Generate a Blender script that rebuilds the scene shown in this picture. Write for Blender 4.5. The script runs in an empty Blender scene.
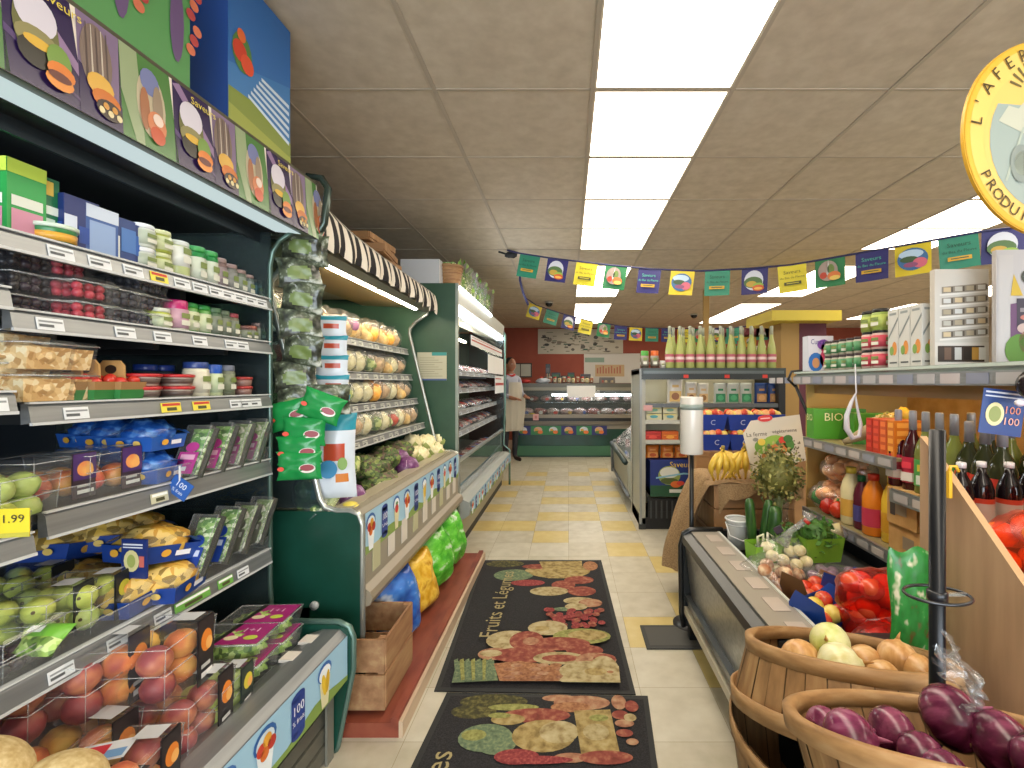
import bpy, math, random
from mathutils import Matrix, Vector, Euler, noise
R = math.radians
sc = bpy.context.scene
COL = sc.collection

# ---------------------------------------------------------------- camera, world, exposure
F = 465.0; CX = 568.0; CY = 383.0; EYE = 1.32
cam_d = bpy.data.cameras.new('camera'); cam = bpy.data.objects.new('camera', cam_d); COL.objects.link(cam)
cam.location = (0, 0, EYE); cam.rotation_euler = (R(90), 0, 0)
cam_d.sensor_width = 36; cam_d.lens = F/1024*36; cam_d.shift_x = -(CX-512)/1024; cam_d.shift_y = -(384-CY)/1024
cam_d.clip_start = 0.02
sc.camera = cam
w = bpy.data.worlds.new('world'); sc.world = w; w.use_nodes = True
w.node_tree.nodes['Background'].inputs[0].default_value = (1.0, .93, .82, 1)
w.node_tree.nodes['Background'].inputs[1].default_value = 0.35
sc.view_settings.view_transform = 'Standard'; sc.view_settings.look = 'None'
sc.view_settings.exposure = 0.0; sc.view_settings.gamma = 1; sc.view_settings.use_curve_mapping = False
sc.cycles.max_bounces = 8; sc.cycles.diffuse_bounces = 4; sc.cycles.glossy_bounces = 3
sc.cycles.transmission_bounces = 4; sc.cycles.transparent_max_bounces = 24
sc.cycles.use_denoising = True
LIGHT = 8.2          # ceiling panels
CEIL = 2.60

# daylight from the shop window behind the viewer
ld = bpy.data.lights.new('shop_window_daylight', 'AREA'); ld.shape = 'RECTANGLE'; ld.size = 5; ld.size_y = 1.9; ld.energy = 260; ld.color = (.80, .90, 1.0)
lo = bpy.data.objects.new('shop_window_daylight', ld); COL.objects.link(lo); lo.location = (.9, -3.1, 1.35); lo.rotation_euler = (R(90), 0, 0)

# ---------------------------------------------------------------- materials (all procedural)
def lin(h):
    h = h.lstrip('#'); c = [int(h[i:i+2], 16)/255 for i in (0, 2, 4)]
    return tuple((x/12.92 if x <= .04045 else ((x+.055)/1.055)**2.4) for x in c)+(1,)
SPEC = {}
def spec(name, **k): SPEC[name] = k
CACHE = {}
def mat(name):
    if name in CACHE: return CACHE[name]
    k = SPEC.get(name)
    if k is None:
        p = name.split(':'); k = dict(c=p[0]); 
        if len(p) > 1: k['r'] = float(p[1])
        if len(p) > 2: k['m'] = float(p[2])
    m = bpy.data.materials.new('surface ' + name.strip('#').replace(':', ' ')); m.use_nodes = True
    nt = m.node_tree; N = nt.nodes; L = nt.links
    b = N['Principled BSDF']; out = N['Material Output']
    t = k.get('t', 'plain')
    b.inputs['Roughness'].default_value = k.get('r', .5)
    b.inputs['Metallic'].default_value = k.get('m', 0)
    if 'spec' in k: b.inputs['Specular IOR Level'].default_value = k['spec']
    if 'coat' in k: b.inputs['Coat Weight'].default_value = k['coat']; b.inputs['Coat Roughness'].default_value = .08
    if t == 'plain':
        b.inputs['Base Color'].default_value = lin(k['c'])
        if k.get('sss'): b.inputs['Subsurface Weight'].default_value = k['sss']; b.inputs['Subsurface Scale'].default_value = .01
    elif t == 'emit':
        b.inputs['Base Color'].default_value = (.02, .02, .02, 1)
        b.inputs['Emission Color'].default_value = lin(k['c']); b.inputs['Emission Strength'].default_value = k['e']
    elif t == 'clear':
        tr = N.new('ShaderNodeBsdfTransparent'); tr.inputs[0].default_value = lin(k['c'])
        gl = N.new('ShaderNodeBsdfGlossy'); gl.inputs['Roughness'].default_value = k.get('r', .08)
        lw = N.new('ShaderNodeLayerWeight'); fr = N.new('ShaderNodeMath'); fr.operation = 'POWER'; L.new(lw.outputs['Facing'], fr.inputs[0]); fr.inputs[1].default_value = 4
        ml = N.new('ShaderNodeMath'); ml.operation = 'MULTIPLY_ADD'; ml.inputs[1].default_value = k.get('g', 1.0); ml.inputs[2].default_value = k.get('g0', 0)
        mx = N.new('ShaderNodeMixShader'); L.new(fr.outputs[0], ml.inputs[0]); L.new(ml.outputs[0], mx.inputs[0])
        L.new(tr.outputs[0], mx.inputs[1]); L.new(gl.outputs[0], mx.inputs[2])
        if k.get('milk'):
            df = N.new('ShaderNodeBsdfDiffuse'); df.inputs[0].default_value = lin(k.get('mc', '#ffffff'))
            m2 = N.new('ShaderNodeMixShader'); m2.inputs[0].default_value = k['milk']
            L.new(mx.outputs[0], m2.inputs[1]); L.new(df.outputs[0], m2.inputs[2]); mx = m2
        L.new(mx.outputs[0], out.inputs[0])
    else:
        tc = N.new('ShaderNodeTexCoord'); mp = N.new('ShaderNodeMapping'); L.new(tc.outputs['Object'], mp.inputs[0])
        s = k.get('s', 20); mp.inputs['Scale'].default_value = s if isinstance(s, tuple) else (s, s, s)
        rp = N.new('ShaderNodeValToRGB'); cs = k['c']; el = rp.color_ramp.elements
        while len(el) < len(cs): el.new(.5)
        if t == 'vor':
            tx = N.new('ShaderNodeTexVoronoi'); tx.inputs['Scale'].default_value = 1; L.new(mp.outputs[0], tx.inputs[0])
            sp = N.new('ShaderNodeSeparateColor'); L.new(tx.outputs['Color'], sp.inputs[0]); L.new(sp.outputs[0], rp.inputs[0])
            rp.color_ramp.interpolation = 'CONSTANT'
            for i, c in enumerate(cs): el[i].position = i/len(cs); el[i].color = lin(c)
        else:
            tx = N.new('ShaderNodeTexNoise'); tx.inputs['Scale'].default_value = 1; tx.inputs['Detail'].default_value = k.get('det', 4)
            L.new(mp.outputs[0], tx.inputs[0]); L.new(tx.outputs[0], rp.inputs[0])
            for i, c in enumerate(cs): el[i].position = .3+.4*i/max(1, len(cs)-1); el[i].color = lin(c)
        L.new(rp.outputs[0], b.inputs['Base Color'])
        if k.get('bump'):
            bp = N.new('ShaderNodeBump'); bp.inputs['Strength'].default_value = k['bump']; bp.inputs['Distance'].default_value = k.get('bd', .003)
            L.new(tx.outputs[0], bp.inputs['Height']); L.new(bp.outputs[0], b.inputs['Normal'])
    CACHE[name] = m
    return m

spec('clear', t='clear', c='#f4f7f7', r=.06, g=1.0, g0=.02)
spec('clear_plastic', t='clear', c='#fafcfc', r=.12, g=.5, g0=.045, milk=.02)
spec('lip', t='clear', c='#fafcfc', r=.12, g=.25, g0=.03, milk=.03)
spec('film', t='clear', c='#fafbfb', r=.2, g=.6, g0=.06, milk=.05)
spec('edge_plastic', t='clear', c='#f0f3f3', r=.15, g=1.2, g0=.08, milk=.16)
spec('end_glass', t='clear', c='#a9bcbc', r=.03, g=1.2, g0=.03, milk=.05, mc='#a0b4b8')
spec('case_glass', t='clear', c='#dfe6e6', r=.03, g=1.4, g0=.04, milk=.06, mc='#d0d8d8')
spec('bottle_glass', t='clear', c='#c4cf9a', r=.03, g=1.3, g0=.05, milk=.1, mc='#c8c070')
spec('tube_light', t='emit', c='#fff0d0', e=34)
spec('cold_tube', t='emit', c='#f6fbff', e=18)
spec('warm_tube', t='emit', c='#ffc872', e=14)
spec('canopy_glow', t='emit', c='#dff2f2', e=.75)
spec('panel_light', t='emit', c='#fff1dc', e=LIGHT)
spec('ceiling_tile', t='noise', c=['#beb2a0', '#c7bba9', '#cfc4b3'], s=(14, 14, 14), det=8, r=.9, bump=.15, bd=.002)
spec('t_bar', c='#b3a898', r=.6)
spec('red_wall', t='noise', c=['#8e4434', '#984c3a'], s=3, r=.75)
spec('cream_wall', t='noise', c=['#a8987f', '#b4a58d'], s=2, r=.8)
spec('tile_a', t='noise', c=['#b2ab97', '#bcb5a2', '#c3bdab'], s=10, det=8, r=.33)
spec('tile_b', t='noise', c=['#aba38d', '#b5ad98', '#bdb6a3'], s=10, det=8, r=.36)
spec('tile_y', t='noise', c=['#bda768', '#c3ae70', '#c9b67c'], s=10, det=8, r=.34)
spec('grout', c='#8d8064', r=.8)
spec('steel', t='noise', c=['#8e9190', '#a3a6a4', '#b2b4b1'], s=(3, 60, 60), r=.32, m=.85)
spec('rail', t='noise', c=['#85888a', '#9a9d9e'], s=(30, 3, 60), r=.35, m=.6)
spec('wire', c='#b9bcbc', r=.25, m=1)
spec('dark_metal', c='#17191b', r=.35, m=.2)
spec('case_dark', c='#0e1114', r=.55)
spec('case_green', t='noise', c=['#123a2c', '#17473a'], s=6, r=.32)
spec('green_panel', t='noise', c=['#2e4c3a', '#34543f'], s=8, r=.45)
spec('white_metal', c='#d8d6cc', r=.4)
spec('warm_wood', t='noise', c=['#8c6640', '#a07850', '#b08a60'], s=(3, 30, 3), det=6, r=.55, bump=.15)
spec('crate_wood', t='noise', c=['#876040', '#9c7450', '#ac8a60'], s=(30, 5, 30), det=6, r=.6, bump=.2)
spec('bin_ply', t='noise', c=['#94765a', '#a58466', '#b29272'], s=(20, 20, 2.5), det=6, r=.5)
spec('basket_wood', t='noise', c=['#80603c', '#967148', '#a88558'], s=(40, 40, 4), det=6, r=.55, bump=.2)
spec('basket_band', t='noise', c=['#8f6b42', '#a67f52', '#b69468'], s=(14, 14, 60), det=5, r=.55, bump=.2)
spec('red_platform', t='noise', c=['#6f3020', '#86402c', '#8f4c34'], s=(12, 4, 12), r=.6)
spec('burlap', t='noise', c=['#7d6344', '#967a56', '#a68a64'], s=160, det=2, r=.95, bump=.5)
spec('cardboard', t='noise', c=['#a77f46', '#b88f55', '#c49d64'], s=12, r=.75)
spec('mat_black', t='noise', c=['#131213', '#1f1d1f', '#2c2a2b'], s=220, det=2, r=.95, bump=.4)
spec('mat_rim', c='#1c1d1c', r=.7)
spec('print', t='noise', c=['#b9c4a0', '#5d7c3e', '#e9e6da'], s=60, r=.4)

# ---------------------------------------------------------------- mesh builder
I4 = Matrix.Identity(4)
def T(x, y, z): return Matrix.Translation((x, y, z))
def RX(a): return Matrix.Rotation(R(a), 4, 'X')
def RY(a): return Matrix.Rotation(R(a), 4, 'Y')
def RZ(a): return Matrix.Rotation(R(a), 4, 'Z')
def FR(o, u, v):      # frame with origin o, axes u, v and normal u x v
    u = Vector(u).normalized(); v = Vector(v).normalized(); n = u.cross(v).normalized(); v = n.cross(u)
    return Matrix(((u.x, v.x, n.x, o[0]), (u.y, v.y, n.y, o[1]), (u.z, v.z, n.z, o[2]), (0, 0, 0, 1)))
TXT = {}
def text_geo(s, bold=False):
    if s not in TXT:
        cu = bpy.data.curves.new('lettering', 'FONT'); cu.body = s; cu.size = 1; cu.resolution_u = 2
        cu.align_x = 'CENTER'; cu.align_y = 'CENTER'
        o = bpy.data.objects.new('lettering', cu); COL.objects.link(o)
        bpy.context.view_layer.update()
        me = bpy.data.meshes.new_from_object(o.evaluated_get(bpy.context.evaluated_depsgraph_get()))
        TXT[s] = ([tuple(v.co) for v in me.vertices], [tuple(p.vertices) for p in me.polygons])
        bpy.data.objects.remove(o); bpy.data.curves.remove(cu); bpy.data.meshes.remove(me)
    return TXT[s]
class MB:
    def __init__(s): s.v = []; s.f = []; s.m = []; s.s = []
    def add(s, vs, fs, m, smooth=False, X=None):
        o = len(s.v)
        s.v += [tuple(X @ Vector(p)) for p in vs] if X is not None else [tuple(p) for p in vs]
        for i, f in enumerate(fs):
            s.f.append(tuple(a+o for a in f)); s.m.append(m if isinstance(m, str) else m[i]); s.s.append(smooth)
        return s
    def box(s, x0, y0, z0, x1, y1, z1, m, X=None):
        v = [(x0, y0, z0), (x1, y0, z0), (x1, y1, z0), (x0, y1, z0), (x0, y0, z1), (x1, y0, z1), (x1, y1, z1), (x0, y1, z1)]
        return s.add(v, [(0, 3, 2, 1), (4, 5, 6, 7), (0, 1, 5, 4), (1, 2, 6, 5), (2, 3, 7, 6), (3, 0, 4, 7)], m, False, X)
    def taper(s, w0, d0, w1, d1, z0, z1, m, X=None, top=True, bottom=True):
        v = [(-w0/2, -d0/2, z0), (w0/2, -d0/2, z0), (w0/2, d0/2, z0), (-w0/2, d0/2, z0), (-w1/2, -d1/2, z1), (w1/2, -d1/2, z1), (w1/2, d1/2, z1), (-w1/2, d1/2, z1)]
        f = [(0, 1, 5, 4), (1, 2, 6, 5), (2, 3, 7, 6), (3, 0, 4, 7)]
        if bottom: f.append((0, 3, 2, 1))
        if top: f.append((4, 5, 6, 7))
        return s.add(v, f, m, False, X)
    def quad(s, a, b, c, d, m): return s.add([a, b, c, d], [(0, 1, 2, 3)], m)
    def lathe(s, prof, m, X=None, n=18, sx=1, sy=1, smooth=True, cap=3):
        v = []; f = []; ms = []
        for r, z in prof:
            for i in range(n):
                a = 2*math.pi*i/n; v.append((r*math.cos(a)*sx, r*math.sin(a)*sy, z))
        for j in range(len(prof)-1):
            for i in range(n):
                k = (i+1) % n; f.append((j*n+i, j*n+k, (j+1)*n+k, (j+1)*n+i)); ms.append(m if isinstance(m, str) else m[j])
        if prof[0][0] > 1e-5 and cap & 1: f.append(tuple(range(n-1, -1, -1))); ms.append(ms[0])
        if prof[-1][0] > 1e-5 and cap & 2: f.append(tuple((len(prof)-1)*n+i for i in range(n))); ms.append(ms[-2] if len(ms) > 1 else ms[-1])
        return s.add(v, f, ms, smooth, X)
    def cyl(s, p0, p1, r, m, r1=None, n=12, smooth=True):
        p0 = Vector(p0); p1 = Vector(p1); d = p1-p0; q = d.to_track_quat('Z', 'Y').to_matrix().to_4x4()
        return s.lathe([(r, 0), (r if r1 is None else r1, d.length)], m, T(*p0) @ q, n, smooth=smooth)
    def ell(s, c, r, m, X=None, n=14, k=9, amp=0, fq=3, seed=0, Q=None):
        if not isinstance(r, tuple): r = (r, r, r)
        v = []; f = []
        for j in range(k+1):
            th = math.pi*j/k
            for i in range(n):
                a = 2*math.pi*i/n; p = Vector((math.sin(th)*math.cos(a), math.sin(th)*math.sin(a), -math.cos(th)))
                h = 1+(amp*noise.noise(p*fq+Vector((seed*7.1, seed*3.3, seed))) if amp else 0)
                v.append(Vector((p.x*r[0]*h, p.y*r[1]*h, p.z*r[2]*h)))
        for j in range(k):
            for i in range(n):
                q = (i+1) % n; f.append((j*n+i, j*n+q, (j+1)*n+q, (j+1)*n+i))
        Y = T(*c) @ (Q if Q is not None else I4)
        return s.add(v, f, m, True, (X @ Y) if X is not None else Y)
    def tube(s, pts, r, m, n=7, closed=False, X=None):
        pts = [Vector(p) for p in pts]; v = []; f = []; k = len(pts); up = None
        for j, p in enumerate(pts):
            a = pts[j-1] if j else (pts[-1] if closed else p); b = pts[(j+1) % k] if (j < k-1 or closed) else p
            d = (b-a).normalized()
            if up is None: up = d.orthogonal().normalized()
            up = (up-d*up.dot(d)).normalized(); w_ = d.cross(up); rr = r[j] if isinstance(r, (list, tuple)) else r
            for i in range(n):
                t = 2*math.pi*i/n; v.append(p+(up*math.cos(t)+w_*math.sin(t))*rr)
        for j in range(k if closed else k-1):
            for i in range(n):
                q = (i+1) % n; jj = (j+1) % k; f.append((j*n+i, j*n+q, jj*n+q, jj*n+i))
        if not closed: f += [tuple(range(n-1, -1, -1)), tuple((k-1)*n+i for i in range(n))]
        return s.add(v, f, m, True, X)
    def prism(s, pts, y0, y1, m, X=None, smooth=False):   # pts in (x,z), extruded along y
        n = len(pts); v = [(p[0], y0, p[1]) for p in pts]+[(p[0], y1, p[1]) for p in pts]
        f = [(i, i+n, (i+1) % n+n, (i+1) % n) for i in range(n)]+[tuple(range(n)), tuple(range(2*n-1, n-1, -1))]
        return s.add(v, f, m, smooth, X)
    def surf(s, fn, nu, nv, m, X=None, smooth=True):      # open sheet fn(u,v)
        v = [fn(i/nu, j/nv) for j in range(nv+1) for i in range(nu+1)]
        f = []; ms = []
        for j in range(nv):
            for i in range(nu):
                a = j*(nu+1)+i; f.append((a, a+1, a+nu+2, a+nu+1)); ms.append(m if isinstance(m, str) else m((i+.5)/nu, (j+.5)/nv))
        return s.add(v, f, ms, smooth, X)
    def pillow(s, w_, h, t, m, X=None, nu=10, nv=12, amp=.1, seed=0, fq=9, e=.55):   # stands up: x width, z height, y thickness
        rnd = seed*1.37
        def mk(sg):
            def fn(u, v):
                a = (1-abs(2*u-1)**2.6)*(1-abs(2*v-1)**3)
                y = sg*t/2*max(0, a)**e*(1+amp*3*noise.noise(Vector((u*fq*.4+rnd, v*fq*.4, sg+rnd))))
                x = (u-.5)*w_*(1-.10*(1-abs(2*v-1)**2)+amp*.25*noise.noise(Vector((rnd, v*5, u))))
                return (x, y, v*h)
            return fn
        g = (lambda u, v: m if isinstance(m, str) else m(u, v))
        s.surf(mk(-1), nu, nv, lambda u, v: g(u, v), X)
        o = s.surf(mk(1), nu, nv, lambda u, v: g(1-u, v), X)
        return o
    # flat printing in a frame X (x right, y up, z out of the surface); L = layer
    def r2(s, X, x0, y0, x1, y1, m, L=1): z = .0007*L; return s.add([(x0, y0, z), (x1, y0, z), (x1, y1, z), (x0, y1, z)], [(0, 1, 2, 3)], m, False, X)
    def p2(s, X, pts, m, L=1): return s.add([(p[0], p[1], .0007*L) for p in pts], [tuple(range(len(pts)))], m, False, X)
    def e2(s, X, cx, cy, rx, ry, m, L=1, n=14, a0=0, a1=360, rot=0):
        c, q = math.cos(R(rot)), math.sin(R(rot)); P = []
        for i in range(n+(0 if a1-a0 == 360 else 1)):
            t = R(a0+(a1-a0)*i/n); x, y = rx*math.cos(t), ry*math.sin(t); P.append((cx+x*c-y*q, cy+x*q+y*c))
        return s.p2(X, P, m, L)
    def t2(s, X, txt, x, y, size, m, L=2, sx=1):
        v, f = text_geo(txt); return s.add([(x+p[0]*size*sx, y+p[1]*size, .0007*L) for p in v], f, m, False, X)
    def mesh(s, name):
        me = bpy.data.meshes.new(name); me.from_pydata(s.v, [], s.f)
        names = []; 
        for q in s.m:
            if q not in names: names.append(q)
        for q in names: me.materials.append(mat(q))
        ix = {q: i for i, q in enumerate(names)}
        me.polygons.foreach_set('material_index', [ix[q] for q in s.m]); me.polygons.foreach_set('use_smooth', s.s)
        me.validate(); me.update(); return me

# ---------------------------------------------------------------- things, parts, copies
LABELS = {}
def props(o, label, cat, group=None, kind=None):
    if kind: o['kind'] = kind
    if kind != 'structure' or label:
        if label: o['label'] = label; o['category'] = cat
        if label: LABELS.setdefault(label, []).append((o.name, group))
    if group: o['group'] = group
def struct(name, mb):
    o = bpy.data.objects.new(name, mb.mesh(name)); COL.objects.link(o); o['kind'] = 'structure'; return o
class Kit:      # parts: list of (name, MB, bevel, [sub-parts]) ; extra dict may follow: label
    def __init__(s, name, cat, parts):
        s.name = name; s.cat = cat
        s.parts = [s.prep(p) for p in parts]
    def prep(s, p):
        nm, mb = p[0], p[1]; bev = p[2] if len(p) > 2 else 0; kids = p[3] if len(p) > 3 else []; lab = p[4] if len(p) > 4 else None
        return (nm, mb.mesh(nm), bev, [s.prep(k) for k in kids], lab)
    def link(s, p, parent, name=None, M=None):
        o = bpy.data.objects.new(name or p[0], p[1]); COL.objects.link(o)
        if parent is not None: o.parent = parent
        if M is not None: o.matrix_world = M
        if p[2]:
            b = o.modifiers.new('bevel', 'BEVEL'); b.width = p[2]; b.segments = 2; b.limit_method = 'ANGLE'; b.angle_limit = R(40)
        if p[4]: o['label'] = p[4]
        for k in p[3]: s.link(k, o)
        return o
    def place(s, label, loc, rz=0, group=None, fr=None, sc_=1, rx=0, ry=0, kind=None):
        S = Matrix.Diagonal((sc_, sc_, sc_, 1)) if not isinstance(sc_, tuple) else Matrix.Diagonal(sc_+(1,))
        M = (fr if fr is not None else I4) @ T(*loc) @ RZ(rz) @ RX(rx) @ RY(ry) @ S
        if len(s.parts) == 1 and not s.parts[0][3]: o = s.link(s.parts[0], None, s.name, M)
        else:
            o = bpy.data.objects.new(s.name, None); COL.objects.link(o); o.empty_display_size = .05; o.matrix_world = M
            for p in s.parts: s.link(p, o)
        props(o, label, s.cat, group, kind); return o
def one(name, cat, label, mb, loc=(0, 0, 0), rz=0, bevel=0, group=None, kind=None, fr=None, **k):
    return Kit(name, cat, [(name, mb, bevel)]).place(label, loc, rz, group, fr, kind=kind, **k)
ORD = ['first', 'second', 'third', 'fourth', 'fifth', 'sixth', 'seventh', 'eighth', 'ninth', 'tenth', 'eleventh', 'twelfth', 'thirteenth', 'fourteenth', 'fifteenth', 'sixteenth', 'seventeenth', 'eighteenth', 'nineteenth', 'twentieth']
def near(i, n):     # place in a row that runs away from the viewer
    if i == 0: return 'nearest'
    if i == n-1: return 'farthest'
    return ORD[i]+' nearest'
def left(i, n):
    if i == 0: return 'leftmost'
    if i == n-1: return 'rightmost'
    return ORD[i]+' from the left'
def at(px, X, z, dx=0): return (X+dx, F*X/(px-CX), z)     # point on the plane x = X seen in column px

# ================================================================ ROOM
b = MB(); b.box(-2.3, -3.2, -.08, 8.2, 11.2, -.004, 'grout')
YEL = {(6, -1), (5, 1), (4, 2), (7, 1), (7, -2), (7, -3), (8, -1), (8, 0), (9, -3), (9, 1), (10, -1), (10, 0), (11, 1), (11, -3), (13, -3), (13, -2), (12, -1), (12, 0), (13, 1), (1, 1), (1, 2), (0, 2), (2, 2), (15, 0), (15, -2), (16, 1)}
rnd = random.Random(4)
for j in range(-10, 29):
    for i in range(-7, 26):
        x = .005+.3048*i; y = 2.015+.3048*j; g = .0009
        b.add([(x+g, y+g, 0), (x+.3048-g, y+g, 0), (x+.3048-g, y+.3048-g, 0), (x+g, y+.3048-g, 0)], [(0, 1, 2, 3)],
              'tile_y' if (j, i) in YEL or (i > 3 and rnd.random() < .2) else ('tile_a' if rnd.random() < .6 else 'tile_b'))
struct('floor', b)
# suspended ceiling: tiles with T-bars, light panels left open
XS = .107; YS = 1.42; P = .61
LP = [(0, j) for j in range(-6, 5)]+[(0, 6), (0, 7), (0, 8), (0, 10), (0, 11), (0, 12), (0, 13)]
xi = lambda i: XS+.69*i if i <= 0 else .718+.69*(i-1)
strips = {0: [(-6, 4), (6, 8), (10, 13)], 4: [(-4, -2), (-1, 3), (3.01, 5), (6, 8), (10, 13)], 8: [(0, 2), (4, 5), (7, 8), (10, 12)]}
LIT = set()
for i, l in strips.items():
    for a, c in l:
        for j in range(int(round(a)), int(c)+1): LIT.add((i, j))
LIT -= {(4, 9), (4, -2), (4, 5)}
b = MB()
for i in range(-4, 12):
    for j in range(-8, 17):
        x, y = xi(i), YS+P*j; x2 = xi(i+1)
        if (i, j) in LIT: continue
        dz = rnd.uniform(0, .003); b.box(x+.007, y+.006, CEIL+.001+dz, x2-.007, y+P-.006, CEIL+.02, 'ceiling_tile')
for i in range(-4, 12): x = xi(i); b.box(x-.009, YS-8*P, CEIL-.0035, x+.009, YS+17*P, CEIL+.004, 't_bar')
for j in range(-8, 18): y = YS+P*j; b.box(xi(-4), y-.0055, CEIL-.0005, xi(12), y+.0055, CEIL+.005, 't_bar')
b.box(-2.4, -3.5, CEIL+.08, 8.7, 11.9, CEIL+.12, 't_bar')
struct('ceiling', b)
pk = Kit('ceiling_light', 'ceiling light', [('diffuser', MB().box(-.29, -.29, 0, .29, .29, .008, 'panel_light')),
    ('frame', MB().box(-.297, -.297, -.002, -.289, .297, .02, '#d8d0c0').box(.289, -.297, -.002, .297, .297, .02, '#d8d0c0').box(-.289, -.297, -.002, .289, -.289, .02, '#d8d0c0').box(-.289, .289, -.002, .289, .297, .02, '#d8d0c0'))])
ROWN = {0: 'ceiling row over the aisle', 4: 'ceiling row over the right-hand cooler', 8: 'far right ceiling row'}
for i in strips:
    js = sorted(j for a, j in LIT if a == i and YS+P*j < 10.6)
    vis = js
    for n_, j in enumerate(js):
        pk.place('square glowing ceiling panel, %s in the %s' % (near(n_, len(js)), ROWN[i]), ((xi(i)+xi(i+1))/2, YS+P*(j+.5), CEIL+.002), 0, 'glowing ceiling panels', sc_=((xi(i+1)-xi(i))/.611, 1, 1))
b = MB(); b.box(-2.35, -3.2, 0, -2.3, 11, CEIL+.1, 'cream_wall'); struct('wall_left', b)
b = MB(); b.box(8.2, -3.2, 0, 8.25, 11, CEIL+.1, 'cream_wall'); struct('wall_right', b)
b = MB(); b.box(-2.35, 10.8, 0, 8.25, 10.9, CEIL+.1, 'red_wall'); struct('wall_back', b)
b = MB(); b.box(-2.35, -3.25, 0, 8.25, -3.2, CEIL+.1, 'cream_wall'); struct('wall_front', b)

# ================================================================ LEFT COOLERS
spec('added_shelf_tube', t='emit', c='#fff0d0', e=14)
spec('added_case_tube', t='emit', c='#f4fbff', e=26)
UY = (0, 1, 0); UZ = (0, 0, 1); UX = (1, 0, 0)
F1 = T(-1.07, 1.67, 0) @ RZ(-2.0)      # near left cooler: x=0 is the shelf front line, y=0 its far end
def fruit_strip(mb, X, L0, L1, h, step=.42, white='#e6ecee', seed=1):
    """printed bumper strip: light blue sky, green field, fruit, ribbons and blue price panels"""
    mb.r2(X, L0, 0, L1, h, '#9cc4da', 1)
    n = 26; k = [(L0+(L1-L0)*i/n, h*(.20+.10*math.sin(i*1.1+seed))) for i in range(n+1)]
    mb.p2(X, [(L0, 0)]+[(L1, 0)]+k[::-1], '#7f9a4c', 2)
    x = L0+.05; i = 0
    while x < L1-.05:
        q = i % 3
        if q == 0:
            mb.e2(X, x, h*.72, .045, h*.22, '#2f5f9e', 3); mb.e2(X, x, h*.70, .036, h*.17, '#c9dbe4', 4)
            mb.p2(X, [(x-.02, h*.05), (x+.02, h*.05), (x+.035, h*.6), (x-.035, h*.6)], white, 4)
            for a, c, d in ((-.018, '#c9442f', .62), (.006, '#e0a23a', .7), (.024, '#b83a2c', .58), (-.004, '#d8702c', .5)): mb.e2(X, x+a, h*d, .017, h*.11, c, 5)
        elif q == 1:
            mb.r2(X, x-.032, h*.15, x+.032, h*.85, '#27408a', 4); mb.e2(X, x, h*.85, .032, h*.09, '#27408a', 4); mb.e2(X, x, h*.15, .032, h*.08, '#27408a', 4)
            mb.t2(X, '100', x, h*.62, h*.24, '#e9ecf4', 5); mb.t2(X, '% frais', x, h*.40, h*.14, '#e9ecf4', 5)
        else:
            mb.e2(X, x, h*.75, .04, h*.2, '#3a6db0', 3); mb.e2(X, x, h*.72, .033, h*.16, white, 4)
            mb.p2(X, [(x-.018, h*.04), (x+.018, h*.04), (x+.03, h*.6), (x-.03, h*.6)], '#d9d3a8', 4)
            if i % 2: mb.e2(X, x-.006, h*.5, .012, h*.24, '#e2bf3a', 5, rot=12); mb.e2(X, x+.012, h*.52, .011, h*.23, '#d2ab2c', 6, rot=-8)
            else: mb.e2(X, x, h*.6, .02, h*.13, '#c8342c', 5); mb.e2(X, x, h*.74, .014, h*.05, '#4c7a34', 6)
        x += step/3; i += 1
def shelf(L0, L1, x0, x1, z, rail=.036, tags=(), lip=False, deck='#1b1e20:.5', tagc='#dfe3e6', n_slots=0):
    """shelf part with its price rail and tags; x1 is the front edge"""
    d = MB(); d.box(x0, L0, z-.012, x1-.012, L1, z, deck)
    for k in range(3): yy = L0+(L1-L0)*(k+.5)/3; d.box(x0, yy-.01, z-.05, x1-.06, yy+.01, z-.012, deck)
    r = MB(); r.prism([(x1-.012, z-rail), (x1+.010, z-rail+.004), (x1+.004, z-.004), (x1-.004, z+.004), (x1-.014, z+.002)], L0, L1, 'rail')
    r.box(x1+.0065, L0, z-rail-.002, x1+.0125, L1, z-rail+.004, '#c4c7c8:.3'); r.box(x1-.004, L0, z+.002, x1+.007, L1, z+.006, '#c4c7c8:.3')
    kids = [('price_rail', r)]
    X = FR((x1+.0112, 0, z-rail+.004+(rail-.036)*.5), UY, (-.006, 0, rail-.008))
    for t_ in tags:
        y, w_, c = (t_+(tagc,))[:3] if len(t_) < 3 else t_
        m = MB(); m.box(y, 0, 0, y+w_, .026, .0012, c, X)
        if c == tagc: m.r2(X, y+.003, .016, y+w_-.003, .020, '#8d9194', 3); m.r2(X, y+.003, .006, y+w_*.6, .012, '#55595c', 3)
        else: m.r2(X, y+.003, .017, y+w_-.003, .024, '#c23a2c' if c == '#e8d84a' else '#f0f4ee', 3); m.r2(X, y+w_*.25, .004, y+w_*.75, .013, '#4a4a28', 3)
        kids.append(('price_tag', m))
    if lip: kids.append(('clear_lip', MB().box(x1-.002, L0, z, x1+.001, L1, z+.045, 'lip').box(x1-.002, L0, z+.045, x1+.001, L1, z+.047, 'edge_plastic')))
    return ('shelf', d, 0, kids)

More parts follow.
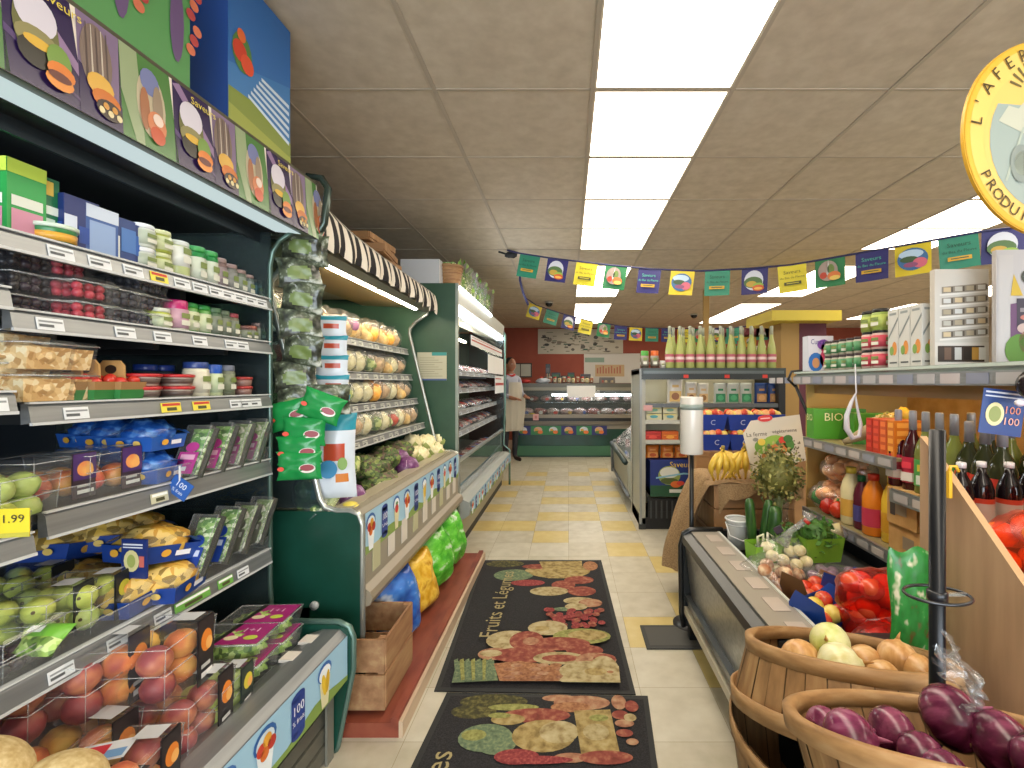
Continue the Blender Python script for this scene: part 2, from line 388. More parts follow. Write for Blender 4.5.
parts = []
b = MB()                                    # body: back, liner, roof, plinth, tub floor
b.box(-.86, -1.75, 0, -.80, 0, 1.86, '#2a3138:.5'); b.box(-.86, -1.75, 1.86, .02, .02, 1.90, 'case_dark')
b.box(-.80, -1.75, 0, .20, 0, .30, '#4b4f4c:.5')
for k in range(6): b.box(-.798, -1.6+k*.28, .45, -.79, -1.588+k*.28, 1.84, '#2a2e30:.4')
b.box(-.80, -1.75, .30, .20, 0, .395, 'case_dark')
parts.append(('body', b))
b = MB(); b.box(-.78, -1.75, .395, .13, -.01, .405, '#23272a:.45')
for k in range(58): y = -1.7+k*.029; b.box(.085, y, .405, .125, y+.014, .4085, '#070808:.6'); b.box(.135, y, .4205, .145, y+.016, .424, '#070808:.6')
b.box(.13, -1.75, .395, .15, -.01, .42, '#23272a:.45')
parts.append(('tub_deck', b))
b = MB(); b.prism([(.15, .40), (.15, .428), (.20, .446), (.262, .446), (.285, .425), (.288, .30), (.262, .262), (.24, .262), (.20, .30), (.20, .38)], -1.75, -.012, 'rail')
parts.append(('bumper', b, 0, [('price_tag', MB().box(.165, y, .4385, .21, y+.05, .4475, '#d9d2c8')) for y in (-.10, -.20)] ))
b = MB(); X = FR((.2895, -1.75, .272), UY, UZ); fruit_strip(b, X, 0, 1.735, .155); parts.append(('printed_strip', b))
b = MB()
for k in range(4): b.box(.20, -1.75, .02+k*.058, .235-.004*k, -.012, .07+k*.058, '#59594f:.45')
b.box(.20, -1.75, .25, .24, -.012, .262, 'rail')
for y in (-.012-.05, -.9): b.box(.236, y, .0, .245, y+.04, .262, '#74746a:.4')
parts.append(('louvre', b))
b = MB(); prof = [(-.86, 0), (.235, 0), (.245, .02), (.30, .30), (.30, .41), (.285, .445), (.25, .46), (-.86, .46)]
b.prism(prof, -.012, .022, 'case_green'); b.tube([(x, .005, z) for x, z in [(.235, .0), (.245, .02), (.302, .30), (.302, .41), (.287, .447), (.25, .464), (.0, .464)]], .011, '#5f7a70:.3:.4')
parts.append(('end_panel', b))
b = MB(); b.box(-.80, -.004, .46, .0, .004, 1.86, 'end_glass')
fr_ = MB(); fr_.tube([(.02, 0, .47), (.005, 0, .52), (.0, 0, .6), (.0, 0, 1.74), (.01, 0, 1.79), (.035, 0, 1.83), (.09, 0, 1.865)], .0085, '#51685f:.25:.5')
parts.append(('end_glass', b, 0, [('frame', fr_), ('bolt', MB().cyl((.18, -.014, .40), (.18, -.02, .40), .01, '#b8bab6'))]))
b = MB(); b.box(-.80, -1.75, 1.862, -.03, -.01, 1.868, '#2c3338:.4')
b.prism([(-.04, 1.87), (.132, 1.855), (.118, 2.055), (.10, 2.07), (-.5, 2.07), (-.5, 1.90)], -1.75, .07, '#5c605a:.4')
parts.append(('canopy', b, 0, [('light_cover', MB().quad((-.035, -1.75, 1.868), (.115, -1.75, 1.853), (.115, .0, 1.853), (-.035, .0, 1.868), 'canopy_glow')),
    ('light_tube', MB().cyl((-.078, -1.7, 1.858), (-.078, -.05, 1.858), .008, 'added_case_tube')), ('trim', MB().box(-.042, -1.75, 1.826, -.034, .0, 1.872, '#20262a:.3')),  # tube added out of sight behind the trim to brighten the goods
    ('end_bracket', MB().tube([(.06, .085, 1.87), (.13, .085, 1.88), (.15, .085, 1.92), (.165, .085, 2.05), (.14, .085, 2.09), (.09, .085, 2.10), (.06, .085, 2.04), (.055, .085, 1.95)], .014, '#3d4a44:.25:.6', closed=True))]))
# printed canopy banner
b = MB(); X = FR((.136, -1.75, 1.856), UY, (-.012, 0, .20)); H = .205
b.add([(0, 0, 0), (1.83, 0, 0), (1.83, H, 0), (0, H, 0)], [(0, 1, 2, 3)], '#e4dccf', False, X)
x = .88-.335*3; i = 0
while x < 1.83:
    wv = (.12, .085, .13)[i % 3]; x1 = min(x+wv, 1.83); x0 = max(x, 0)
    if x1 <= 0: x += wv; i += 1; continue
    g = '::'
    if i % 3 == 0:     # purple panel with a round landscape and a burger
        b.p2(X, [(x0, 0), (x1+.01, 0), (x1-.01, H), (x0, H)], '#2a1c48:.25', 1)
        b.p2(X, [(x0, H*.95), (x0+.02, H), (x1, H*.45), (x1, H*.33)], '#8d7499:.25', 2); b.p2(X, [(x0, H*.35), (x0, H*.42), (x1, H*.12), (x1, H*.09)], '#4e3a6a:.25', 2)
        b.e2(X, x+.05, H*.52, .037, H*.34, '#6a6a40:.25', 3, 18); b.e2(X, x+.05, H*.66, .034, H*.19, '#cfcbd8:.25', 4, 18); b.e2(X, x+.05, H*.42, .036, H*.12, '#8a8458:.25', 5, 16)
        b.e2(X, x+.045, H*.3, .028, H*.13, '#2c2a22:.25', 6); b.e2(X, x+.05, H*.40, .024, H*.05, '#d0a83c:.25', 7)
        b.e2(X, x+.082, H*.34, .021, H*.15, '#6f9040:.25', 9); b.e2(X, x+.084, H*.24, .024, H*.09, '#cf7424:.25', 10); b.e2(X, x+.08, H*.15, .024, H*.08, '#d8862c:.25', 11); b.e2(X, x+.08, H*.19, .02, H*.045, '#5b2012:.25', 12)
        b.t2(X, 'Saveurs', x+.085, H*.88, .026, '#d6c23c', 12)
    elif i % 3 == 1:   # pale panel: forest photo and a sandwich
        b.p2(X, [(x0, 0), (x1, 0), (x1, H), (x0, H)], '#7c6a88:.25', 1); b.p2(X, [(x0, 0), (x1, 0), (x1, H*.26), (x0, H*.5)], '#2a1c48:.25', 2)
        b.e2(X, x+.035, H*.62, .032, H*.34, '#7a6a62:.25', 3, 18)
        for k in range(5): b.p2(X, [(x+.014+k*.010, H*.35), (x+.018+k*.010, H*.35), (x+.017+k*.010, H*.93), (x+.015+k*.010, H*.93)], '#b7ac9e' if k % 2 else '#4b3c38', 4)
        b.e2(X, x+.04, H*.36, .027, H*.12, '#d0a448:.25', 5); b.e2(X, x+.05, H*.24, .029, H*.10, '#c06a20:.25', 6); b.e2(X, x+.055, H*.15, .027, H*.10, '#2c1c14:.25', 7)
        for k in range(5): b.e2(X, x+.038+.009*k, H*(.12+.06*(k % 2)), .006, H*.035, '#c8944a' if k % 2 else '#d8cca0', 8)
    else:              # green panel: person tasting fruit
        b.p2(X, [(x0-.008, 0), (x1+.008, 0), (x1-.008, H), (x0, H)], '#4a783e:.25', 1); b.p2(X, [(x0, H*.5), (x0+.03, H*.0), (x0+.05, 0), (x0+.04, H), (x0, H)], '#8f9f7a:.25', 2)
        b.e2(X, x+.07, H*.5, .036, H*.38, '#b8ad92:.25', 3, 18); b.e2(X, x+.068, H*.75, .024, H*.15, '#7078a4:.25', 4); b.e2(X, x+.052, H*.42, .012, H*.24, '#9c6848:.25', 5); b.e2(X, x+.085, H*.5, .013, H*.26, '#8f7e6a:.25', 5)
        b.e2(X, x+.08, H*.3, .024, H*.15, '#c87c54:.25', 6); b.e2(X, x+.08, H*.18, .019, H*.10, '#b84a24:.25', 7); b.e2(X, x+.082, H*.36, .013, H*.07, '#dcc8bc:.25', 8)
    x += wv; i += 1
b.add([(0, H, -.004), (1.83, H, -.004), (1.83, H+.008, .003), (0, H+.008, .003)], [(0, 1, 2, 3)], '#5d5a4a', False, X)
parts.append(('canopy_banner', b))
W_ = '#dfe3e6'; Yl = '#e8d84a'; Gr = '#6fae4c'
tg = lambda *ys: [(y, .05) for y in ys]
parts.append(shelf(-1.75, -.004, -.55, 0, 1.617, .036, tg(-.70, -.62, -.54)+[(-.47, .05, Yl)]+tg(-.40, -.34, -.28, -.23, -.18, -.13, -.08)))
parts.append(shelf(-.76, -.004, -.58, 0, 1.463, .038, tg(-.72, -.56, -.46, -.34, -.22, -.17)))
parts.append(shelf(-.73, -.004, -.60, 0, 1.275, .040, tg(-.67, )+[(-.44, .06, Yl), (-.34, .06, Yl)]+tg(-.20, -.155, -.11)))
parts.append(shelf(-.70, -.004, -.62, .0, 1.045, .050, [(-.47, .05, '#c9c6a8')], lip=True))
parts.append(shelf(-1.75, -.004, -.64, .0, .725, .046, tg(-.86, -.70, -.58)+[(-.40, .12, Gr), (-.25, .06, Gr)]+tg(-.46, -.17), lip=True))
parts.append(shelf(-1.75, -.775, -.58, .02, 1.50, .038, tg(-.86)))
parts.append(shelf(-1.75, -.775, -.60, .03, 1.30, .038, tg(-.84)))
parts.append(shelf(-1.75, -.745, -.62, .03, 1.02, .040, [(-.9, .06)], lip=True))
Kit('refrigerated_display_case', 'display cooler', parts).place('long open multi-shelf cooler in the left foreground under a purple and green food banner', (0, 0, 0), fr=F1)

# ---- second left cooler (bagged vegetables), awning above
Y0, Y1 = 1.80, 3.40
parts = []
b = MB(); b.box(-1.95, Y0, 0, -1.85, Y1, 2.0, '#c9c6b4:.5'); b.box(-1.85, Y0, 0, -1.0, Y1, .45, '#35392f:.5')
b.box(-1.85, Y0, .5, -1.84, Y1, 1.9, '#d6d2bd:.4'); b.box(-1.95, Y0, 1.93, -1.10, Y1, 1.97, '#8f9086:.4')
b.box(-1.0, Y0+.02, 0, -.99, Y1, .12, '#2c2c28:.5')
parts.append(('body', b))
b = MB(); b.prism([(-1.85, .86), (-1.0, .72), (-.94, .72), (-.94, .70), (-1.85, .80)], Y0+.03, Y1-.02, '#7a7f78:.4'); parts.append(('tub_deck', b))
b = MB(); b.prism([(-.935, .70), (-.935, .80), (-.90, .82), (-.825, .82), (-.805, .805), (-.80, .775), (-.80, .52), (-.83, .52), (-.83, .70)], Y0+.02, Y1, '#8f8878:.4')
b.box(-.93, Y0, .821, -.86, Y1, .826, '#a39a86:.35')
parts.append(('bumper', b))
b = MB(); X = FR((-.7985, Y0+.03, .64), UY, UZ); fruit_strip(b, X, 0, Y1-Y0-.05, .165, seed=3); parts.append(('printed_strip', b))
for k in range(9): y = Y0+.10+k*.165; parts.append(('price_card', MB().box(-.799, y, .55, -.7965, y+.075, .66-.02*(k % 2), '#d2ccc0' if k % 3 else '#b5b48f')))
b = MB(); b.prism([(-.83, .52), (-.80, .52), (-.775, .50), (-.765, .475), (-.775, .45), (-.80, .44), (-.83, .44)], Y0+.02, Y1, '#8a7f6c:.35'); parts.append(('guard_rail', b))
def end_prof(yc):
    return [(-.80, .0), (-.80, .77), (-.815, .81), (-.85, .822), (-.90, .822), (-.945, .835), (-.965, .87), (-1.16, 1.68), (-1.155, 1.72), (-1.11, 1.77), (-1.03, 1.82), (-1.02, 1.90)]
for yy, mm in ((Y0, 'end_glass'), (Y1-.01, 'green_panel')):
    pr = end_prof(0); b = MB(); b.prism([(-1.95, 0)]+[p for p in pr if p[1] < .83]+[(-1.95, .83)], yy, yy+.02, 'case_green')
    gl = MB(); gl.prism([p for p in pr if p[1] > .825]+[(-1.95, 1.9), (-1.95, .835)], yy+.006, yy+.014, mm)
    ed = MB(); ed.tube([(x, yy+.01, z) for x, z in pr], .012, '#a8aba2:.25:.6')
    parts.append(('end_panel', b, 0, [('window', gl), ('frame', ed)]))
b = MB(); b.cyl((-.98, Y0-.008, .46), (-.98, Y0, .46), .017, '#b8bab6'); parts.append(('bolt', b))
b = MB(); b.prism([(-1.03, 1.83), (-1.0, 1.86), (-1.0, 1.93), (-1.10, 1.95), (-1.5, 1.95), (-1.5, 1.90), (-1.14, 1.88)], Y0, Y1, '#77786c:.35')
lt = MB(); lt.cyl((-1.09, Y0+.08, 1.855), (-1.09, Y1-.08, 1.855), .016, 'tube_light')
for y in (Y0+.06, (Y0+Y1)/2, Y1-.08): lt.box(-1.12, y, 1.845, -1.06, y+.03, 1.885, '#4a4a44')
parts.append(('canopy', b, 0, [('light_tube', lt), ('reflector', MB().quad((-1.5, Y0+.02, 1.885), (-1.14, Y0+.02, 1.87), (-1.14, Y1, 1.87), (-1.5, Y1, 1.885), '#8d7f5c:.5'))]))
for k, (z, x) in enumerate(((1.56, -1.17), (1.375, -1.14), (1.205, -1.10), (1.03, -1.05))):
    parts.append(shelf(Y0+.02, Y1-.02, -1.8, x, z, .034, [(Y0+.12+i*.11+.02*(i % 2), .055) for i in range(13)], deck='#8d9088:.4', tagc='#c9ccc2'))
Kit('vegetable_display_case', 'display cooler', parts).place('green-ended open cooler of bagged vegetables under the striped awning', (0, 0, 0))
# awning: black and white striped cloth with hanging valance
b = MB(); fr2 = MB()
def aw(u, v):
    y = 1.745+1.68*u; sag = .02*math.sin(u*math.pi*2.2)
    if v < .55: t = v/.55; return (-1.42+.44*t+.02*math.sin(u*17)*(1-t), y, 2.13+.10*math.exp(-u*7)-.13*t*t+sag*(1-t)-.02*u)
    t = (v-.55)/.45; return (-.98+.022*math.sin(t*2.2)+.012*math.sin(u*75)*t, y, 2.0-.15*t+(.022*abs(math.sin(u*34.5)) if t > .8 else 0)-.03*u+.10*math.exp(-u*7)*(1-t)*.4)
st = lambda u, v: '#e4ddcf:.8' if int(u*44) % 2 else '#1c1a1d:.8'
b.surf(aw, 132, 14, st)
one('striped_awning', 'awning', 'black and white striped cloth awning hanging over the second left cooler', b)

# ---- third left cooler (packed meat), tall dark green end wall
Y0, Y1 = 3.52, 6.05
parts = []
b = MB(); b.box(-1.98, Y0, 0, -1.88, Y1, 2.06, '#5a5c58:.5'); b.box(-1.9, Y0, 0, -.95, Y1, .32, '#4a4438:.6'); b.box(-1.9, Y0, 1.98, -.88, Y1, 2.06, '#5d6a62:.4'); b.box(-1.88, Y0, .5, -1.87, Y1, 1.96, '#a3a8aa:.3')
parts.append(('body', b))
b = MB(); b.box(-1.98, Y0-.03, 0, -.83, Y0, 2.07, 'green_panel'); b.box(-.845, Y0-.032, 0, -.826, Y0+.002, 2.07, '#9aa39a:.3:.4'); parts.append(('end_wall', b))
b = MB(); b.box(-1.9, Y1-.02, .5, -.84, Y1-.012, 1.96, 'end_glass'); parts.append(('end_glass', b, 0, [('frame', MB().tube([(-.76, Y1, 0), (-.76, Y1, .45), (-.84, Y1, .52), (-.82, Y1, 1.0), (-.82, Y1, 1.95), (-.88, Y1, 2.04)], .014, '#6f8f86:.25:.4'))]))
b = MB(); b.prism([(-.92, 1.86), (-.84, 1.93), (-.83, 2.06), (-.86, 2.075), (-1.2, 2.075), (-1.2, 1.95)], Y0, Y1, '#c9cdc8:.4')
parts.append(('canopy', b, 0, [('light_tube', MB().box(-.90, Y0+.03, 1.872, -.845, Y1-.03, 1.915, 'cold_tube')), ('light_tube', MB().box(-.83, Y0+.03, 2.035, -.822, Y0+1.5, 2.06, 'cold_tube')), ('light_tube', MB().box(-1.25, Y0+.03, 1.80, -1.21, Y1-.5, 1.815, 'tube_light'))]))
b = MB(); b.prism([(-.95, .28), (-.80, .28), (-.755, .31), (-.745, .36), (-.755, .41), (-.80, .43), (-.95, .43)], Y0+.02, Y1, '#a0a39c:.35'); X = FR((-.7445, Y0+.05, .30), UY, UZ); 
parts.append(('bumper', b)); c = MB(); fruit_strip(c, X, 0, Y1-Y0-.08, .12, seed=2); parts.append(('printed_strip', c))
b = MB(); b.box(-.95, Y0, 0, -.86, Y1, .09, '#2c2a26:.6'); b.box(-.93, Y0, .09, -.84, Y1, .29, '#a39a80:.5'); parts.append(('kick_plate', b))
b = MB(); b.box(-.86, Y0, .43, -.852, Y1-.02, .70, 'case_glass'); b.box(-.875, Y0, .70, -.84, Y1-.02, .72, '#b4b8b4:.3:.5'); b.box(-.95, Y0, .43, -.93, Y1, .66, 'case_green'); parts.append(('glass_front', b))
for z in (1.42, 1.27, 1.08, .90): parts.append(shelf(Y0+.02, Y1-.03, -1.85, -.93, z, .035, [(Y0+.15+i*.28, .08) for i in range(8)], deck='#8c9092:.35', tagc='#c4ccd4'))
b = MB(); b.prism([(-1.85, .62), (-.93, .56), (-.93, .53), (-1.85, .58)], Y0, Y1-.02, '#9a9d9a:.4'); parts.append(('tub_deck', b))
Kit('meat_display_case', 'display cooler', parts).place('packed-meat cooler ending the left row, with a tall plain green end wall', (0, 0, 0))
b = MB(); X = FR((-1.13, Y0-.034, 1.34), UX, UZ); b.box(0, 0, -.002, .22, .21, .001, '#b7b49c:.6', X); b.box(.11, .185, .001, .22, .21, .002, '#3a8f8c', X); b.r2(X, 0, 0, .22, .012, '#4b5f94', 4)
for k in range(9): b.r2(X, .02, .03+k*.017, .19-.03*(k % 3), .034+k*.017, '#8f8c78', 4)
one('notice_sheet', 'notice', 'yellowed paper notice taped to the green end wall of the meat cooler', b)
for (px0, px1, y0_, y1_, lab, c) in ((471, 502, 344, 352, 'wide white notice strip with red lines hung inside the meat cooler', '#e6e8ea'), (488, 503, 357, 374, 'larger blank white notice on the glass of the meat cooler', '#eef0f0'), (495, 503.6, 376, 393, 'small white notice with red print on the glass of the meat cooler', '#dfe3e6')):
    Ya = F*-.835/(px0-CX); Yb = F*-.835/(px1-CX); Ym = (Ya+Yb)/2; za = EYE-(y1_-CY)/F*Ym; zb = EYE-(y0_-CY)/F*Ym
    b = MB(); X = FR((-.835, Ya, za), UY, UZ); wd = Yb-Ya; h = zb-za; b.box(0, 0, -.001, wd, h, .001, c, X)
    if 'red' in lab: b.r2(X, .02, h*.45, wd-.02, h*.6, '#b8403c', 3); b.r2(X, .02, h*.8, wd*.7, h*.86, '#b8403c', 3)
    one('notice_sheet', 'notice', lab, b)
# wooden platform under the second cooler
b = MB(); b.box(-.985, 1.73, .0, -.66, 3.46, .055, 'red_platform'); b.box(-.66, 1.73, .0, -.63, 3.46, .075, 'red_platform'); b.box(-.63, 1.73, .0, -.615, 3.46, .06, '#c0a88c:.6')
one('wooden_platform', 'platform', 'long low red-brown wooden platform on the floor beneath the vegetable cooler', b)

# ================================================================ RIGHT COOLER  (Y .95 .. 2.43)
parts = []; Ya, Yb = 1.37, 2.42
b = MB(); b.prism([(.66, .06), (2.0, .06), (2.0, 1.30), (1.95, 1.30), (1.95, .36), (.69, .36)], Ya, Yb, '#8b7c50:.5'); parts.append(('body', b))
b = MB(); b.prism([(.64, .16), (.66, .16), (.62, .50), (.60, .50)], Ya, Yb-.03, 'steel'); b.box(.615, Ya, .455, .635, Yb, .47, '#6b4f35:.5')
b.box(.605, Ya, .20, .645, Yb, .225, '#5a5d5e:.3:.5'); b.box(.60, Ya, .13, .66, Yb, .165, '#b9b09a:.4')
parts.append(('front_panel', b))
b = MB(); b.prism([(.60, .48), (.585, .505), (.59, .535), (.625, .55), (.635, .55), (.635, .48)], Ya, Yb, '#2c2f31:.35'); b.box(.635, Ya, .545, .77, Yb, .553, '#9c958a:.35'); b.box(.77, Ya, .50, .782, Yb, .556, '#c9ccc8:.3')
tk = [('price_tag', MB().box(.69, 1.39+k*.17, .554, .75, 1.39+k*.17+.10, .5555, '#b8aca2')) for k in range(6)]
parts.append(('front_rail', b, 0, tk))
b = MB(); b.prism([(.78, .40), (1.36, .50), (1.36, .47), (.78, .37)], Ya, Yb, '#4c4f4e:.4'); parts.append(('tub_deck', b))
b = MB(); b.prism([(.60, .06), (.59, .12), (.585, .48), (.60, .54), (.635, .556), (.80, .556), (1.2, .556), (1.3, .60), (1.95, .60), (2.0, .06)], Yb-.012, Yb+.02, '#26292a:.4')
b.tube([(.60, Yb-.01, .06), (.587, Yb-.01, .13), (.583, Yb-.01, .48), (.60, Yb-.01, .54), (.635, Yb-.01, .56), (.80, Yb-.01, .56)], .014, '#1b1d1e:.3')
parts.append(('end_panel', b))
parts.append(('end_cap', MB().box(.60, Ya-.05, .10, 1.90, Ya-.002, .585, '#2c2f31:.35')))
for y in (1.38, Yb-.05): parts.append(('foot', MB().box(.62, y, 0, .66, y+.04, .13, 'dark_metal')))
for z, x, l0, l1 in ((1.02, 1.30, 1.84, 2.62), (.90, 1.28, 1.42, 1.83), (.64, 1.30, 1.38, 2.55)):
    parts.append(shelf(l0, l1, 1.9, x, z, .045, [], deck='#6c5a2c:.5')) if False else None
    d = MB(); d.box(x, l0, z-.012, 1.9, l1, z, '#8c815c:.5'); r = MB(); r.box(x-.016, l0, z-.045, x, l1, z+.006, 'rail')
    for k in range(int((l1-l0)/.1)): r.box(x-.0175, l0+.01+k*.1, z-.035, x-.015, l0+.085+k*.1, z-.006, ('#a9a6a6', '#8f93a0', '#b9b2ac')[k % 3])
    parts.append(('shelf', d, 0, [('price_rail', r)]))
b = MB(); b.prism([(1.30, 1.325), (1.30, 1.365), (1.33, 1.385), (2.0, 1.385), (2.0, 1.325)], Ya-.1, 2.66, '#7e8a84:.3:.3'); b.box(1.292, Ya-.1, 1.372, 1.303, 2.66, 1.382, '#b9c6be:.3')
r = MB(); r.box(1.290, Ya-.1, 1.312, 1.30, 2.66, 1.358, 'rail')
for k in range(16): r.box(1.288, Ya-.05+k*.105, 1.318, 1.2905, Ya+.03+k*.105, 1.352, ('#a9a9ad', '#83899c', '#b5aeb0')[k % 3])
parts.append(('canopy', b, 0, [('price_rail', r), ('light_tube', MB().cyl((1.47, 1.25, 1.302), (1.47, 2.55, 1.302), .012, 'warm_tube')), ('light_baffle', MB().box(1.40, 1.22, 1.262, 1.412, 2.64, 1.326, '#a07c4c:.5')), ('cable', MB().tube([(1.30, 2.66, 1.30), (1.26, 2.66, 1.34), (1.28, 2.665, 1.385), (1.36, 2.66, 1.392), (1.5, 2.66, 1.39)], .008, '#101112:.4')), ('strut', MB().tube([(1.30, 2.66, 1.31), (1.38, 2.64, 1.1), (1.50, 2.62, .95)], .009, '#15171a:.4'))]))
parts.append(('back_panel', MB().box(1.93, Ya, .6, 1.95, 2.66, 1.32, 'cardboard'))); parts.append(('end_wall', MB().box(1.36, 2.645, .44, 1.95, 2.66, 1.318, '#b09050:.6')))
Kit('produce_display_case', 'display cooler', parts).place('low open produce cooler on the right with warm-lit shelves and a grey top shelf', (0, 0, 0))

# ================================================================ FAR FIXTURES
# square ended island: upright grocery shelves facing the aisle end, low freezer behind along the aisle
parts = []; Yf = 4.2
b = MB(); b.box(.66, Yf+.55, 0, 1.93, Yf+.65, 1.44, '#ddd9c8:.5'); b.box(.66, Yf, 0, .70, Yf+.6, 1.44, '#a3a294:.4'); b.box(1.90, Yf-.01, .0, 1.96, Yf+.6, 1.44, '#1b1e22:.4'); b.box(.66, Yf, .0, 1.93, Yf+.55, .10, '#151617:.6')
parts.append(('body', b)); parts.append(('back_panel', MB().box(.70, Yf+.54, .1, 1.90, Yf+.55, 1.42, '#dcd6bb:.5')))
parts.append(('side_frame', MB().box(.645, Yf-.02, .05, .665, Yf+.02, 1.45, '#8c8f8c:.3').box(.64, Yf-.01, .0, .70, Yf+.02, .05, '#2a2c2c')))
b = MB(); b.box(.66, Yf-.02, 1.40, 1.96, Yf+.65, 1.455, '#3a4345:.4'); b.box(.66, Yf-.02, 1.352, 1.96, Yf-.005, 1.40, '#2c3335:.4'); b.box(.68, Yf-.025, 1.405, 1.94, Yf-.019, 1.43, '#5d686a:.3'); parts.append(('top_shelf', b))
for z, x1 in ((1.13, 1.90), (.98, 1.12), (.80, 1.12), (.78, 1.90)):
    x0 = 1.14 if z == .78 else .70
    d = MB(); d.box(x0, Yf+.02, z-.012, x1, Yf+.54, z, '#c9c5b2:.4'); r = MB(); r.box(x0, Yf, z-.03, x1, Yf+.02, z+.006, '#5c6266:.4' if z > 1 else '#b5b5aa:.4'); parts.append(('shelf', d, 0, [('price_rail', r)]))
b = MB(); b.box(.72, Yf-.01, .10, 1.42, Yf+.3, .16, '#141516:.5')
for k in range(14): b.box(.74+k*.048, Yf-.014, .10, .755+k*.048, Yf-.01, .26, '#3a3c3c:.5')
b.box(.72, Yf-.008, .16, 1.42, Yf+.01, .28, '#0e0f10:.5'); parts.append(('vent_grille', b))
parts.append(('light_tube', MB().cyl((.78, Yf+.10, 1.378), (1.88, Yf+.10, 1.378), .010, 'added_shelf_tube')))  # added tube, hidden by the fascia, lightens the cream shelf back
Kit('grocery_shelf_unit', 'shelving', parts).place('upright grocery shelf unit facing the camera at the end of the aisle, bottles on top', (0, 0, 0))
b = MB(); b.box(.74, Yf-.02, .30, 1.40, Yf+.25, .36, '#1d5a36:.5'); X = FR((.74, Yf-.021, .30), UX, UZ); b.r2(X, 0, 0, .66, .13, '#1e4c30', 1); b.r2(X, 0, .10, .66, .33, '#1c2f72', 2)
b.box(.74, Yf-.019, .30, 1.40, Yf+.25, .62, '#1c2f72'); b.t2(X, 'Saveurs', .28, .285, .07, '#d9b43c', 4)
for cx_, cc in ((.17, '#d4d3c6'), (.56, '#c9b8a2')): b.e2(X, cx_, .19, .10, .085, '#8a9a4c', 3, 20); b.e2(X, cx_, .215, .085, .05, cc, 4, 18); b.e2(X, cx_, .14, .08, .028, '#4c5a2c', 5); b.e2(X, cx_+.06, .11, .05, .03, '#d0682c', 6); b.e2(X, cx_+.10, .12, .035, .02, '#c8402c', 7)
b.p2(X, [(.05, .16), (.3, .2), (.5, .185), (.66, .23), (.66, .24), (.5, .20), (.3, .215), (.05, .175)], '#7fb0c4', 8); b.r2(X, .17, .035, .40, .065, '#cfd2c4', 6)
one('printed_box_display', 'advert panel', 'blue and green printed advert panel low on the far shelf unit', b)
# low freezer along the aisle
parts = []; 
b = MB(); b.prism([(.66, .08), (.64, .12), (.615, .50), (.66, .50), (.68, .45), (1.45, .45), (1.45, .08)], 4.86, 6.44, '#9a9a8a:.4'); b.box(.70, 4.86, 0, 1.45, 6.44, .08, '#2a2a28'); parts.append(('body', b))
b = MB(); b.tube([(.60, 4.86, .49), (.60, 6.44, .49)], .03, '#2a3a38:.3'); b.tube([(.63, 4.86, .14), (.63, 6.46, .14)], .02, '#7c8084:.3'); parts.append(('bumper', b))
b = MB(); b.tube([(.62, 6.44, .1), (.61, 6.44, .47), (.64, 6.44, .52), (.8, 6.44, .53)], .025, '#74787a:.3'); parts.append(('end_frame', b))
b = MB(); b.quad((.64, 4.86, .52), (.64, 6.44, .52), (1.0, 6.44, .85), (1.0, 4.86, .85), 'case_glass'); b.box(.98, 4.86, .80, 1.02, 6.44, .86, '#8c9092:.3'); b.box(1.0, 4.86, .45, 1.03, 6.44, .80, '#7a8084:.4'); parts.append(('glass_lid', b))
Kit('island_freezer', 'freezer', parts).place('low island freezer with a sloping glass lid behind the far shelf unit', (0, 0, 0))

# service counter
parts = []; Yc = 8.25
b = MB(); b.box(-.93, Yc+.05, 0, 1.35, Yc+.95, .52, 'case_green'); b.box(-.93, Yc+.02, .03, 1.35, Yc+.06, .20, '#3a6b4c:.5'); b.box(-.90, Yc+.06, 0, 1.33, Yc+.2, .03, '#15181a'); b.box(-.93, Yc+.85, .5, 1.35, Yc+.95, 1.28, '#4a4c46:.4'); parts.append(('body', b))
b = MB(); b.box(-.93, Yc, .58, 1.35, Yc+.85, .64, '#6b6456:.4'); b.box(-.93, Yc-.01, .70, 1.35, Yc+.06, .76, '#857c6c:.35'); b.box(-.91, Yc+.1, .64, 1.33, Yc+.85, .72, '#a39a8c:.4'); b.box(-.93, Yc+.02, .64, 1.35, Yc+.05, .70, '#1a1a1a:.4'); b.box(-.93, Yc+.04, .50, 1.35, Yc+.07, .58, '#8a8476:.4'); parts.append(('display_deck', b))
b = MB(); b.box(-.93, Yc+.30, 1.24, 1.35, Yc+.95, 1.315, '#5d5a4e:.35'); b.box(-.93, Yc+.29, 1.18, 1.35, Yc+.31, 1.24, '#87826f:.35'); parts.append(('top', b, 0, [('light_tube', MB().cyl((-.30, Yc+.36, 1.10), (1.25, Yc+.36, 1.10), .018, 'cold_tube'))]))
parts.append(('glass_front', MB().quad((-.91, Yc+.03, .76), (1.33, Yc+.03, .76), (1.33, Yc+.30, 1.20), (-.91, Yc+.30, 1.20), 'case_glass')))
for x in (-.95, 1.33): parts.append(('end_panel', MB().prism([(0, .5), (.95, .5), (.95, 1.3), (.30, 1.3), (.0, .76)], 0, .025, '#77766c:.35', T(x, Yc, 0) @ RZ(90) @ Matrix.Diagonal((1, -1, 1, 1)))))
parts.append(('inner_shelf', MB().box(-.90, Yc+.35, .95, 1.32, Yc+.85, .965, 'case_glass')))
Kit('service_counter', 'deli counter', parts).place('glass-fronted deli counter across the far end of the aisle', (0, 0, 0))
b = MB(); X = FR((-.93, Yc-.012, .40), UX, UZ)
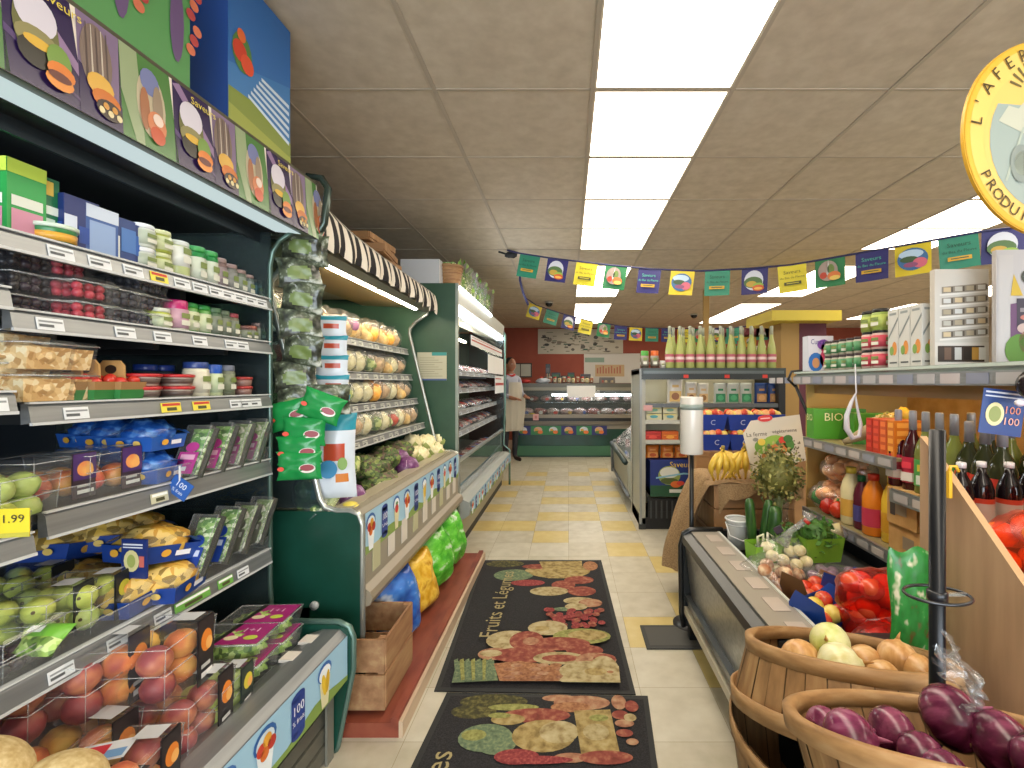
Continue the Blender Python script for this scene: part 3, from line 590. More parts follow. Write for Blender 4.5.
for k in range(6):
    x = k*.27; c = ('#262a68', '#2f7a4c')[1 if k in (1, 2, 4) else 0]; b.box(x, 0, -.004, x+.27, .16, 0, c, X)
    b.e2(X, x+.13, .085, .075, .06, '#c9cfd8' if k % 2 == 0 else '#c9a08c', 2, 16); b.e2(X, x+.13, .05, .07, .03, '#4c7a3c', 3); b.e2(X, x+.17, .05, .045, .032, '#d8702c', 4); b.e2(X, x+.10, .09, .03, .02, '#cfa23c', 5)
one('printed_strip', 'printed strip', 'row of blue and green food prints along the front of the deli counter', b)
b = MB(); X = FR((-.02, Yc+.22, 1.06), UX, UZ); b.box(0, 0, -.002, .52, .21, .002, '#f6f6f4', X); one('notice_sheet', 'notice', 'blank white sheet hanging at the middle of the deli counter glass', b)
b = MB(); X = FR((-.62, Yc-.014, .66), UX, UZ); b.box(0, 0, -.002, .10, .11, .002, '#d9a09c', X); b.r2(X, .03, .03, .07, .08, '#c47a78', 3); one('notice_sheet', 'notice', 'small square pink tag on the left of the deli counter rail', b)

# ================================================================ PACKAGING KITS
def pane(mb, x, y, z, w_, d, h, m):   # open-bottomed thin box walls + lid
    mb.box(x-w_/2, y-d/2, z, x+w_/2, y+d/2, z+h, m)
def clam_parts(w_, d, h, fr, fc, lab, seed=0, layers=2, fname='fruit', sleeve=None, stem=None):
    """hinged clear punnet full of fruit: w_ along x, d along y"""
    rn = random.Random(seed); P_ = []
    sh = MB(); sh.taper(w_*.9, d*.9, w_, d, 0, h*.93, 'clear_plastic', top=False, bottom=False); sh.taper(w_, d, w_*.93, d*.93, h*.93, h, 'clear_plastic', bottom=False)
    for z, q in ((h*.55, .97), (h*.93, 1.015)):
        a, c = w_*q/2, d*q/2; sh.tube([(-a, -c, z), (a, -c, z), (a, c, z), (-a, c, z)], .0014, 'edge_plastic', 5, closed=True)
    for a, c in ((-1, -1), (1, -1), (1, 1), (-1, 1)): sh.tube([(a*w_*.45, c*d*.45, .003), (a*w_*.5, c*d*.5, h*.93)], .0009, 'edge_plastic', 4)
    P_.append(('shell', sh))
    nx = max(1, int(w_*.9/(2*fr))); ny = max(1, int(d*.9/(2*fr))); k = 0
    for l in range(layers):
        for i in range(nx):
            for j in range(ny):
                z = fr+l*fr*1.7+.003
                if z+fr > h*1.02: continue
                x = (i+.5-nx/2)*(w_*.88/nx)+rn.uniform(-.1, .1)*fr; y = (j+.5-ny/2)*(d*.88/ny)+rn.uniform(-.1, .1)*fr
                m = MB(); m.ell((x, y, z), (fr*.97, fr*.97, fr*.93), fc[k % len(fc)], amp=.06, fq=1.5, seed=k, n=12, k=8, Q=RX(rn.uniform(0, 180)) @ RY(rn.uniform(0, 90)))
                if stem: m.ell((x+fr*.3, y-fr*.85, z+fr*.2), fr*.14, stem, n=6, k=4)
                P_.append((fname, m)); k += 1
    if sleeve is not None:
        s_ = MB(); c1, c2 = sleeve; y0 = d/2-.042
        s_.box(w_/2-.001, y0-.028, .002, w_/2+.002, y0+.028, h+.002, c1)
        X = FR((-w_/2-.0026, y0+.028, 0), (0, -1, 0), UZ)   # aisle side is +x after rz
        for X in (FR((w_/2+.0026, y0-.028, 0), (0, 1, 0), UZ), FR((-.028, 0, h+.0026), (1, 0, 0), (0, 1, 0))):
            pass
        X = FR((w_/2+.0026, y0-.028, 0), (0, 1, 0), UZ); s_.r2(X, 0, h*.42, .056, h, c2, 1); s_.e2(X, .028, h*.66, .02, h*.17, fc[0] if lab is None else lab, 2); s_.e2(X, .036, h*.6, .012, h*.10, '#f0b060', 3)
        s_.r2(X, .008, h*.12, .048, h*.2, '#d8d8d4', 3); s_.r2(X, .008, h*.26, .04, h*.32, '#b8b8b4', 3)
        s_.r2(FR((-w_/2, y0-.028, h+.0026), UX, UY), w_*.66, .008, w_*.94, .050, '#c4c6c8', 3)
        P_.append(('label_sleeve', s_))
    return P_
def carton_parts(w_, d, h, c, front=(), bev=.001):
    b = MB(); b.box(-w_/2, -d/2, 0, w_/2, d/2, h, c+':.35')
    X = FR((-w_/2, -d/2-.0004, 0), UX, UZ); X2 = FR((w_/2+.0004, -d/2, 0), UY, UZ)
    for (x0, y0, x1, y1, m) in front:
        b.r2(X, x0*w_, y0*h, x1*w_, y1*h, m, 1); b.r2(X2, x0*d, y0*h, x1*d, y1*h, m, 1)
    return b
def jar_parts(r, h, body, lid, label, lh=.18, l0=.12, l1=.72, n=16):
    b = MB(); b.lathe([(r*.9, 0), (r, h*.04), (r, h*(1-lh)-.004), (r*.86, h*(1-lh))], body, n=n)
    P_ = [('jar_body', b)]
    P_.append(('lid', MB().lathe([(r*.93, h*(1-lh)), (r*.95, h*(1-lh)+.002), (r*.95, h-.002), (r*.9, h)], lid, n=n)))
    if label:
        l = MB(); l.lathe([(r*1.012, h*l0), (r*1.012, h*l1)], label, n=n)
        for k, c in enumerate(('#d8d8c8', '#7a8a4c')):
            for a in (-90, 0, 180): X = RZ(a+90) @ FR((0, -r*1.03, h*(l0+.1)), UX, UZ); l.r2(X, -r*.5, h*.22*k, r*.45, h*(.22*k+.16), c, 1)
        P_.append(('label', l))
    return P_
def punnet_parts(w_, d, h, c, seed=1):      # shallow clear tray of berries, closed
    rn = random.Random(seed); sh = MB(); sh.taper(w_*.88, d*.88, w_, d, 0, h*.75, 'clear_plastic', top=False); sh.taper(w_*1.03, d*1.03, w_*.9, d*.9, h*.75, h, 'clear_plastic', bottom=False)
    a, q = w_*.52, d*.52; sh.tube([(-a, -q, h*.76), (a, -q, h*.76), (a, q, h*.76), (-a, q, h*.76)], .002, 'edge_plastic', 5, closed=True)
    be = MB(); r = .0105 if h > .04 else .008
    for i in range(int(w_*.86/(2*r))):
        for j in range(int(d*.86/(2*r))):
            for l in range(2):
                be.ell((-w_*.40+(i+.5)*w_*.8/int(w_*.86/(2*r))+rn.uniform(-.002, .002), -d*.40+(j+.5)*d*.8/int(d*.86/(2*r)), r+l*r*1.5), r, c[rn.randrange(len(c))], n=7, k=5)
    return [('shell', sh), ('berries', be)]
def place_near(kit, px, X, z, label, **k): return kit.place(label, at(px, X, z), **k)

spec('peach', t='noise', c=['#f0b05c', '#de7c40', '#b84a3a'], s=18, det=2, r=.6)
spec('plum', t='noise', c=['#d88a5c', '#a04444', '#74303c'], s=16, det=2, r=.5)
spec('peach_y', t='noise', c=['#f0cc64', '#eab04c', '#d07040'], s=14, det=2, r=.6)
spec('pear', t='noise', c=['#d0d468', '#bcc454', '#a4ac44'], s=30, det=3, r=.45)
spec('apple_g', t='noise', c=['#c4d07c', '#a8bc60', '#d0d890'], s=20, det=3, r=.35)
spec('apple_r', t='noise', c=['#f0c068', '#e07848', '#c03a48'], s=12, det=2, r=.35)
spec('melon', t='noise', c=['#b89c64', '#c8b07c', '#d8c594'], s=90, det=3, r=.7, bump=.6, bd=.002)
spec('nuts', t='vor', c=['#d0a66c', '#e0bc84', '#ecd0a0', '#b88c54', '#f0dcb4'], s=90, r=.5)
spec('salad', t='vor', c=['#6a8a3c', '#8cac4c', '#a8c868', '#4c6a30', '#c0d488'], s=70, r=.5)
spec('herb', t='vor', c=['#5a8a40', '#74a450', '#487034', '#90b868', '#c8d8b0'], s=110, r=.5)
spec('stone_fruit', t='vor', c=['#d8b04a', '#c9963a', '#8f7434', '#e0c070'], s=50, r=.5)
spec('blue_print', t='vor', c=['#1d4f9c', '#2560ae', '#3c7ac0', '#1a4488', '#8fb4d8'], s=60, r=.3)

G1 = 'goods in the nearest left cooler'
dg = lambda x: x
# ---- top shelf of cooler 1 (z 1.617)
zA = 1.620
K = Kit('juice_carton', 'carton', [('juice_carton', carton_parts(.085, .07, .165, '#2f9a4c', [(.1, .05, .9, .38, '#c98aa0'), (.1, .42, .9, .55, '#d8dcd0'), (0, .82, 1, 1, '#b8d04a')]))])
K.place('green carton with a pink and lime print at the left end of the top shelf', at(8, -1.19, zA), -2)
K = Kit('juice_carton', 'carton', [('juice_carton', carton_parts(.045, .06, .155, '#176a44', [(.15, .02, .85, .42, '#b8d0c4'), (.2, .1, .8, .3, '#3a8f9c'), (.0, .48, 1, .6, '#d8e4dc'), (.3, .75, .8, .95, '#d8b44c')]))])
K.place('tall narrow teal and white carton on the top shelf, behind the lime and pink one', at(34, -1.175, zA), -2)
K = Kit('margarine_tub', 'tub', [('tub', MB().lathe([(.034, 0), (.038, .036), (.038, .04)], '#2e7a44:.3', n=20, sx=1.1)), ('lid', MB().lathe([(.041, .04), (.041, .048), (.036, .05)], '#c9d8c4:.3', n=20, sx=1.1)), ('band', MB().lathe([(.0372, .012), (.0385, .03)], '#d8a03a:.3', n=20, sx=1.1))])
K.place('small green tub with an orange band on the top shelf beside the tall carton', at(52, -1.15, zA))
for n_, (px, w_, h, c, fr_) in enumerate([(68, .05, .13, '#1c2e6a', [(.0, .0, .35, .65, '#d0d8e8'), (.4, .2, .95, .5, '#2a4c9c')]), (88, .055, .125, '#3a5c9c', [(.1, .1, .9, .7, '#8fa8d0'), (.0, .75, 1, 1, '#c9d4e4')]), (108, .05, .12, '#28427c', [(.05, .0, .45, .6, '#dfe3da'), (.5, .3, 1, .8, '#4c78b8')]), (122, .05, .115, '#1d3470', [(.1, .3, .9, .75, '#2c5cac'), (.2, .1, .5, .3, '#d8c04a')]), (136, .045, .11, '#2b4588', [(.2, .2, .8, .6, '#8fb0d8')])]):
    K = Kit('snack_carton', 'carton', [('snack_carton', carton_parts(w_+.02, .075, h, c, fr_))])
    K.place('blue boxed carton on the top shelf, %s in its row of five' % left(n_, 5), at(px, -1.17, zA), -3, 'blue cartons on the top shelf of the nearest cooler')
jk = {}
def jar(key, r, h, body, lid, label, **k):
    if key not in jk: jk[key] = Kit(k.pop('name', 'jar'), k.pop('cat', 'jar'), jar_parts(r, h, body, lid, label, **k))
    return jk[key]
ja = lambda: jar('white', .030, .062, '#c8ccc0:.3', '#d8dadc:.3', '#b0b8a4:.4')
jb = lambda: jar('lime', .030, .062, '#a3ac4c:.3', '#c8cc9c:.3', '#c9cfa0:.4')
for n_, (px, l, kf) in enumerate([(141, 0, ja), (141, 1, ja), (158, 0, jb), (158, 1, jb)]):
    kf().place('%s jar with a pale lid, %s of its stack on the top shelf' % (('white-labelled', 'white-labelled', 'lime-labelled', 'lime-labelled')[n_], ('bottom', 'top')[l]), at(px, -1.15, zA+l*.063))
jar('tallw', .030, .115, '#b9c48a:.3', '#c4c8c4:.3', '#dfe0d8:.4', lh=.12, l0=.35, l1=.85).place('tall white and lime jar standing beside the stacked jars on the top shelf', at(177, -1.15, zA))
for n_, px in enumerate((195, 208)): jar('green', .027, .118, '#1f7a3a:.3', '#2c8f44:.3', '#cfd6c4:.4', lh=.14).place('bright green canister on the top shelf, %s of the pair' % ('nearer', 'farther')[n_], at(px, -1.15+n_*.0, zA), 0, 'green canisters')
jn = ['reddish grey', 'grey', 'dull green', 'grey'];
for n_, (px, c, l) in enumerate([(218, '#6b5450:.5', '#8f8080:.5'), (229, '#70706a:.5', '#8c8c86:.5'), (238, '#5c6658:.5', '#8b9388:.5'), (246, '#54605c:.5', '#7f8a88:.5'), (254, '#5d6f7a:.5', '#9cb4c0:.5')]):
    jar('gj%d' % n_, .024, .105-.008*n_, c, '#8a7470:.5', l, lh=.14).place('dull jar far along the top shelf, %s of five behind the green canisters' % near(n_, 5), at(px, -1.14, zA), 0, 'dull jars on the top shelf')
# ---- second shelf: berries (z 1.463; near section 1.50)
zB = 1.465
def brow(px, X, n, cols, name, lab, s0=0, kit=None, z=zB, w_=.105, h=.047, spot=''):
    for l in range(n):
        (kit).place('%s, %s of the stack %s' % (lab, ('bottom', 'second', 'third', 'top')[l] if l < n-1 else 'top', spot), at(px, X, z+l*(h+.001)), random.Random(px*10+l).uniform(-6, 6))
kb = Kit('berry_punnet', 'punnet', punnet_parts(.105, .10, .047, ['#1c1420:.35', '#2c1a2c:.35', '#140e18:.35'], 1))
kr = Kit('berry_punnet', 'punnet', punnet_parts(.095, .09, .047, ['#a02838:.35', '#b8384a:.35', '#8c1c2c:.35'], 2))
kc = Kit('berry_punnet', 'punnet', punnet_parts(.11, .10, .047, ['#2a2a34:.35', '#3a3a44:.4', '#201c28:.35'], 3))
brow(14, -1.18, 3, None, '', 'clear punnet of dark blackberries', kit=kb, spot='at the second shelf end')
brow(56, -1.165, 3, None, '', 'clear punnet of red raspberries', kit=kr, spot='nearer the blackberries')
brow(78, -1.13, 2, None, '', 'clear punnet of red raspberries', kit=kr, spot='nearer the blueberries')
brow(107, -1.15, 2, None, '', 'clear punnet of blueberries', kit=kc, spot='nearer the raspberries')
brow(134, -1.16, 3, None, '', 'clear punnet of blueberries', kit=kc, spot='nearer the lime jar')
jar('limeB', .03, .060, '#b0bc4c:.3', '#c9ccc0:.3', '#d0d8b4:.4').place('squat lime jar on the second shelf beside the blueberry punnets', at(157, -1.13, zB))
jar('pink', .031, .092, '#cfd0bc:.3', '#b8286c:.3', '#c9a0b0:.4', lh=.3).place('pink-lidded jar on the second shelf', at(175, -1.13, zB))
for n_, px in enumerate((188, 201)): jar('greenB', .025, .092, '#4f8f3c:.3', '#2f8f44:.3', '#cfd8b4:.4', lh=.14).place('green bottle with an orange fruit label on the second shelf, %s of the pair' % ('nearer', 'farther')[n_], at(px, -1.13, zB), 0, 'green bottles')
for n_, (px, c, l) in enumerate([(213, '#3f5a40:.5', '#4a6a4c:.5'), (222, '#4c5a48:.5', '#5a6a54:.5'), (231, '#6b6450:.5', '#8a3440:.5'), (243, '#5c4a48:.5', '#7a5450:.5'), (250, '#74504c:.5', '#a06050:.5'), (258, '#54504c:.5', '#6c5c58:.5')]):
    jar('dj%d' % n_, .022, (.09, .088, .085, .05, .055, .07)[n_], c, l, '#7d8474:.5', lh=.16).place('muted spice jar far along the second shelf, %s of six' % near(n_, 6), at(px, -1.12, zB), 0, 'muted jars on the second shelf')
# ---- third shelf: nuts, cardboard punnets, tubs (z 1.275 ; near section 1.30)
zC = 1.278
kn = Kit('nut_punnet', 'punnet', [('shell', MB().taper(.10, .09, .112, .10, 0, .058, 'clear_plastic', top=False).taper(.115, .103, .105, .095, .058, .066, 'clear_plastic', bottom=False).tube([(-.057, -.052, .058), (.057, -.052, .058), (.057, .052, .058), (-.057, .052, .058)], .002, 'edge_plastic', 5, closed=True)), ('nuts', MB().ell((0, 0, .030), (.054, .05, .029), 'nuts', amp=.12, fq=6, n=18, k=10).taper(.092, .082, .102, .09, .004, .05, 'nuts'))])
for px, X, n, sp in ((2, -1.18, 2, 'at the left edge of the third shelf'), (24, -1.14, 2, 'beside the left edge stack'), (50, -1.15, 2, 'beside the cardboard punnets')):
    for l in range(n): kn.place('punnet of shelled nuts, %s of the stack %s' % (('bottom', 'top')[l], sp), at(px, X, (zC if px > 20 else 1.302)+l*.067), 4*l)
def cb_parts():
    b = MB(); b.taper(.085, .07, .10, .082, 0, .045, '#9a7448:.7', top=False); b.taper(.0865, .0715, .094, .077, 0, .026, '#2f7a3c:.5', top=False, bottom=False)
    X = FR((0, -.0385, .0), UX, (0, -.06, 1)); b.e2(X, .0, .024, .011, .008, '#c4443a', 3)
    h = MB()
    for s_ in (-1, 1): pass
    h.prism([(-.030, .02), (.030, .02), (.028, .085), (.018, .098), (-.018, .098), (-.028, .085)], -.003, .003, 'cardboard'); X = FR((0, -.0032, .076), UX, UZ); h.e2(X, 0, 0, .013, .011, '#2a1d12', 1)
    X = FR((0, .0032, .076), (-1, 0, 0), UZ); h.e2(X, 0, 0, .013, .011, '#2a1d12', 1)
    P_ = [('tray', b), ('handle', h)]
    for k in range(8): P_.append(('tomato', MB().ell((-.034+.0225*(k % 4), -.02+.04*(k//4), .044+.004*(k % 3)), .013, '#c8382c:.25', n=10, k=7)))
    return P_
K = Kit('cardboard_punnet', 'punnet', cb_parts())
for n_, (px, X) in enumerate(((68, -1.15), (86, -1.14), (112, -1.135))): K.place('cardboard punnet of cherry tomatoes with a carry handle, %s' % ('beside the nut punnets', 'middle one of the three', 'beside the red-lidded tubs')[n_], at(px, X, zC), 8)
def tub_parts():
    return [('tub', MB().lathe([(.034, 0), (.04, .024)], '#b8b4a4:.4', n=20)), ('lid', MB().lathe([(.043, .024), (.044, .031), (.038, .033)], '#b8282c:.3', n=20)), ('label', MB().lathe([(.0365, .006), (.040, .02)], '#5a4a44:.4', n=20))]
K = Kit('dip_tub', 'tub', tub_parts())
for px, X, sp in ((141, -1.125, 'beside the cardboard punnets'), (176, -1.12, 'beside the tall blue-lidded jar')):
    for l in range(2): K.place('red-lidded dip tub, %s of the stack %s' % (('bottom', 'top')[l], sp), at(px, X, zC+l*.034))
for n_, px in enumerate((146, 163)): jar('bl', .03, .095, '#37404c:.4', '#1c3a8c:.3', '#444c5a:.4').place('dark jar with a blue lid behind the dip tubs, %s of the pair' % ('left', 'right')[n_], at(px, -1.22, zC), 0, 'blue-lidded dark jars')
jar('tallcr', .033, .105, '#d8d4bc:.3', '#2c4484:.3', '#dcd8c4:.4').place('tall cream jar with a navy lid on the third shelf', at(196, -1.13, zC))
jar('tallbl', .028, .10, '#c0cca0:.3', '#2454b0:.3', '#c9d8b4:.4', lh=.3).place('jar with a bright blue lid and lime label on the third shelf', at(212, -1.13, zC))
jar('tallgr', .025, .10, '#6a705c:.4', '#6a7080:.4', '#848c70:.5').place('greyish jar beside the bright blue lid on the third shelf', at(226, -1.13, zC))
K2 = Kit('dip_tub', 'tub', [('tub', MB().lathe([(.024, 0), (.027, .022)], '#8a6a60:.4', n=16)), ('lid', MB().lathe([(.029, .022), (.029, .03), (.025, .031)], '#a83430:.3', n=16))])
for l in range(2): K2.place('small red-lidded tub near the far end of the third shelf, %s of its stack' % ('bottom', 'top')[l], at(243, -1.12, zC+l*.032))
# ---- fourth shelf (z 1.045): apples, blue trays, herb packs
zD = 1.05
def rfc(seed): return ['apple_r', 'peach_y', 'peach']
ka = Kit('fruit_clamshell', 'fruit pack', clam_parts(.15, .15, .105, .032, ['apple_r', 'peach', 'apple_r'], None, 3, 2, 'fruit', ('#3a2c34:.4', '#4a2c6a')))
ka.place('purple-labelled clear pack of red and yellow fruit, nearer the yellow price sign', at(34, -1.21, zD), 4)
ka.place('purple-labelled clear pack of red and yellow fruit, beside the blue wrapped trays', at(88, -1.20, zD), 3)
kg = Kit('fruit_clamshell', 'fruit pack', clam_parts(.14, .13, .11, .029, ['apple_g', 'apple_g', 'pear'], None, 5, 2))
kg.place('clear pack of pale green apples at the left edge of the fourth shelf', at(-8, -1.17, 1.025), 10)
def yellow_sign(): 
    b = MB(); b.box(-.07, -.002, 0, .06, .0, .075, '#e0cc2c:.4'); X = FR((-.07, -.0024, 0), UX, UZ); b.e2(X, .03, .055, .03, .022, '#7ba03c', 1); b.t2(X, '1.99', .095, .048, .03, '#2c2c20', 2); b.r2(X, 0, .0, .13, .012, '#b8b03c', 1); b.e2(X, .01, .06, .02, .01, '#c4342c', 2); return b
one('price_sign', 'price sign', 'bright yellow price sign clipped at the left edge of the fourth shelf', yellow_sign(), at(2, -1.06, 1.03), 12, sc_=.72)
def bagtray(w_, d, h, m1, m2, seed):
    b = MB(); b.taper(w_*.9, d*.9, w_, d, 0, h*.45, m1, top=False)
    t = MB(); t.ell((0, 0, h*.45), (w_*.52, d*.5, h*.52), m2, amp=.22, fq=3, seed=seed, n=20, k=12)
    X = FR((-w_*.35, -d*.5, h*.08), UX, (0, -.15, 1)); b.e2(X, w_*.2, h*.18, w_*.09, h*.10, '#e0a838', 2); b.e2(X, w_*.55, h*.18, w_*.08, h*.09, '#d8b860', 2)
    X = FR((w_*.47, -d*.35, h*.05), UY, (.15, 0, 1)); b.e2(X, d*.2, h*.2, d*.09, h*.10, '#e0a838', 3); b.r2(X, d*.38, h*.10, d*.66, h*.24, '#e6e8ee', 3)
    f = MB(); f.surf(lambda u, v: ((u-.5)*w_*1.08, (v-.5)*d*1.08, h*(.93+.10*noise.noise(Vector((u*5, v*5, seed))))-(abs(u-.5)+abs(v-.5))*h*.5), 10, 10, lambda u, v: m1 if (v > .55 and u > .3) else 'film')
    return [('tray', b), ('film', f), ('contents', t)]
spec('blue_bag', t='noise', c=['#173f8a', '#2358ac', '#5b90d0'], s=40, det=2, r=.25)
kt = Kit('wrapped_tray', 'wrapped tray', bagtray(.12, .12, .085, '#2458ac:.3', 'blue_bag', 1))
for px, X, l, lb in ((118, -1.28, 0, 'behind'), (118, -1.28, 1, 'behind'), (148, -1.16, 0, 'front'), (148, -1.16, 1, 'front')):
    kt.place('blue film-wrapped fruit tray on the fourth shelf, %s of the %s stack' % (('bottom', 'top')[l], lb), at(px, X, zD+l*.088), 10-8*l)
kt.place('blue wrapped tray lying at the back between the fruit packs and the stacked trays', at(98, -1.36, zD+.09), -10)
def herb_parts(c1, c2, h=.15, w_=.075, leaf='herb'):
    b = MB(); b.box(-w_/2, -.003, 0, w_/2, .003, h, '#3a3f36:.4')
    t = MB(); t.pillow(w_*.86, h*.92, .03, leaf, T(0, -.012, h*.04), 8, 10, .12, 3)
    s_ = MB(); s_.box(-w_/2, -.030, .0, w_/2, -.003, h, 'film'); s_.tube([(-w_/2, -.03, 0), (w_/2, -.03, 0), (w_/2, -.03, h), (-w_/2, -.03, h)], .0016, 'edge_plastic', 4, closed=True)
    X = FR((-w_/2, -.0305, 0), UX, UZ); l = MB(); l.r2(X, w_*.1, 0.004, w_*.9, h*.45, c1, 1); l.r2(X, w_*.2, h*.30, w_*.8, h*.40, c2, 2); l.r2(X, w_*.2, h*.08, w_*.6, h*.16, '#e4e2e0', 2); l.e2(X, w_*.55, h*.55, w_*.28, h*.10, c1, 1)
    return [('backing', b), ('leaves', t), ('shell', s_), ('label', l)]
kh = Kit('herb_pack', 'herb pack', herb_parts('#b8408c:.4', '#e8b0c8'))
kh2 = Kit('herb_pack', 'herb pack', herb_parts('#8c4a74:.5', '#b8a8b0', leaf='print'))
for n_, (px, k_) in enumerate(((190, kh), (213, kh), (232, kh2), (250, kh2))):
    k_.place('%s-labelled herb pack leaning on the fourth shelf, %s' % (('pink', 'dull purple')[n_ > 1], ('nearer', 'farther')[n_ % 2]+' of the two'), at(px, -1.10, zD-.005), -6, rx=-24, fr=None)
# hanging blue tag
b = MB(); X = I4; b.box(-.03, -.001, -.025, .03, .001, .025, '#2458a8:.4', RY(35)); XX = RY(35) @ FR((0, -.0014, 0), UX, UZ); b.t2(XX, '100', 0, .008, .022, '#e8ecf4', 1); b.t2(XX, '% frais', 0, -.011, .013, '#e8ecf4', 1); b.box(-.002, -.002, .02, .002, .001, .06, '#d8dadc')
one('shelf_tag', 'shelf tag', 'tilted blue tag hanging from the edge of the fourth shelf', b, at(180, -1.055, 1.035))
# ---- fifth shelf (z .725)
zE = .73
kp = Kit('fruit_clamshell', 'fruit pack', clam_parts(.15, .14, .115, .029, ['pear', 'pear', 'apple_g'], '#c8c03c', 8, 3, 'pear', ('#16181a:.4', '#1c1f20'), '#5c4a24'))
kp.place('black-labelled clear pack of green pears on the fifth shelf, beside the blue trays', at(78, -1.19, zE), 12)
kp.place('black-labelled clear pack of green pears on the fifth shelf, nearer the left edge', at(34, -1.22, zE), 12)
kp.place('clear pack of green pears at the back left of the fifth shelf', at(20, -1.40, zE), 4)
ks = Kit('wrapped_tray', 'wrapped tray', bagtray(.15, .15, .10, '#1c3f8c:.3', 'stone_fruit', 2))
for n_, (px, X, l, rz) in enumerate(((122, -1.17, 0, 6), (163, -1.13, 0, 10), (150, -1.16, 1, -10), (84, -1.33, 0, 0), (104, -1.36, 1, 14), (128, -1.36, 1, -5), (60, -1.42, 1, 8))):
    ks.place('blue-edged wrapped tray of yellow fruit, fifth shelf, %s' % ('front left', 'front right', 'upper, tilted on the front two', 'back row beside the pear packs', 'upper back row, middle', 'upper back row, right', 'upper back row, far left')[n_], at(px, X, zE+l*.10), rz, rx=(-12 if l else 0))
b = MB(); b.box(-.035, -.006, 0, .035, 0, .10, '#1c2f6e:.4'); X = FR((-.035, -.0065, 0), UX, UZ); b.e2(X, .03, .045, .022, .028, '#d0c890', 1); b.e2(X, .03, .045, .012, .017, '#9aa458', 2); b.r2(X, .052, .03, .066, .058, '#c4645a', 1); b.r2(X, .006, .085, .062, .089, '#d8dce8', 1); b.r2(X, .006, .078, .062, .081, '#d8dce8', 1)
one('info_card', 'card', 'upright navy card with a round emblem standing between the stone fruit trays', b, at(136, -1.11, zE+.09), -6)
kh3 = Kit('herb_pack', 'herb pack', herb_parts('#1f3f94:.4', '#c8d0e4', .17, .08)); kh4 = Kit('herb_pack', 'herb pack', herb_parts('#5a5c50:.5', '#b0b0a8', .16, .075, 'print'))
for n_, (px, k_) in enumerate(((192, kh3), (216, kh3), (236, kh4), (253, kh4))):
    k_.place('%s-labelled herb pack leaning on the fifth shelf, %s' % (('blue', 'faded grey')[n_ > 1], ('nearer', 'farther')[n_ % 2]+' of the two'), at(px, -1.09, zE+.03), -6, rx=-26)
kbk = Kit('berry_punnet', 'punnet', clam_parts(.13, .13, .085, .013, ['#1c1a20:.4', '#2c2430:.4'], None, 4, 1))
kbk.place('clear ribbed pack of dark berries at the left edge of the fifth shelf', at(0, -1.17, zE), 8)
b = MB(); b.pillow(.12, .09, .05, lambda u, v: '#6fae3c:.35' if v > .45 else 'salad', None, 8, 8, .1, 4); X = FR((-.03, -.034, .05), UX, (0, .2, 1)); b.r2(X, 0, 0, .04, .02, '#e4e6e0', 4)
Kit('salad_bag', 'bag', [('salad_bag', b)]).place('small green-topped bag lying at the left of the fifth shelf in front of the pears', at(30, -1.12, zE+.02), 0, rx=-50, sc_=.75)
# ---- bottom tub (z .405)
zT = .407
spec('flesh', c='#d8742c', r=.5)
kf = Kit('fruit_clamshell', 'fruit pack', clam_parts(.20, .17, .165, .037, ['peach', 'peach_y', 'plum', 'peach'], '#e0822c', 11, 3, 'peach', ('#1d1a1c:.4', '#2c2426')))
kf2 = Kit('fruit_clamshell', 'fruit pack', clam_parts(.20, .17, .165, .037, ['plum', 'peach', 'plum', 'plum'], '#e0822c', 12, 3, 'plum', ('#1d1a1c:.4', '#2c2426')))
kl = Kit('fruit_clamshell', 'fruit pack', clam_parts(.19, .16, .14, .035, ['peach', 'plum', 'peach_y'], '#e0822c', 13, 2, 'peach', ('#1d1a1c:.4', '#2c2426')))
for k_, px, X, z, rz, lb in ((kf, 150, -1.03, zT+.145, 4, 'big clear pack of peaches on top of the tub stack, beside the salad packs'),
    (kf2, 172, -.99, zT, 4, 'clear pack of plums under the big peach pack, nearest the pear pack'),
    (kl, 108, -.97, zT, 6, 'clear pack of peaches under a red and white sticker, low at the tub front'),
    (kf2, 78, -1.14, zT+.145, 2, 'clear pack of dark plums on the upper layer, left of the big peach pack'),
    (kf2, 18, -1.20, zT+.145, 6, 'clear pack of plums at the left edge of the upper tub layer'),
    (kf, 62, -1.10, zT, -4, 'clear pack of peaches half hidden behind the melons'),
    (kf, 118, -1.24, zT+.145, 2, 'clear pack of peaches on the upper layer at the back'),
    (kl, 120, -1.20, zT, 0, 'clear pack of peaches low at the back under the upper packs')):
    k_.place(lb, at(px, X, z), rz)
b = MB(); X = FR((-.045, -.03, 0), UX, UY); b.box(-.045, -.03, 0, .045, .03, .0006, '#d8dde4:.4'); b.r2(X, .004, .02, .05, .05, '#c43440', 3); b.r2(X, .05, .005, .085, .03, '#6f9ccc', 3)
one('sticker_label', 'label', 'red, white and blue sticker on the lid of the low peach pack', b, at(104, -.97, zT+.1415), 20)
kq = Kit('fruit_clamshell', 'fruit pack', clam_parts(.14, .15, .125, .030, ['pear', 'apple_g'], '#d8c83c', 14, 2, 'pear', ('#26302c:.4', '#2c3a30'), '#4c3c1c'))
kq.place('clear pack of green pears in the tub between the peaches and the salad packs', at(212, -.965, zT), 6)
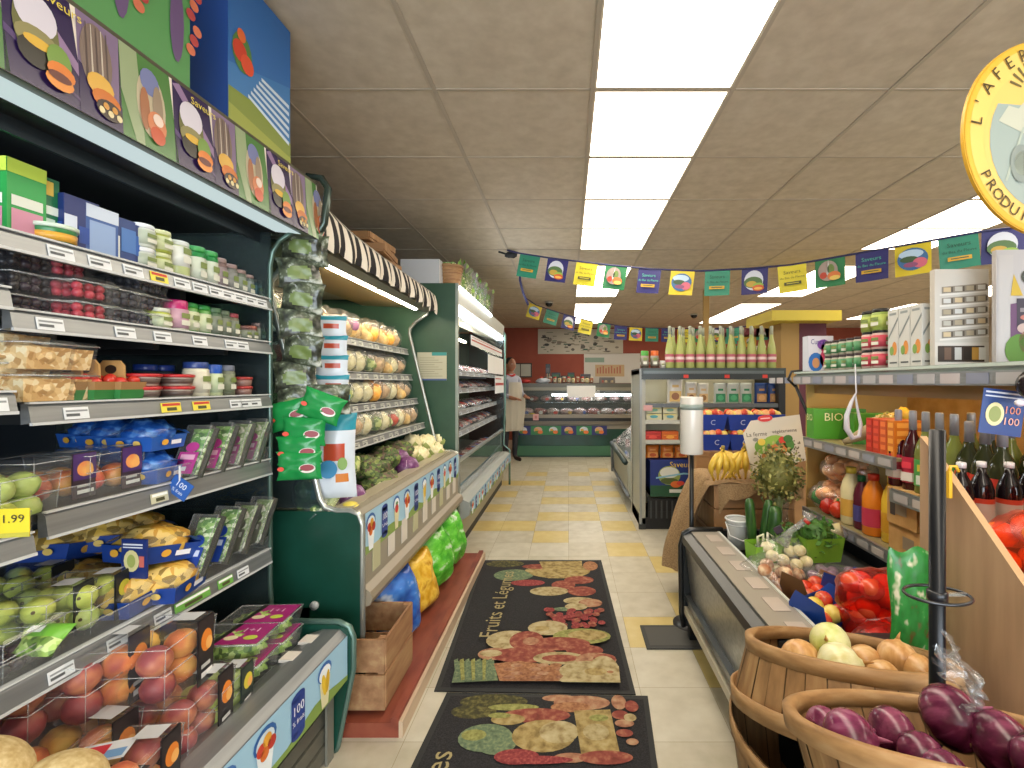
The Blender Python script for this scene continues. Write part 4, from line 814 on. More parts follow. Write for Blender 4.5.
def salad_parts():
    P_ = []; w_, d, h = .20, .135, .062; sh = MB(); sh.taper(w_*.88, d*.88, w_, d, 0, h, 'clear_plastic', top=False); sh.tube([(-w_/2, -d/2, h), (w_/2, -d/2, h), (w_/2, d/2, h), (-w_/2, d/2, h)], .003, 'edge_plastic', 5, closed=True)
    P_.append(('tub', sh)); P_.append(('leaves', MB().ell((0, 0, h*.5), (w_*.46, d*.46, h*.55), 'salad', amp=.25, fq=5, n=22, k=12)))
    l = MB(); X = FR((-w_/2, -d/2, h+.002), UX, UY); l.r2(X, .0, 0, w_, d, 'film', 0); l.r2(X, w_*.38, .004, w_*.98, d-.004, '#a02870:.3', 1); l.p2(X, [(w_*.30, .004), (w_*.38, .004), (w_*.46, d-.004), (w_*.38, d-.004)], '#20241c', 2)
    l.t2(X, '1+1', w_*.7, d*.64, .035, '#e0b8d0', 3); l.e2(X, w_*.52, d*.3, .02, .014, '#d8cfa8', 3); l.e2(X, w_*.80, d*.3, .02, .014, '#b8c44a', 3)
    P_.append(('lid', l)); return P_
K = Kit('salad_pack', 'salad pack', salad_parts())
for n_, (px, X, l) in enumerate(((235, -1.0, 0), (235, -1.0, 1), (262, -1.0, 0), (262, -1.0, 1))):
    K.place('salad tub with a magenta lid, %s layer, %s stack' % (('lower', 'upper')[l], ('nearer', 'farther')[n_ > 1]), at(px, X, zT+.03+l*.065), 3, sc_=(1, .92, 1))
mk = lambda lb, px, X, z, r: Kit('melon', 'melon', [('melon', MB().ell((0, 0, r*.95), (r*1.05, r, r*.95), 'melon', n=32, k=20))]).place(lb, at(px, X, z))
mk('larger netted cantaloupe melon at the bottom left corner', -38, -1.04, .535, .084)
mk('smaller cantaloupe melon in the bottom left corner, right of the larger one', 56, -.93, .505, .070)
one('plastic_tray', 'tray', 'black plastic tray under the two melons', MB().taper(.22, .36, .22, .36, 0, .09, 'case_dark').taper(.22, .36, .24, .38, .09, .105, 'case_dark', top=False), (-1.0, .79, .41))

# ================================================================ MATS
def mat_px(cx, cy, sx=3.52, ox=400, oy=550):
    px, py = ox+cx/sx, oy+cy/sx; Y = F*EYE/(py-CY); return (px-CX)*Y/F, Y
spec('w_red', t='noise', c=['#6c3024', '#844034', '#a06c50'], s=36, det=8, r=.95)
spec('w_tan', t='noise', c=['#6c5830', '#988350', '#ac9a6c'], s=30, det=8, r=.95)
spec('w_pale', t='noise', c=['#7c6840', '#a4956c', '#b4a682'], s=30, det=8, r=.95)
spec('w_pink', t='noise', c=['#784c38', '#9c7054', '#ac8c6c'], s=34, det=8, r=.95)
spec('w_green', t='noise', c=['#4c5c44', '#607054', '#7c8860'], s=70, det=3, r=.95)
spec('w_olive', t='noise', c=['#6c6c38', '#848448', '#989858'], s=70, det=3, r=.95)
spec('w_grape', t='noise', c=['#6c2424', '#843434', '#a05048'], s=90, det=3, r=.95)
spec('w_brown', t='noise', c=['#7c5034', '#946444', '#a87c54'], s=70, det=3, r=.95)
spec('w_dark', t='noise', c=['#2c2c1c', '#44401f', '#6a6434'], s=60, det=3, r=.95)
def floor_mat(label, corners, shapes, txt):
    z = .006; b = MB(); (x0, y0), (x1, y1), (x2, y2), (x3, y3) = corners
    b.add([(x0, y0, 0.0005), (x1, y1, .0005), (x2, y2, .0005), (x3, y3, .0005), (x0, y0, z), (x1, y1, z), (x2, y2, z), (x3, y3, z)], [(4, 5, 6, 7), (0, 1, 5, 4), (1, 2, 6, 5), (2, 3, 7, 6), (3, 0, 4, 7)], 'mat_rim')
    cx, cy = (x0+x1+x2+x3)/4, (y0+y1+y2+y3)/4; q = lambda x, y, d: (x+(d if x < cx else -d), y+(d if y < cy else -d), z+.0004)
    pl = MB(); pl.add([q(x0, y0, .022), q(x1, y1, .022), q(x2, y2, .022), q(x3, y3, .022)], [(0, 1, 2, 3)], 'mat_black')
    pic = MB(); L = 2
    for s_ in shapes:
        k = s_[0]
        if k == 'e':
            _, ex, ey, rx, ry, m = s_[:6]; X0, Y0_ = mat_px(ex, ey); xa, _ = mat_px(ex+rx, ey); _, ya = mat_px(ex, ey-ry); _, yb = mat_px(ex, min(ey+ry, 766))
            pic.e2(T(0, 0, z), X0, (ya+yb)/2, abs(xa-X0), abs(ya-yb)/2, m, L, 20)
        else: pic.p2(T(0, 0, z), [mat_px(u, v) for u, v in s_[1]][::-1], s_[2], L)
        L += .25
    if txt:
        for t_, x, y, sz in txt: pic.t2(T(x, y, z) @ RZ(90), t_, 0, 0, sz, '#9a8c62:.9', L+1, .92)
    Kit('floor_mat', 'floor mat', [('rubber_border', b), ('pile', pl), ('woven_picture', pic)]).place(label, (0, 0, 0))
E = lambda *a: ('e',)+a
def bunch(cx, cy, w_, h, m, n=26, r=12, s=1):
    rn = random.Random(s); return [E(cx+rn.uniform(-w_, w_), cy+rn.uniform(-h, h), r, r*.55, m if rn.random() < .6 else 'w_red') for _ in range(n)]
sh1 = [E(370, 52, 66, 12, 'w_dark'), E(400, 92, 70, 20, 'w_green'), E(500, 75, 60, 12, 'w_tan'), E(560, 78, 110, 26, 'w_tan'), E(500, 62, 70, 9, 'w_red'), E(670, 60, 26, 16, 'w_brown'), ('p', [(490, 45), (640, 42), (645, 100), (520, 104)], 'w_tan'),
    E(450, 120, 60, 11, 'w_grape'), E(630, 110, 52, 14, 'w_red'), E(575, 128, 42, 16, 'w_red'), E(525, 150, 68, 16, 'w_pale'), E(640, 150, 50, 17, 'w_red'), E(630, 184, 55, 13, 'w_pale'), E(670, 192, 42, 15, 'w_pink'), E(580, 214, 44, 7, 'w_green'), E(620, 205, 40, 12, 'w_pale')]
sh1 += bunch(615, 250, 100, 30, 'w_grape', 60, 13)
sh1 += [E(520, 288, 70, 26, 'w_pale'), E(500, 290, 26, 10, 'w_tan'), E(640, 318, 102, 28, 'w_olive'), E(660, 314, 70, 18, 'w_tan'), E(560, 345, 110, 24, 'w_red'), E(385, 332, 82, 34, 'w_pale'), E(445, 334, 60, 34, 'w_red'), E(460, 336, 28, 14, 'w_pink'), E(330, 382, 56, 22, 'w_pink'), E(440, 386, 120, 28, 'w_red'), E(320, 380, 40, 12, 'w_pale'),
    E(650, 370, 66, 20, 'w_red'), E(560, 398, 92, 23, 'w_pale'), E(565, 398, 66, 13, 'w_red'), E(690, 404, 72, 26, 'w_pink'), E(720, 400, 40, 18, 'w_red'), ('p', [(200, 410), (330, 405), (345, 478), (182, 486)], 'w_green'), ('p', [(330, 418), (420, 408), (570, 430), (580, 480), (350, 480)], 'w_brown')]
for j in range(4):
    for i in range(5): sh1.append(E(365+i*46+(j % 2)*20, 424+j*15, 21, 7, 'w_pink' if (i+j) % 2 else 'w_brown'))
for i in range(7): sh1.append(('p', [(190+i*20, 408), (204+i*20, 402), (210+i*18, 478), (196+i*19, 482)], 'w_olive' if i % 2 else 'w_green'))
sh1 += [E(660, 448, 100, 36, 'w_pale'), E(720, 440, 50, 46, 'w_pale'), ('p', [(560, 482), (600, 440), (770, 430), (776, 490), (570, 488)], 'w_pale'), E(690, 450, 40, 14, 'w_tan'), E(740, 452, 12, 5, 'w_brown')]
sh2 = [E(330, 540, 120, 26, 'w_dark'), E(260, 575, 80, 26, 'w_dark'), E(400, 560, 90, 12, 'w_olive'), E(560, 528, 60, 12, 'w_pink'), E(640, 545, 100, 26, 'w_pink'), E(600, 560, 70, 18, 'w_brown'), E(480, 590, 120, 26, 'w_red'), E(380, 604, 60, 20, 'w_tan'), E(350, 590, 40, 10, 'w_olive'), E(300, 670, 96, 50, 'w_green'), E(340, 690, 70, 40, 'w_green'), E(260, 660, 44, 20, 'w_olive'),
    E(505, 664, 112, 58, 'w_tan'), E(560, 650, 70, 40, 'w_pale'), ('p', [(612, 574), (740, 570), (776, 735), (640, 742)], 'w_tan'), E(690, 650, 46, 30, 'w_pale'), E(700, 600, 34, 12, 'w_olive'), E(410, 740, 80, 30, 'w_grape'), E(600, 742, 60, 18, 'w_pink'), E(725, 742, 96, 26, 'w_red'), E(770, 545, 26, 26, 'w_pink'), E(775, 590, 30, 16, 'w_red'), E(790, 620, 34, 14, 'w_pink'), E(790, 655, 30, 14, 'w_red'), E(818, 686, 22, 12, 'w_pink'), E(810, 600, 22, 14, 'w_pale'), E(815, 560, 24, 20, 'w_red'), E(480, 752, 130, 16, 'w_grape')]
c1 = [mat_px(120, 500), mat_px(830, 512), mat_px(708, 38), mat_px(288, 38)]
floor_mat('long dark floor mat woven with fruit and the words Fruits et Légumes, farther one', c1, sh1, [('Fruits et Légumes', -.405, 2.77, .125)])
xl, yl = mat_px(165, 506); xr, yr = mat_px(872, 518); xb, yb = mat_px(40, 766); xc, yc = mat_px(905, 766)
c2 = [(xb+(xb-xl)*2.2, yb-.85), (xc+(xc-xr)*2.2, yb-.85), (xr, yr), (xl, yl)]
sh2b = [E(480, 700, 1, 1, 'w_red')]
floor_mat('nearest dark floor mat woven with peppers, cabbage and cheese, at the bottom edge', c2, sh2, [('Fruits et Légumes', -.445, 1.24, .125)])
b = MB(); x0, x1, ya, yb_ = .39, .80, 2.30, 2.52; b.box(x0, ya, 0.001, x1, yb_, .008, '#3c3c3a:.8'); b.box(x0+.02, ya+.02, .008, x1-.02, yb_-.02, .0095, '#4c4b47:.85')
one('small_rubber_mat', 'floor mat', 'small plain grey rubber mat half under the end of the right-hand cooler', b)

spec('bag_blue', t='noise', c=['#1c48a0', '#2c60b8', '#3f7ccc', '#dce6f0'], s=(9, 9, 14), det=2, r=.25)
spec('bag_yel', t='noise', c=['#c08a18', '#d8a42c', '#ecc44c', '#b87a18'], s=(14, 14, 14), det=3, r=.25)
spec('bag_grn', t='noise', c=['#3c9424', '#4aa830', '#6cc840', '#e0ecd8'], s=(10, 10, 16), det=3, r=.25)
# ================================================================ CRATE AND BAGS UNDER THE COOLER
def crate(w_, d, h, n=3, gap=.012, wood='crate_wood', th=.010):
    P_ = []; fl = MB().box(-w_/2, -d/2, .0, w_/2, d/2, .012, wood); P_.append(('bottom', fl)); sh_ = (h-.012-gap*(n-1))/n
    for k in range(n):
        z = .012+k*(sh_+gap)
        for s_ in (-1, 1):
            P_.append(('slat', MB().box(-w_/2, s_*d/2-th/2, z, w_/2, s_*d/2+th/2, z+sh_, wood))); P_.append(('slat', MB().box(s_*w_/2-th/2, -d/2, z, s_*w_/2+th/2, d/2, z+sh_, wood)))
    for a in (-1, 1):
        for c in (-1, 1): P_.append(('corner_post', MB().box(a*(w_/2-.016)-.012, c*(d/2-.016)-.012, .012, a*(w_/2-.016)+.012, c*(d/2-.016)+.012, h+.002, wood)))
    return P_
Kit('wooden_crate', 'crate', crate(.30, .30, .27, 2, .012)).place('open wooden crate on the red platform at the end of the near left cooler', (-.845, 1.915, .077))
def lumpy(w_, h, t, m1, m2, seed, m3='#e8ece8:.35'):
    b = MB(); rn = random.Random(seed); o = seed*3.7
    def fn(sg):
        def g(u, v):
            a = max(0, (1-abs(2*u-1)**2.4)*(1-abs(2*v-1)**2.6)); l = 1+.22*noise.noise(Vector((u*4+o, v*4, sg)))+.10*noise.noise(Vector((u*11+o, v*11, sg)))
            return ((u-.5)*w_*(1+.10*math.sin(v*7+o)), sg*t/2*a**.5*l, v*h*(1+.03*math.sin(u*9+o)))
        return g
    mf = m1
    b.surf(fn(-1), 22, 24, mf); b.surf(fn(1), 22, 24, mf); return b
Kit('produce_bag', 'bag', [('produce_bag', lumpy(.27, .33, .15, 'bag_blue', 0, 1))]).place('blue plastic bag of produce on the red platform behind the wooden crate', (-.80, 2.25, .08), 70, rx=-12)
Kit('produce_bag', 'bag', [('produce_bag', lumpy(.27, .31, .15, 'bag_yel', 0, 2))]).place('yellow plastic bag of produce on the red platform between blue and green bags', (-.79, 2.54, .08), 74, rx=-14)
Kit('produce_bag', 'bag', [('produce_bag', lumpy(.29, .34, .18, 'bag_grn', 0, 3))]).place('green plastic bag of produce on the red platform just behind the yellow bag', (-.79, 2.86, .08), 76, rx=-12)
Kit('produce_bag', 'bag', [('produce_bag', lumpy(.29, .36, .18, 'bag_grn', 0, 5))]).place('green plastic bag of produce at the far end of the red platform', (-.785, 3.18, .08), 80, rx=-10)

# ================================================================ SECOND COOLER: VEGETABLES
spec('cauli', t='noise', c=['#dcd096', '#ece2b4', '#f4eccc'], s=60, det=3, r=.8, bump=.6, bd=.004)
spec('potato', t='noise', c=['#dcae60', '#f0c880', '#f8dc9c'], s=40, r=.5)
spec('orange_v', t='noise', c=['#e89030', '#f4ae4c', '#fccc78'], s=40, r=.4)
spec('red_cab', t='noise', c=['#4c2050', '#6c3468', '#a888a8'], s=24, det=3, r=.35)
spec('leafy', t='vor', c=['#6c8440', '#88a050', '#b0bc70', '#d8d8a0', '#54703c'], s=60, r=.5)
spec('kale', t='vor', c=['#3c4c28', '#54683a', '#6c5a4c', '#80904c'], s=60, r=.6)
spec('mush', t='noise', c=['#b89468', '#ccac84', '#dcc4a0'], s=50, r=.6)
def vbag(items, m, film=True, w_=.13, d=.14, h=.13, seed=0, lab=None):
    rn = random.Random(seed); g = MB()
    for k in range(items):
        r = .030+.014*rn.random() if items > 3 else .055
        g.ell((rn.uniform(-w_*.3, w_*.3), rn.uniform(-d*.3, d*.3), r+rn.random()*(h-2*r)*.8), (r, r, r*.9), m if isinstance(m, str) else m[k % len(m)], n=10, k=7, amp=.25, fq=3, seed=k+seed)
    P_ = [('vegetables', g)]
    f = MB(); f.ell((0, 0, h*.5), (w_*.55, d*.55, h*.55), 'film', amp=.22, fq=2.5, seed=seed, n=18, k=12); P_.append(('bag_film', f))
    if lab: l = MB(); l.e2(FR((w_*.56, -.03, h*.35), UY, (.0, 0, 1)), .03, .02, .035, .03, lab, 2); P_.append(('label', l))
    return P_
KV = {'potato': ('yellow potatoes', vbag(9, 'potato', seed=1)), 'orange_v': ('oranges', vbag(7, 'orange_v', seed=2)), 'cauli': ('cauliflower', vbag(3, 'cauli', seed=3)), 'leafy': ('pale leafy greens', vbag(5, 'leafy', seed=4)),
      'green': ('green-labelled greens', vbag(6, ['leafy', '#2c8c4c:.3'], seed=5)), 'mush': ('mushrooms', vbag(9, 'mush', seed=6)), 'tom': ('small red tomatoes', vbag(8, ['#c4503c:.3', 'leafy'], seed=7)), 'onion': ('mixed onions', vbag(7, ['#a06a8c:.4', 'potato'], seed=8))}
KV = {k: (v[0], Kit('vegetable_bag', 'bag', v[1])) for k, v in KV.items()}
rows = [('top', 1.562, -1.17, ['leafy', 'tom', 'potato', 'orange_v', 'potato', 'mush', 'onion', 'potato', 'orange_v', 'potato', 'orange_v', 'mush']),
        ('second', 1.377, -1.14, ['tom', 'mush', 'tom', 'cauli', 'leafy', 'cauli', 'cauli', 'leafy', 'mush', 'potato', 'cauli', 'mush']),
        ('third', 1.207, -1.10, ['leafy', 'tom', 'green', 'green', 'leafy', 'cauli', 'cauli', 'orange_v', 'mush', 'cauli', 'potato', 'mush']),
        ('lowest', 1.032, -1.05, ['cauli', 'leafy', 'cauli', 'cauli', 'mush', 'cauli', 'leafy', 'cauli', 'tom', 'cauli', 'potato', 'mush'])]
for nm, z, x, seq in rows:
    for i, k in enumerate(seq):
        for back in (0, 1):
            if back and i < 4: continue
            if back: continue
            KV[k][1].place('bag of %s, awning cooler %s shelf, %s along it' % (KV[k][0], nm, near(i, len(seq))), (x-.09, 1.90+i*.125, z-.003), rnd.uniform(-20, 20), sc_=(1.12, 1.0, 1.10+.12*rnd.random()))
# tub
zt = .74
def cauliflower(r=.075, seed=0):
    hd = MB(); hd.ell((0, 0, r), (r, r, r*.85), 'cauli', amp=.28, fq=5, seed=seed, n=26, k=16); lv = MB()
    for k in range(7):
        a = k*math.pi*2/7; c, s_ = math.cos(a), math.sin(a)
        lv.surf(lambda u, v: ((r*(.6+.55*math.sin(v*1.8)))*c-(u-.5)*r*.9*s_*math.sin(v*3+.2), (r*(.6+.55*math.sin(v*1.8)))*s_+(u-.5)*r*.9*c*math.sin(v*3+.2), r*1.3*v), 3, 5, '#a8b468:.6')
    return [('head', hd), ('leaves', lv)]
kcf = Kit('cauliflower', 'cauliflower', cauliflower())
for n_, (px, X, dz) in enumerate(((405, -1.06, .02), (418, -1.00, .0), (426, -1.02, .05), (433, -.97, .0), (438, -.99, .05), (412, -1.10, .06))):
    kcf.place('pale cauliflower at the far end of the awning cooler tub, %s' % left(n_, 6), at(px, X, zt+.02+dz), n_*40)
def cabbage(m, r=.07):
    b = MB(); b.ell((0, 0, r*.95), (r, r, r*.95), m, amp=.06, fq=3, n=22, k=14)
    for k in range(5): a = k*1.25; b.tube([(math.cos(a)*r*math.sin(t), math.sin(a)*r*math.sin(t), r*.95-r*.97*math.cos(t)) for t in (.4, .9, 1.4, 1.9, 2.4)], .0025, '#b89ab4:.4', 4)
    return b
kcb = Kit('red_cabbage', 'cabbage', [('red_cabbage', cabbage('red_cab'))])
for lb, px, X, z in (('red cabbage at the near end of the awning cooler tub, beside the celery', 350, -.97, .74), ('red cabbage in the middle of the awning cooler tub', 407, -.95, .755), ('red cabbage half behind the middle one in the awning cooler tub', 398, -1.02, .79)): kcb.place(lb, at(px, X, z))
def celery(n=9, L=.32, m1='#c4d08c:.45', m2='leafy', sp=.012):
    st_ = MB(); rn = random.Random(5)
    for k in range(n):
        a, c = rn.uniform(-1, 1), rn.uniform(-1, 1); st_.tube([(a*sp*.8, 0, .02+c*sp), (a*sp*1.6, L*.5, .028+c*sp), (a*sp*3, L, .035+c*sp*2)], [.010, .009, .006], m1, 6)
    lf = MB(); lf.ell((0, L*1.05, .045), (.045, .09, .035), m2, amp=.5, fq=6, n=16, k=10)
    return [('stalks', st_), ('leaves', lf)]
Kit('celery', 'celery', celery()).place('pale green celery bunch leaning in the near corner of the awning cooler tub', (-.955, 1.84, .80), 10, rx=16)
Kit('celery', 'celery', celery(12, .30)).place('second celery bunch lying against the near end glass of the awning cooler', (-1.03, 1.86, .84), 8, rx=28)
Kit('leek', 'leeks', celery(7, .34, '#d0d8a0:.45', 'kale', .016)).place('bunch of leeks lying along the tub behind the red cabbage', (-.95, 2.30, .77), 14, rx=4)
kgr = Kit('leafy_greens', 'greens', [('leafy_greens', MB().ell((0, 0, .06), (.08, .11, .06), 'kale', amp=.5, fq=5, n=26, k=14))])
for n_, (px, X, z) in enumerate(((372, -1.03, .80), (384, -1.06, .83), (395, -1.09, .83), (380, -.98, .74), (362, -1.09, .82))): kgr.place('dark leafy greens heaped in the awning cooler tub, %s heap' % ('front left', 'middle', 'far', 'front right', 'back left')[n_], at(px, X, z), n_*50)
KV['leafy'][1].place('pale green romaine in clear film standing in the near corner of the awning cooler', (-1.03, 1.885, .79), 20, sc_=(1.05, .9, 1.35)); KV['leafy'][1].place('second pale romaine pack lying low beside the hanging white bag', (-.985, 1.87, .745), 60, sc_=(1.0, .8, 1.0))
kmx = Kit('squash', 'squash', [('squash', MB().ell((0, 0, .03), (.04, .055, .03), '#d8c850:.4', n=14, k=8).cyl((0, .05, .03), (0, .07, .035), .008, '#8a8a3c'))])
kmx.place('small yellow squash at the near front corner of the awning cooler tub', (-.89, 1.90, .775), 20)
# hanging clip strips at the near end
spec('pack_dark', t='noise', c=['#1c201c', '#34382e', '#5c6450', '#c8ccc0'], s=(26, 26, 26), det=3, r=.18)  # palest tone paints glossy highlights into the pack colour
spec('pack_silver', t='noise', c=['#8c8c84', '#c8c8c0', '#e4e4e0'], s=(26, 26, 26), det=3, r=.2)
def snack(w_, h, m1, m2, dark=False):
    b = MB(); b.pillow(w_, h, .035, lambda u, v: (m2 if ((u-.5)/.3)**2+((v-.42)/.24)**2 < 1 else m1), None, 14, 14, .16, 3, e=.5)
    return b
kd = Kit('hanging_snack_pack', 'snack pack', [('hanging_snack_pack', snack(.15, .115, 'pack_dark', '#6a7c44:.3'))])
FH = lambda x, y, z, rz=18: (x, y, z)
n_ = 0
for i in range(7):
    kd.place('small dark pack with a green window hanging on the clip strip, %s from the top' % ORD[i], (-1.0-.018*(i > 4), 1.745, 1.78-i*.098), (8, 26, 12, 30, 4, 20, 14)[i], rx=(5, -6, 4, -4, 6, -3, 2)[i], ry=(4, -7, 6, -3, 8, -5, 3)[i])
kd.place('small dark pack hanging at the foot of the clip strip, turned right', (-.90, 1.755, 1.20), 24)
kw = Kit('hanging_snack_pack', 'snack pack', [('hanging_snack_pack', snack(.11, .12, 'pack_dark', 'pack_silver'))]); kw.place('small silvery pack at the very top of the clip strip', (-.965, 1.765, 1.76), 10)
b = MB(); b.box(-.02, -.002, 0, .02, .002, .86, '#c9cccc:.3'); b.box(-.045, -.003, .82, .045, .003, .87, '#c84450:.4')
one('clip_strip', 'clip strip', 'pale plastic clip strip with a red header holding the small dark packs', b, (-.985, 1.772, 1.06), 10)
def greenbag(w_, h):
    b = MB(); b.pillow(w_, h, .04, '#1f8a44:.25', None, 20, 18, .14, 7, e=.5); X = FR((w_*.2, -.0235, h*.42), UX, UZ); b.e2(X, 0, 0, .030, .018, '#e0ddd0:.3', 1, 20); b.e2(X, 0, .003, .026, .013, '#8c2830:.3', 2, 18)
    X = FR((-w_*.36, -.022, h*.42), UX, UZ); b.e2(X, 0, 0, .012, .009, '#d84a34', 3); return b
kg1 = Kit('hanging_seed_bag', 'seed bag', [('hanging_seed_bag', greenbag(.17, .115))])
for i, (x, z, r_) in enumerate(((-1.02, 1.185, -16), (-.93, 1.215, 22), (-.97, 1.12, 3), (-.975, 1.055, -2), (-.97, 1.0, 0))):
    kg1.place('bright green bag with a dark red bean picture, %s' % ('top left one, tilted', 'top right one, tilted', 'third from the top', 'fourth from the top', 'lowest of the hanging green bags')[i], (x, 1.73-.012*i, z-.03), 12, ry=r_, sc_=.9)
def tealbag(w_, h, big=False):
    b = MB(); b.pillow(w_, h, .03 if not big else .07, lambda u, v: '#2c8a9c:.3' if v > .78 else ('#b84a30:.3' if .25 < u < .8 and .45 < v < .65 else ('#c87830:.3' if big and .6 < u < .85 and .2 < v < .32 else '#ccd4dc:.3')), None, 14, 20, .1, 9, e=.5)
    if big: X = FR((-w_*.2, -.043, h*.36), UX, UZ); b.e2(X, w_*.12, 0, .033, .036, '#2a7fae', 3); b.e2(X, w_*.42, .02, .018, .025, '#7c9c4c', 3)
    return b
kt1 = Kit('hanging_snack_pack', 'snack pack', [('hanging_snack_pack', tealbag(.13, .10))]); kt2 = Kit('hanging_snack_pack', 'snack pack', [('hanging_snack_pack', tealbag(.17, .34, True))])
for i in range(6): kt1.place('teal-topped white pack with a red dish, %s from the top of its column' % ORD[i], (-.985+.006*i, 1.93-.006*i, 1.50-i*.082), 16)
kt2.place('large white and blue bag at the foot of the teal-topped column of packs', (-.935, 1.86, .86), 16)

# ================================================================ THIRD COOLER: MEAT PACKS
spec('meat', t='noise', c=['#7c2c2c', '#a04844', '#c08078'], s=50, det=2, r=.3)
spec('sausage', t='noise', c=['#a08078', '#c0a49c', '#d8c8c0'], s=40, det=2, r=.3)
def mpack(m, tray, lab): 
    P_ = [('tray', MB().taper(.15, .11, .17, .13, 0, .03, tray, top=False)), ('meat', MB().ell((0, 0, .028), (.075, .055, .022), m, amp=.25, fq=4, n=16, k=8)), ('wrap', MB().taper(.172, .132, .15, .11, .03, .052, 'film', bottom=False))]
    P_.append(('label', MB().r2(FR((.02, -.04, .0525), UX, UY), 0, 0, .05, .045, lab, 1))); return P_
km = [Kit('meat_pack', 'meat pack', mpack('meat', '#d8d8d8:.4', '#e8e8e8')), Kit('meat_pack', 'meat pack', mpack('sausage', '#2c2c34:.4', '#3c6cb8')), Kit('meat_pack', 'meat pack', mpack('meat', '#20242c:.4', '#3c78c8')), Kit('meat_pack', 'meat pack', mpack('sausage', '#c4c8d0:.4', '#c84444'))]
cn = ['red meat on a white tray', 'pale sausages on a dark tray', 'red meat on a dark tray', 'pale sausages on a grey tray']
for si, (nm, z) in enumerate((('top', 1.42), ('second', 1.27), ('third', 1.08), ('fourth', .90), ('bottom', .575))):
    for i in range(11):
        k = (i*3+si) % 4
        km[k].place('%s, %s along the %s level of the meat cooler' % (cn[k], near(i, 11), nm), (-1.04, 3.72+i*.205, z+.012), 90+rnd.uniform(-6, 6), ry=0, rx=22 if nm != 'bottom' else 5)
# on top of the coolers
for n_, (z, w_, m, rz) in enumerate(((1.97, .34, 'cardboard', 3), (2.02, .30, 'warm_wood', -6), (2.075, .32, 'warm_wood', 8), (2.13, .26, 'warm_wood', -3))):
    P_ = crate(w_, .34, .045, 1, .01, m, .012); Kit('wooden_tray', 'tray', P_).place('brown wooden tray stacked on the second cooler top, %s from the bottom' % ORD[n_], (-1.24, 2.85-.02*n_, z), rz)
one('white_box', 'box', 'plain white box on the cooler top between the wooden trays and wicker basket', MB().box(-.15, -.14, 0, .15, .14, .20, '#c2c4c6:.5').box(-.152, -.006, .2, .152, .006, .202, '#a8a8a4'), (-1.14, 3.72, 2.075), 0, .004)
def wicker():
    b = MB(); b.lathe([(.07, 0), (.085, .08), (.10, .17), (.105, .175), (.095, .17), (.08, .08), (.065, .01)], 'warm_wood', n=24)
    for k in range(7): b.tube([((.074+.0045*k)*math.cos(a/24*6.283), (.074+.0045*k)*math.sin(a/24*6.283), .01+.025*k) for a in range(24)], .006, 'warm_wood' if k % 2 else 'crate_wood', 5, closed=True)
    return [('basket', b), ('moss', MB().ell((0, 0, .17), (.09, .09, .03), 'herb', amp=.5, fq=6, n=20, k=10))]
Kit('wicker_basket', 'basket', wicker()).place('brown wicker basket with green filling on top of the meat cooler', (-.95, 3.75, 2.085))
def plantpack():
    rn = random.Random(2); lf = MB(); cm = ('#7ca43c:.5', '#9cc04c:.5', '#5c8830:.5', '#c8503c:.5')
    for k in range(60):
        x, y, z, a = rn.uniform(-.08, .08), rn.uniform(-.12, .12), rn.uniform(.02, .26), rn.uniform(0, 6); q = rn.uniform(.02, .035)
        lf.add([(x, y, z), (x+q*math.cos(a), y+q*math.sin(a), z+.02), (x+q*.4*math.cos(a), y+q*.4*math.sin(a), z+.055), (x-q*.5*math.sin(a), y+q*.5*math.cos(a), z+.03)], [(0, 1, 2, 3)], cm[0 if k % 9 else 3] if k % 3 else cm[k % 3+1])
    return [('sleeve', MB().taper(.15, .22, .18, .26, 0, .24, 'film', top=False)), ('leaves', lf), ('stems', MB().ell((0, 0, .1), (.07, .10, .1), 'leafy', amp=.4, fq=5, n=16, k=10))]
kpp = Kit('potted_greens', 'greens', plantpack())
for n_, y in enumerate((4.02, 4.33, 4.72, 5.05)): kpp.place('sleeve of green and red leaves standing on the meat cooler top, %s of four' % near(n_, 4), (-.93, y, 2.08), 10*n_)

# ================================================================ OVER THE NEAR COOLER
b = MB(); b.box(-.06, -.145, 0, .06, .145, .50, '#24488c:.35'); X = FR((.0605, -.145, 0), UY, UZ); W2, H2 = .29, .5
b.r2(X, 0, 0, W2, H2, '#3c78b4', 1); b.p2(X, [(0, .20), (W2, .30), (W2, H2), (0, H2)], '#2c68ac', 2); b.p2(X, [(0, 0), (W2, 0), (W2, .10), (.12, .14), (0, .13)], '#7c8c3c', 3); b.p2(X, [(0, 0), (W2, 0), (W2, .05), (0, .08)], '#97a048', 4)
for k in range(6): b.p2(X, [(.08+k*.012, .14+k*.018), (W2-.01, .09+k*.026), (W2-.01, .103+k*.026), (.08+k*.012, .150+k*.018)], '#c8d8e8', 4)
b.e2(X, .055, .26, .042, .06, '#4c7a3c', 4); b.e2(X, .045, .26, .03, .032, '#c83c24', 5); b.e2(X, .075, .235, .028, .03, '#d84c2c', 6); b.e2(X, .05, .31, .018, .02, '#d8642c', 6)
one('display_box', 'box', 'tall blue cardboard box with a tomato and field picture on top of the near cooler', b, (-1.06, 1.52, 2.073), -2, .002)
b = MB(); b.box(-.006, -.5, 0, .006, .5, .42, '#3f7a44:.4'); X = FR((.0065, -.5, 0), UY, UZ); b.r2(X, 0, 0, 1.0, .42, '#4c8a4c', 1)
for k in range(7):
    x = .06+k*.14; b.e2(X, x, .3, .06, .12, '#2c50a0' if k % 2 == 0 else '#3f7a44', 2); b.e2(X, x+.01, .34, .035, .05, '#c8b040', 3); b.e2(X, x+.06, .14, .02, .1, '#5c4470', 4)
    for q in range(6): b.e2(X, x+.1+.01*(q % 3), .10+.03*q, .014, .014, '#a83838' if q % 2 else '#c46848', 5)
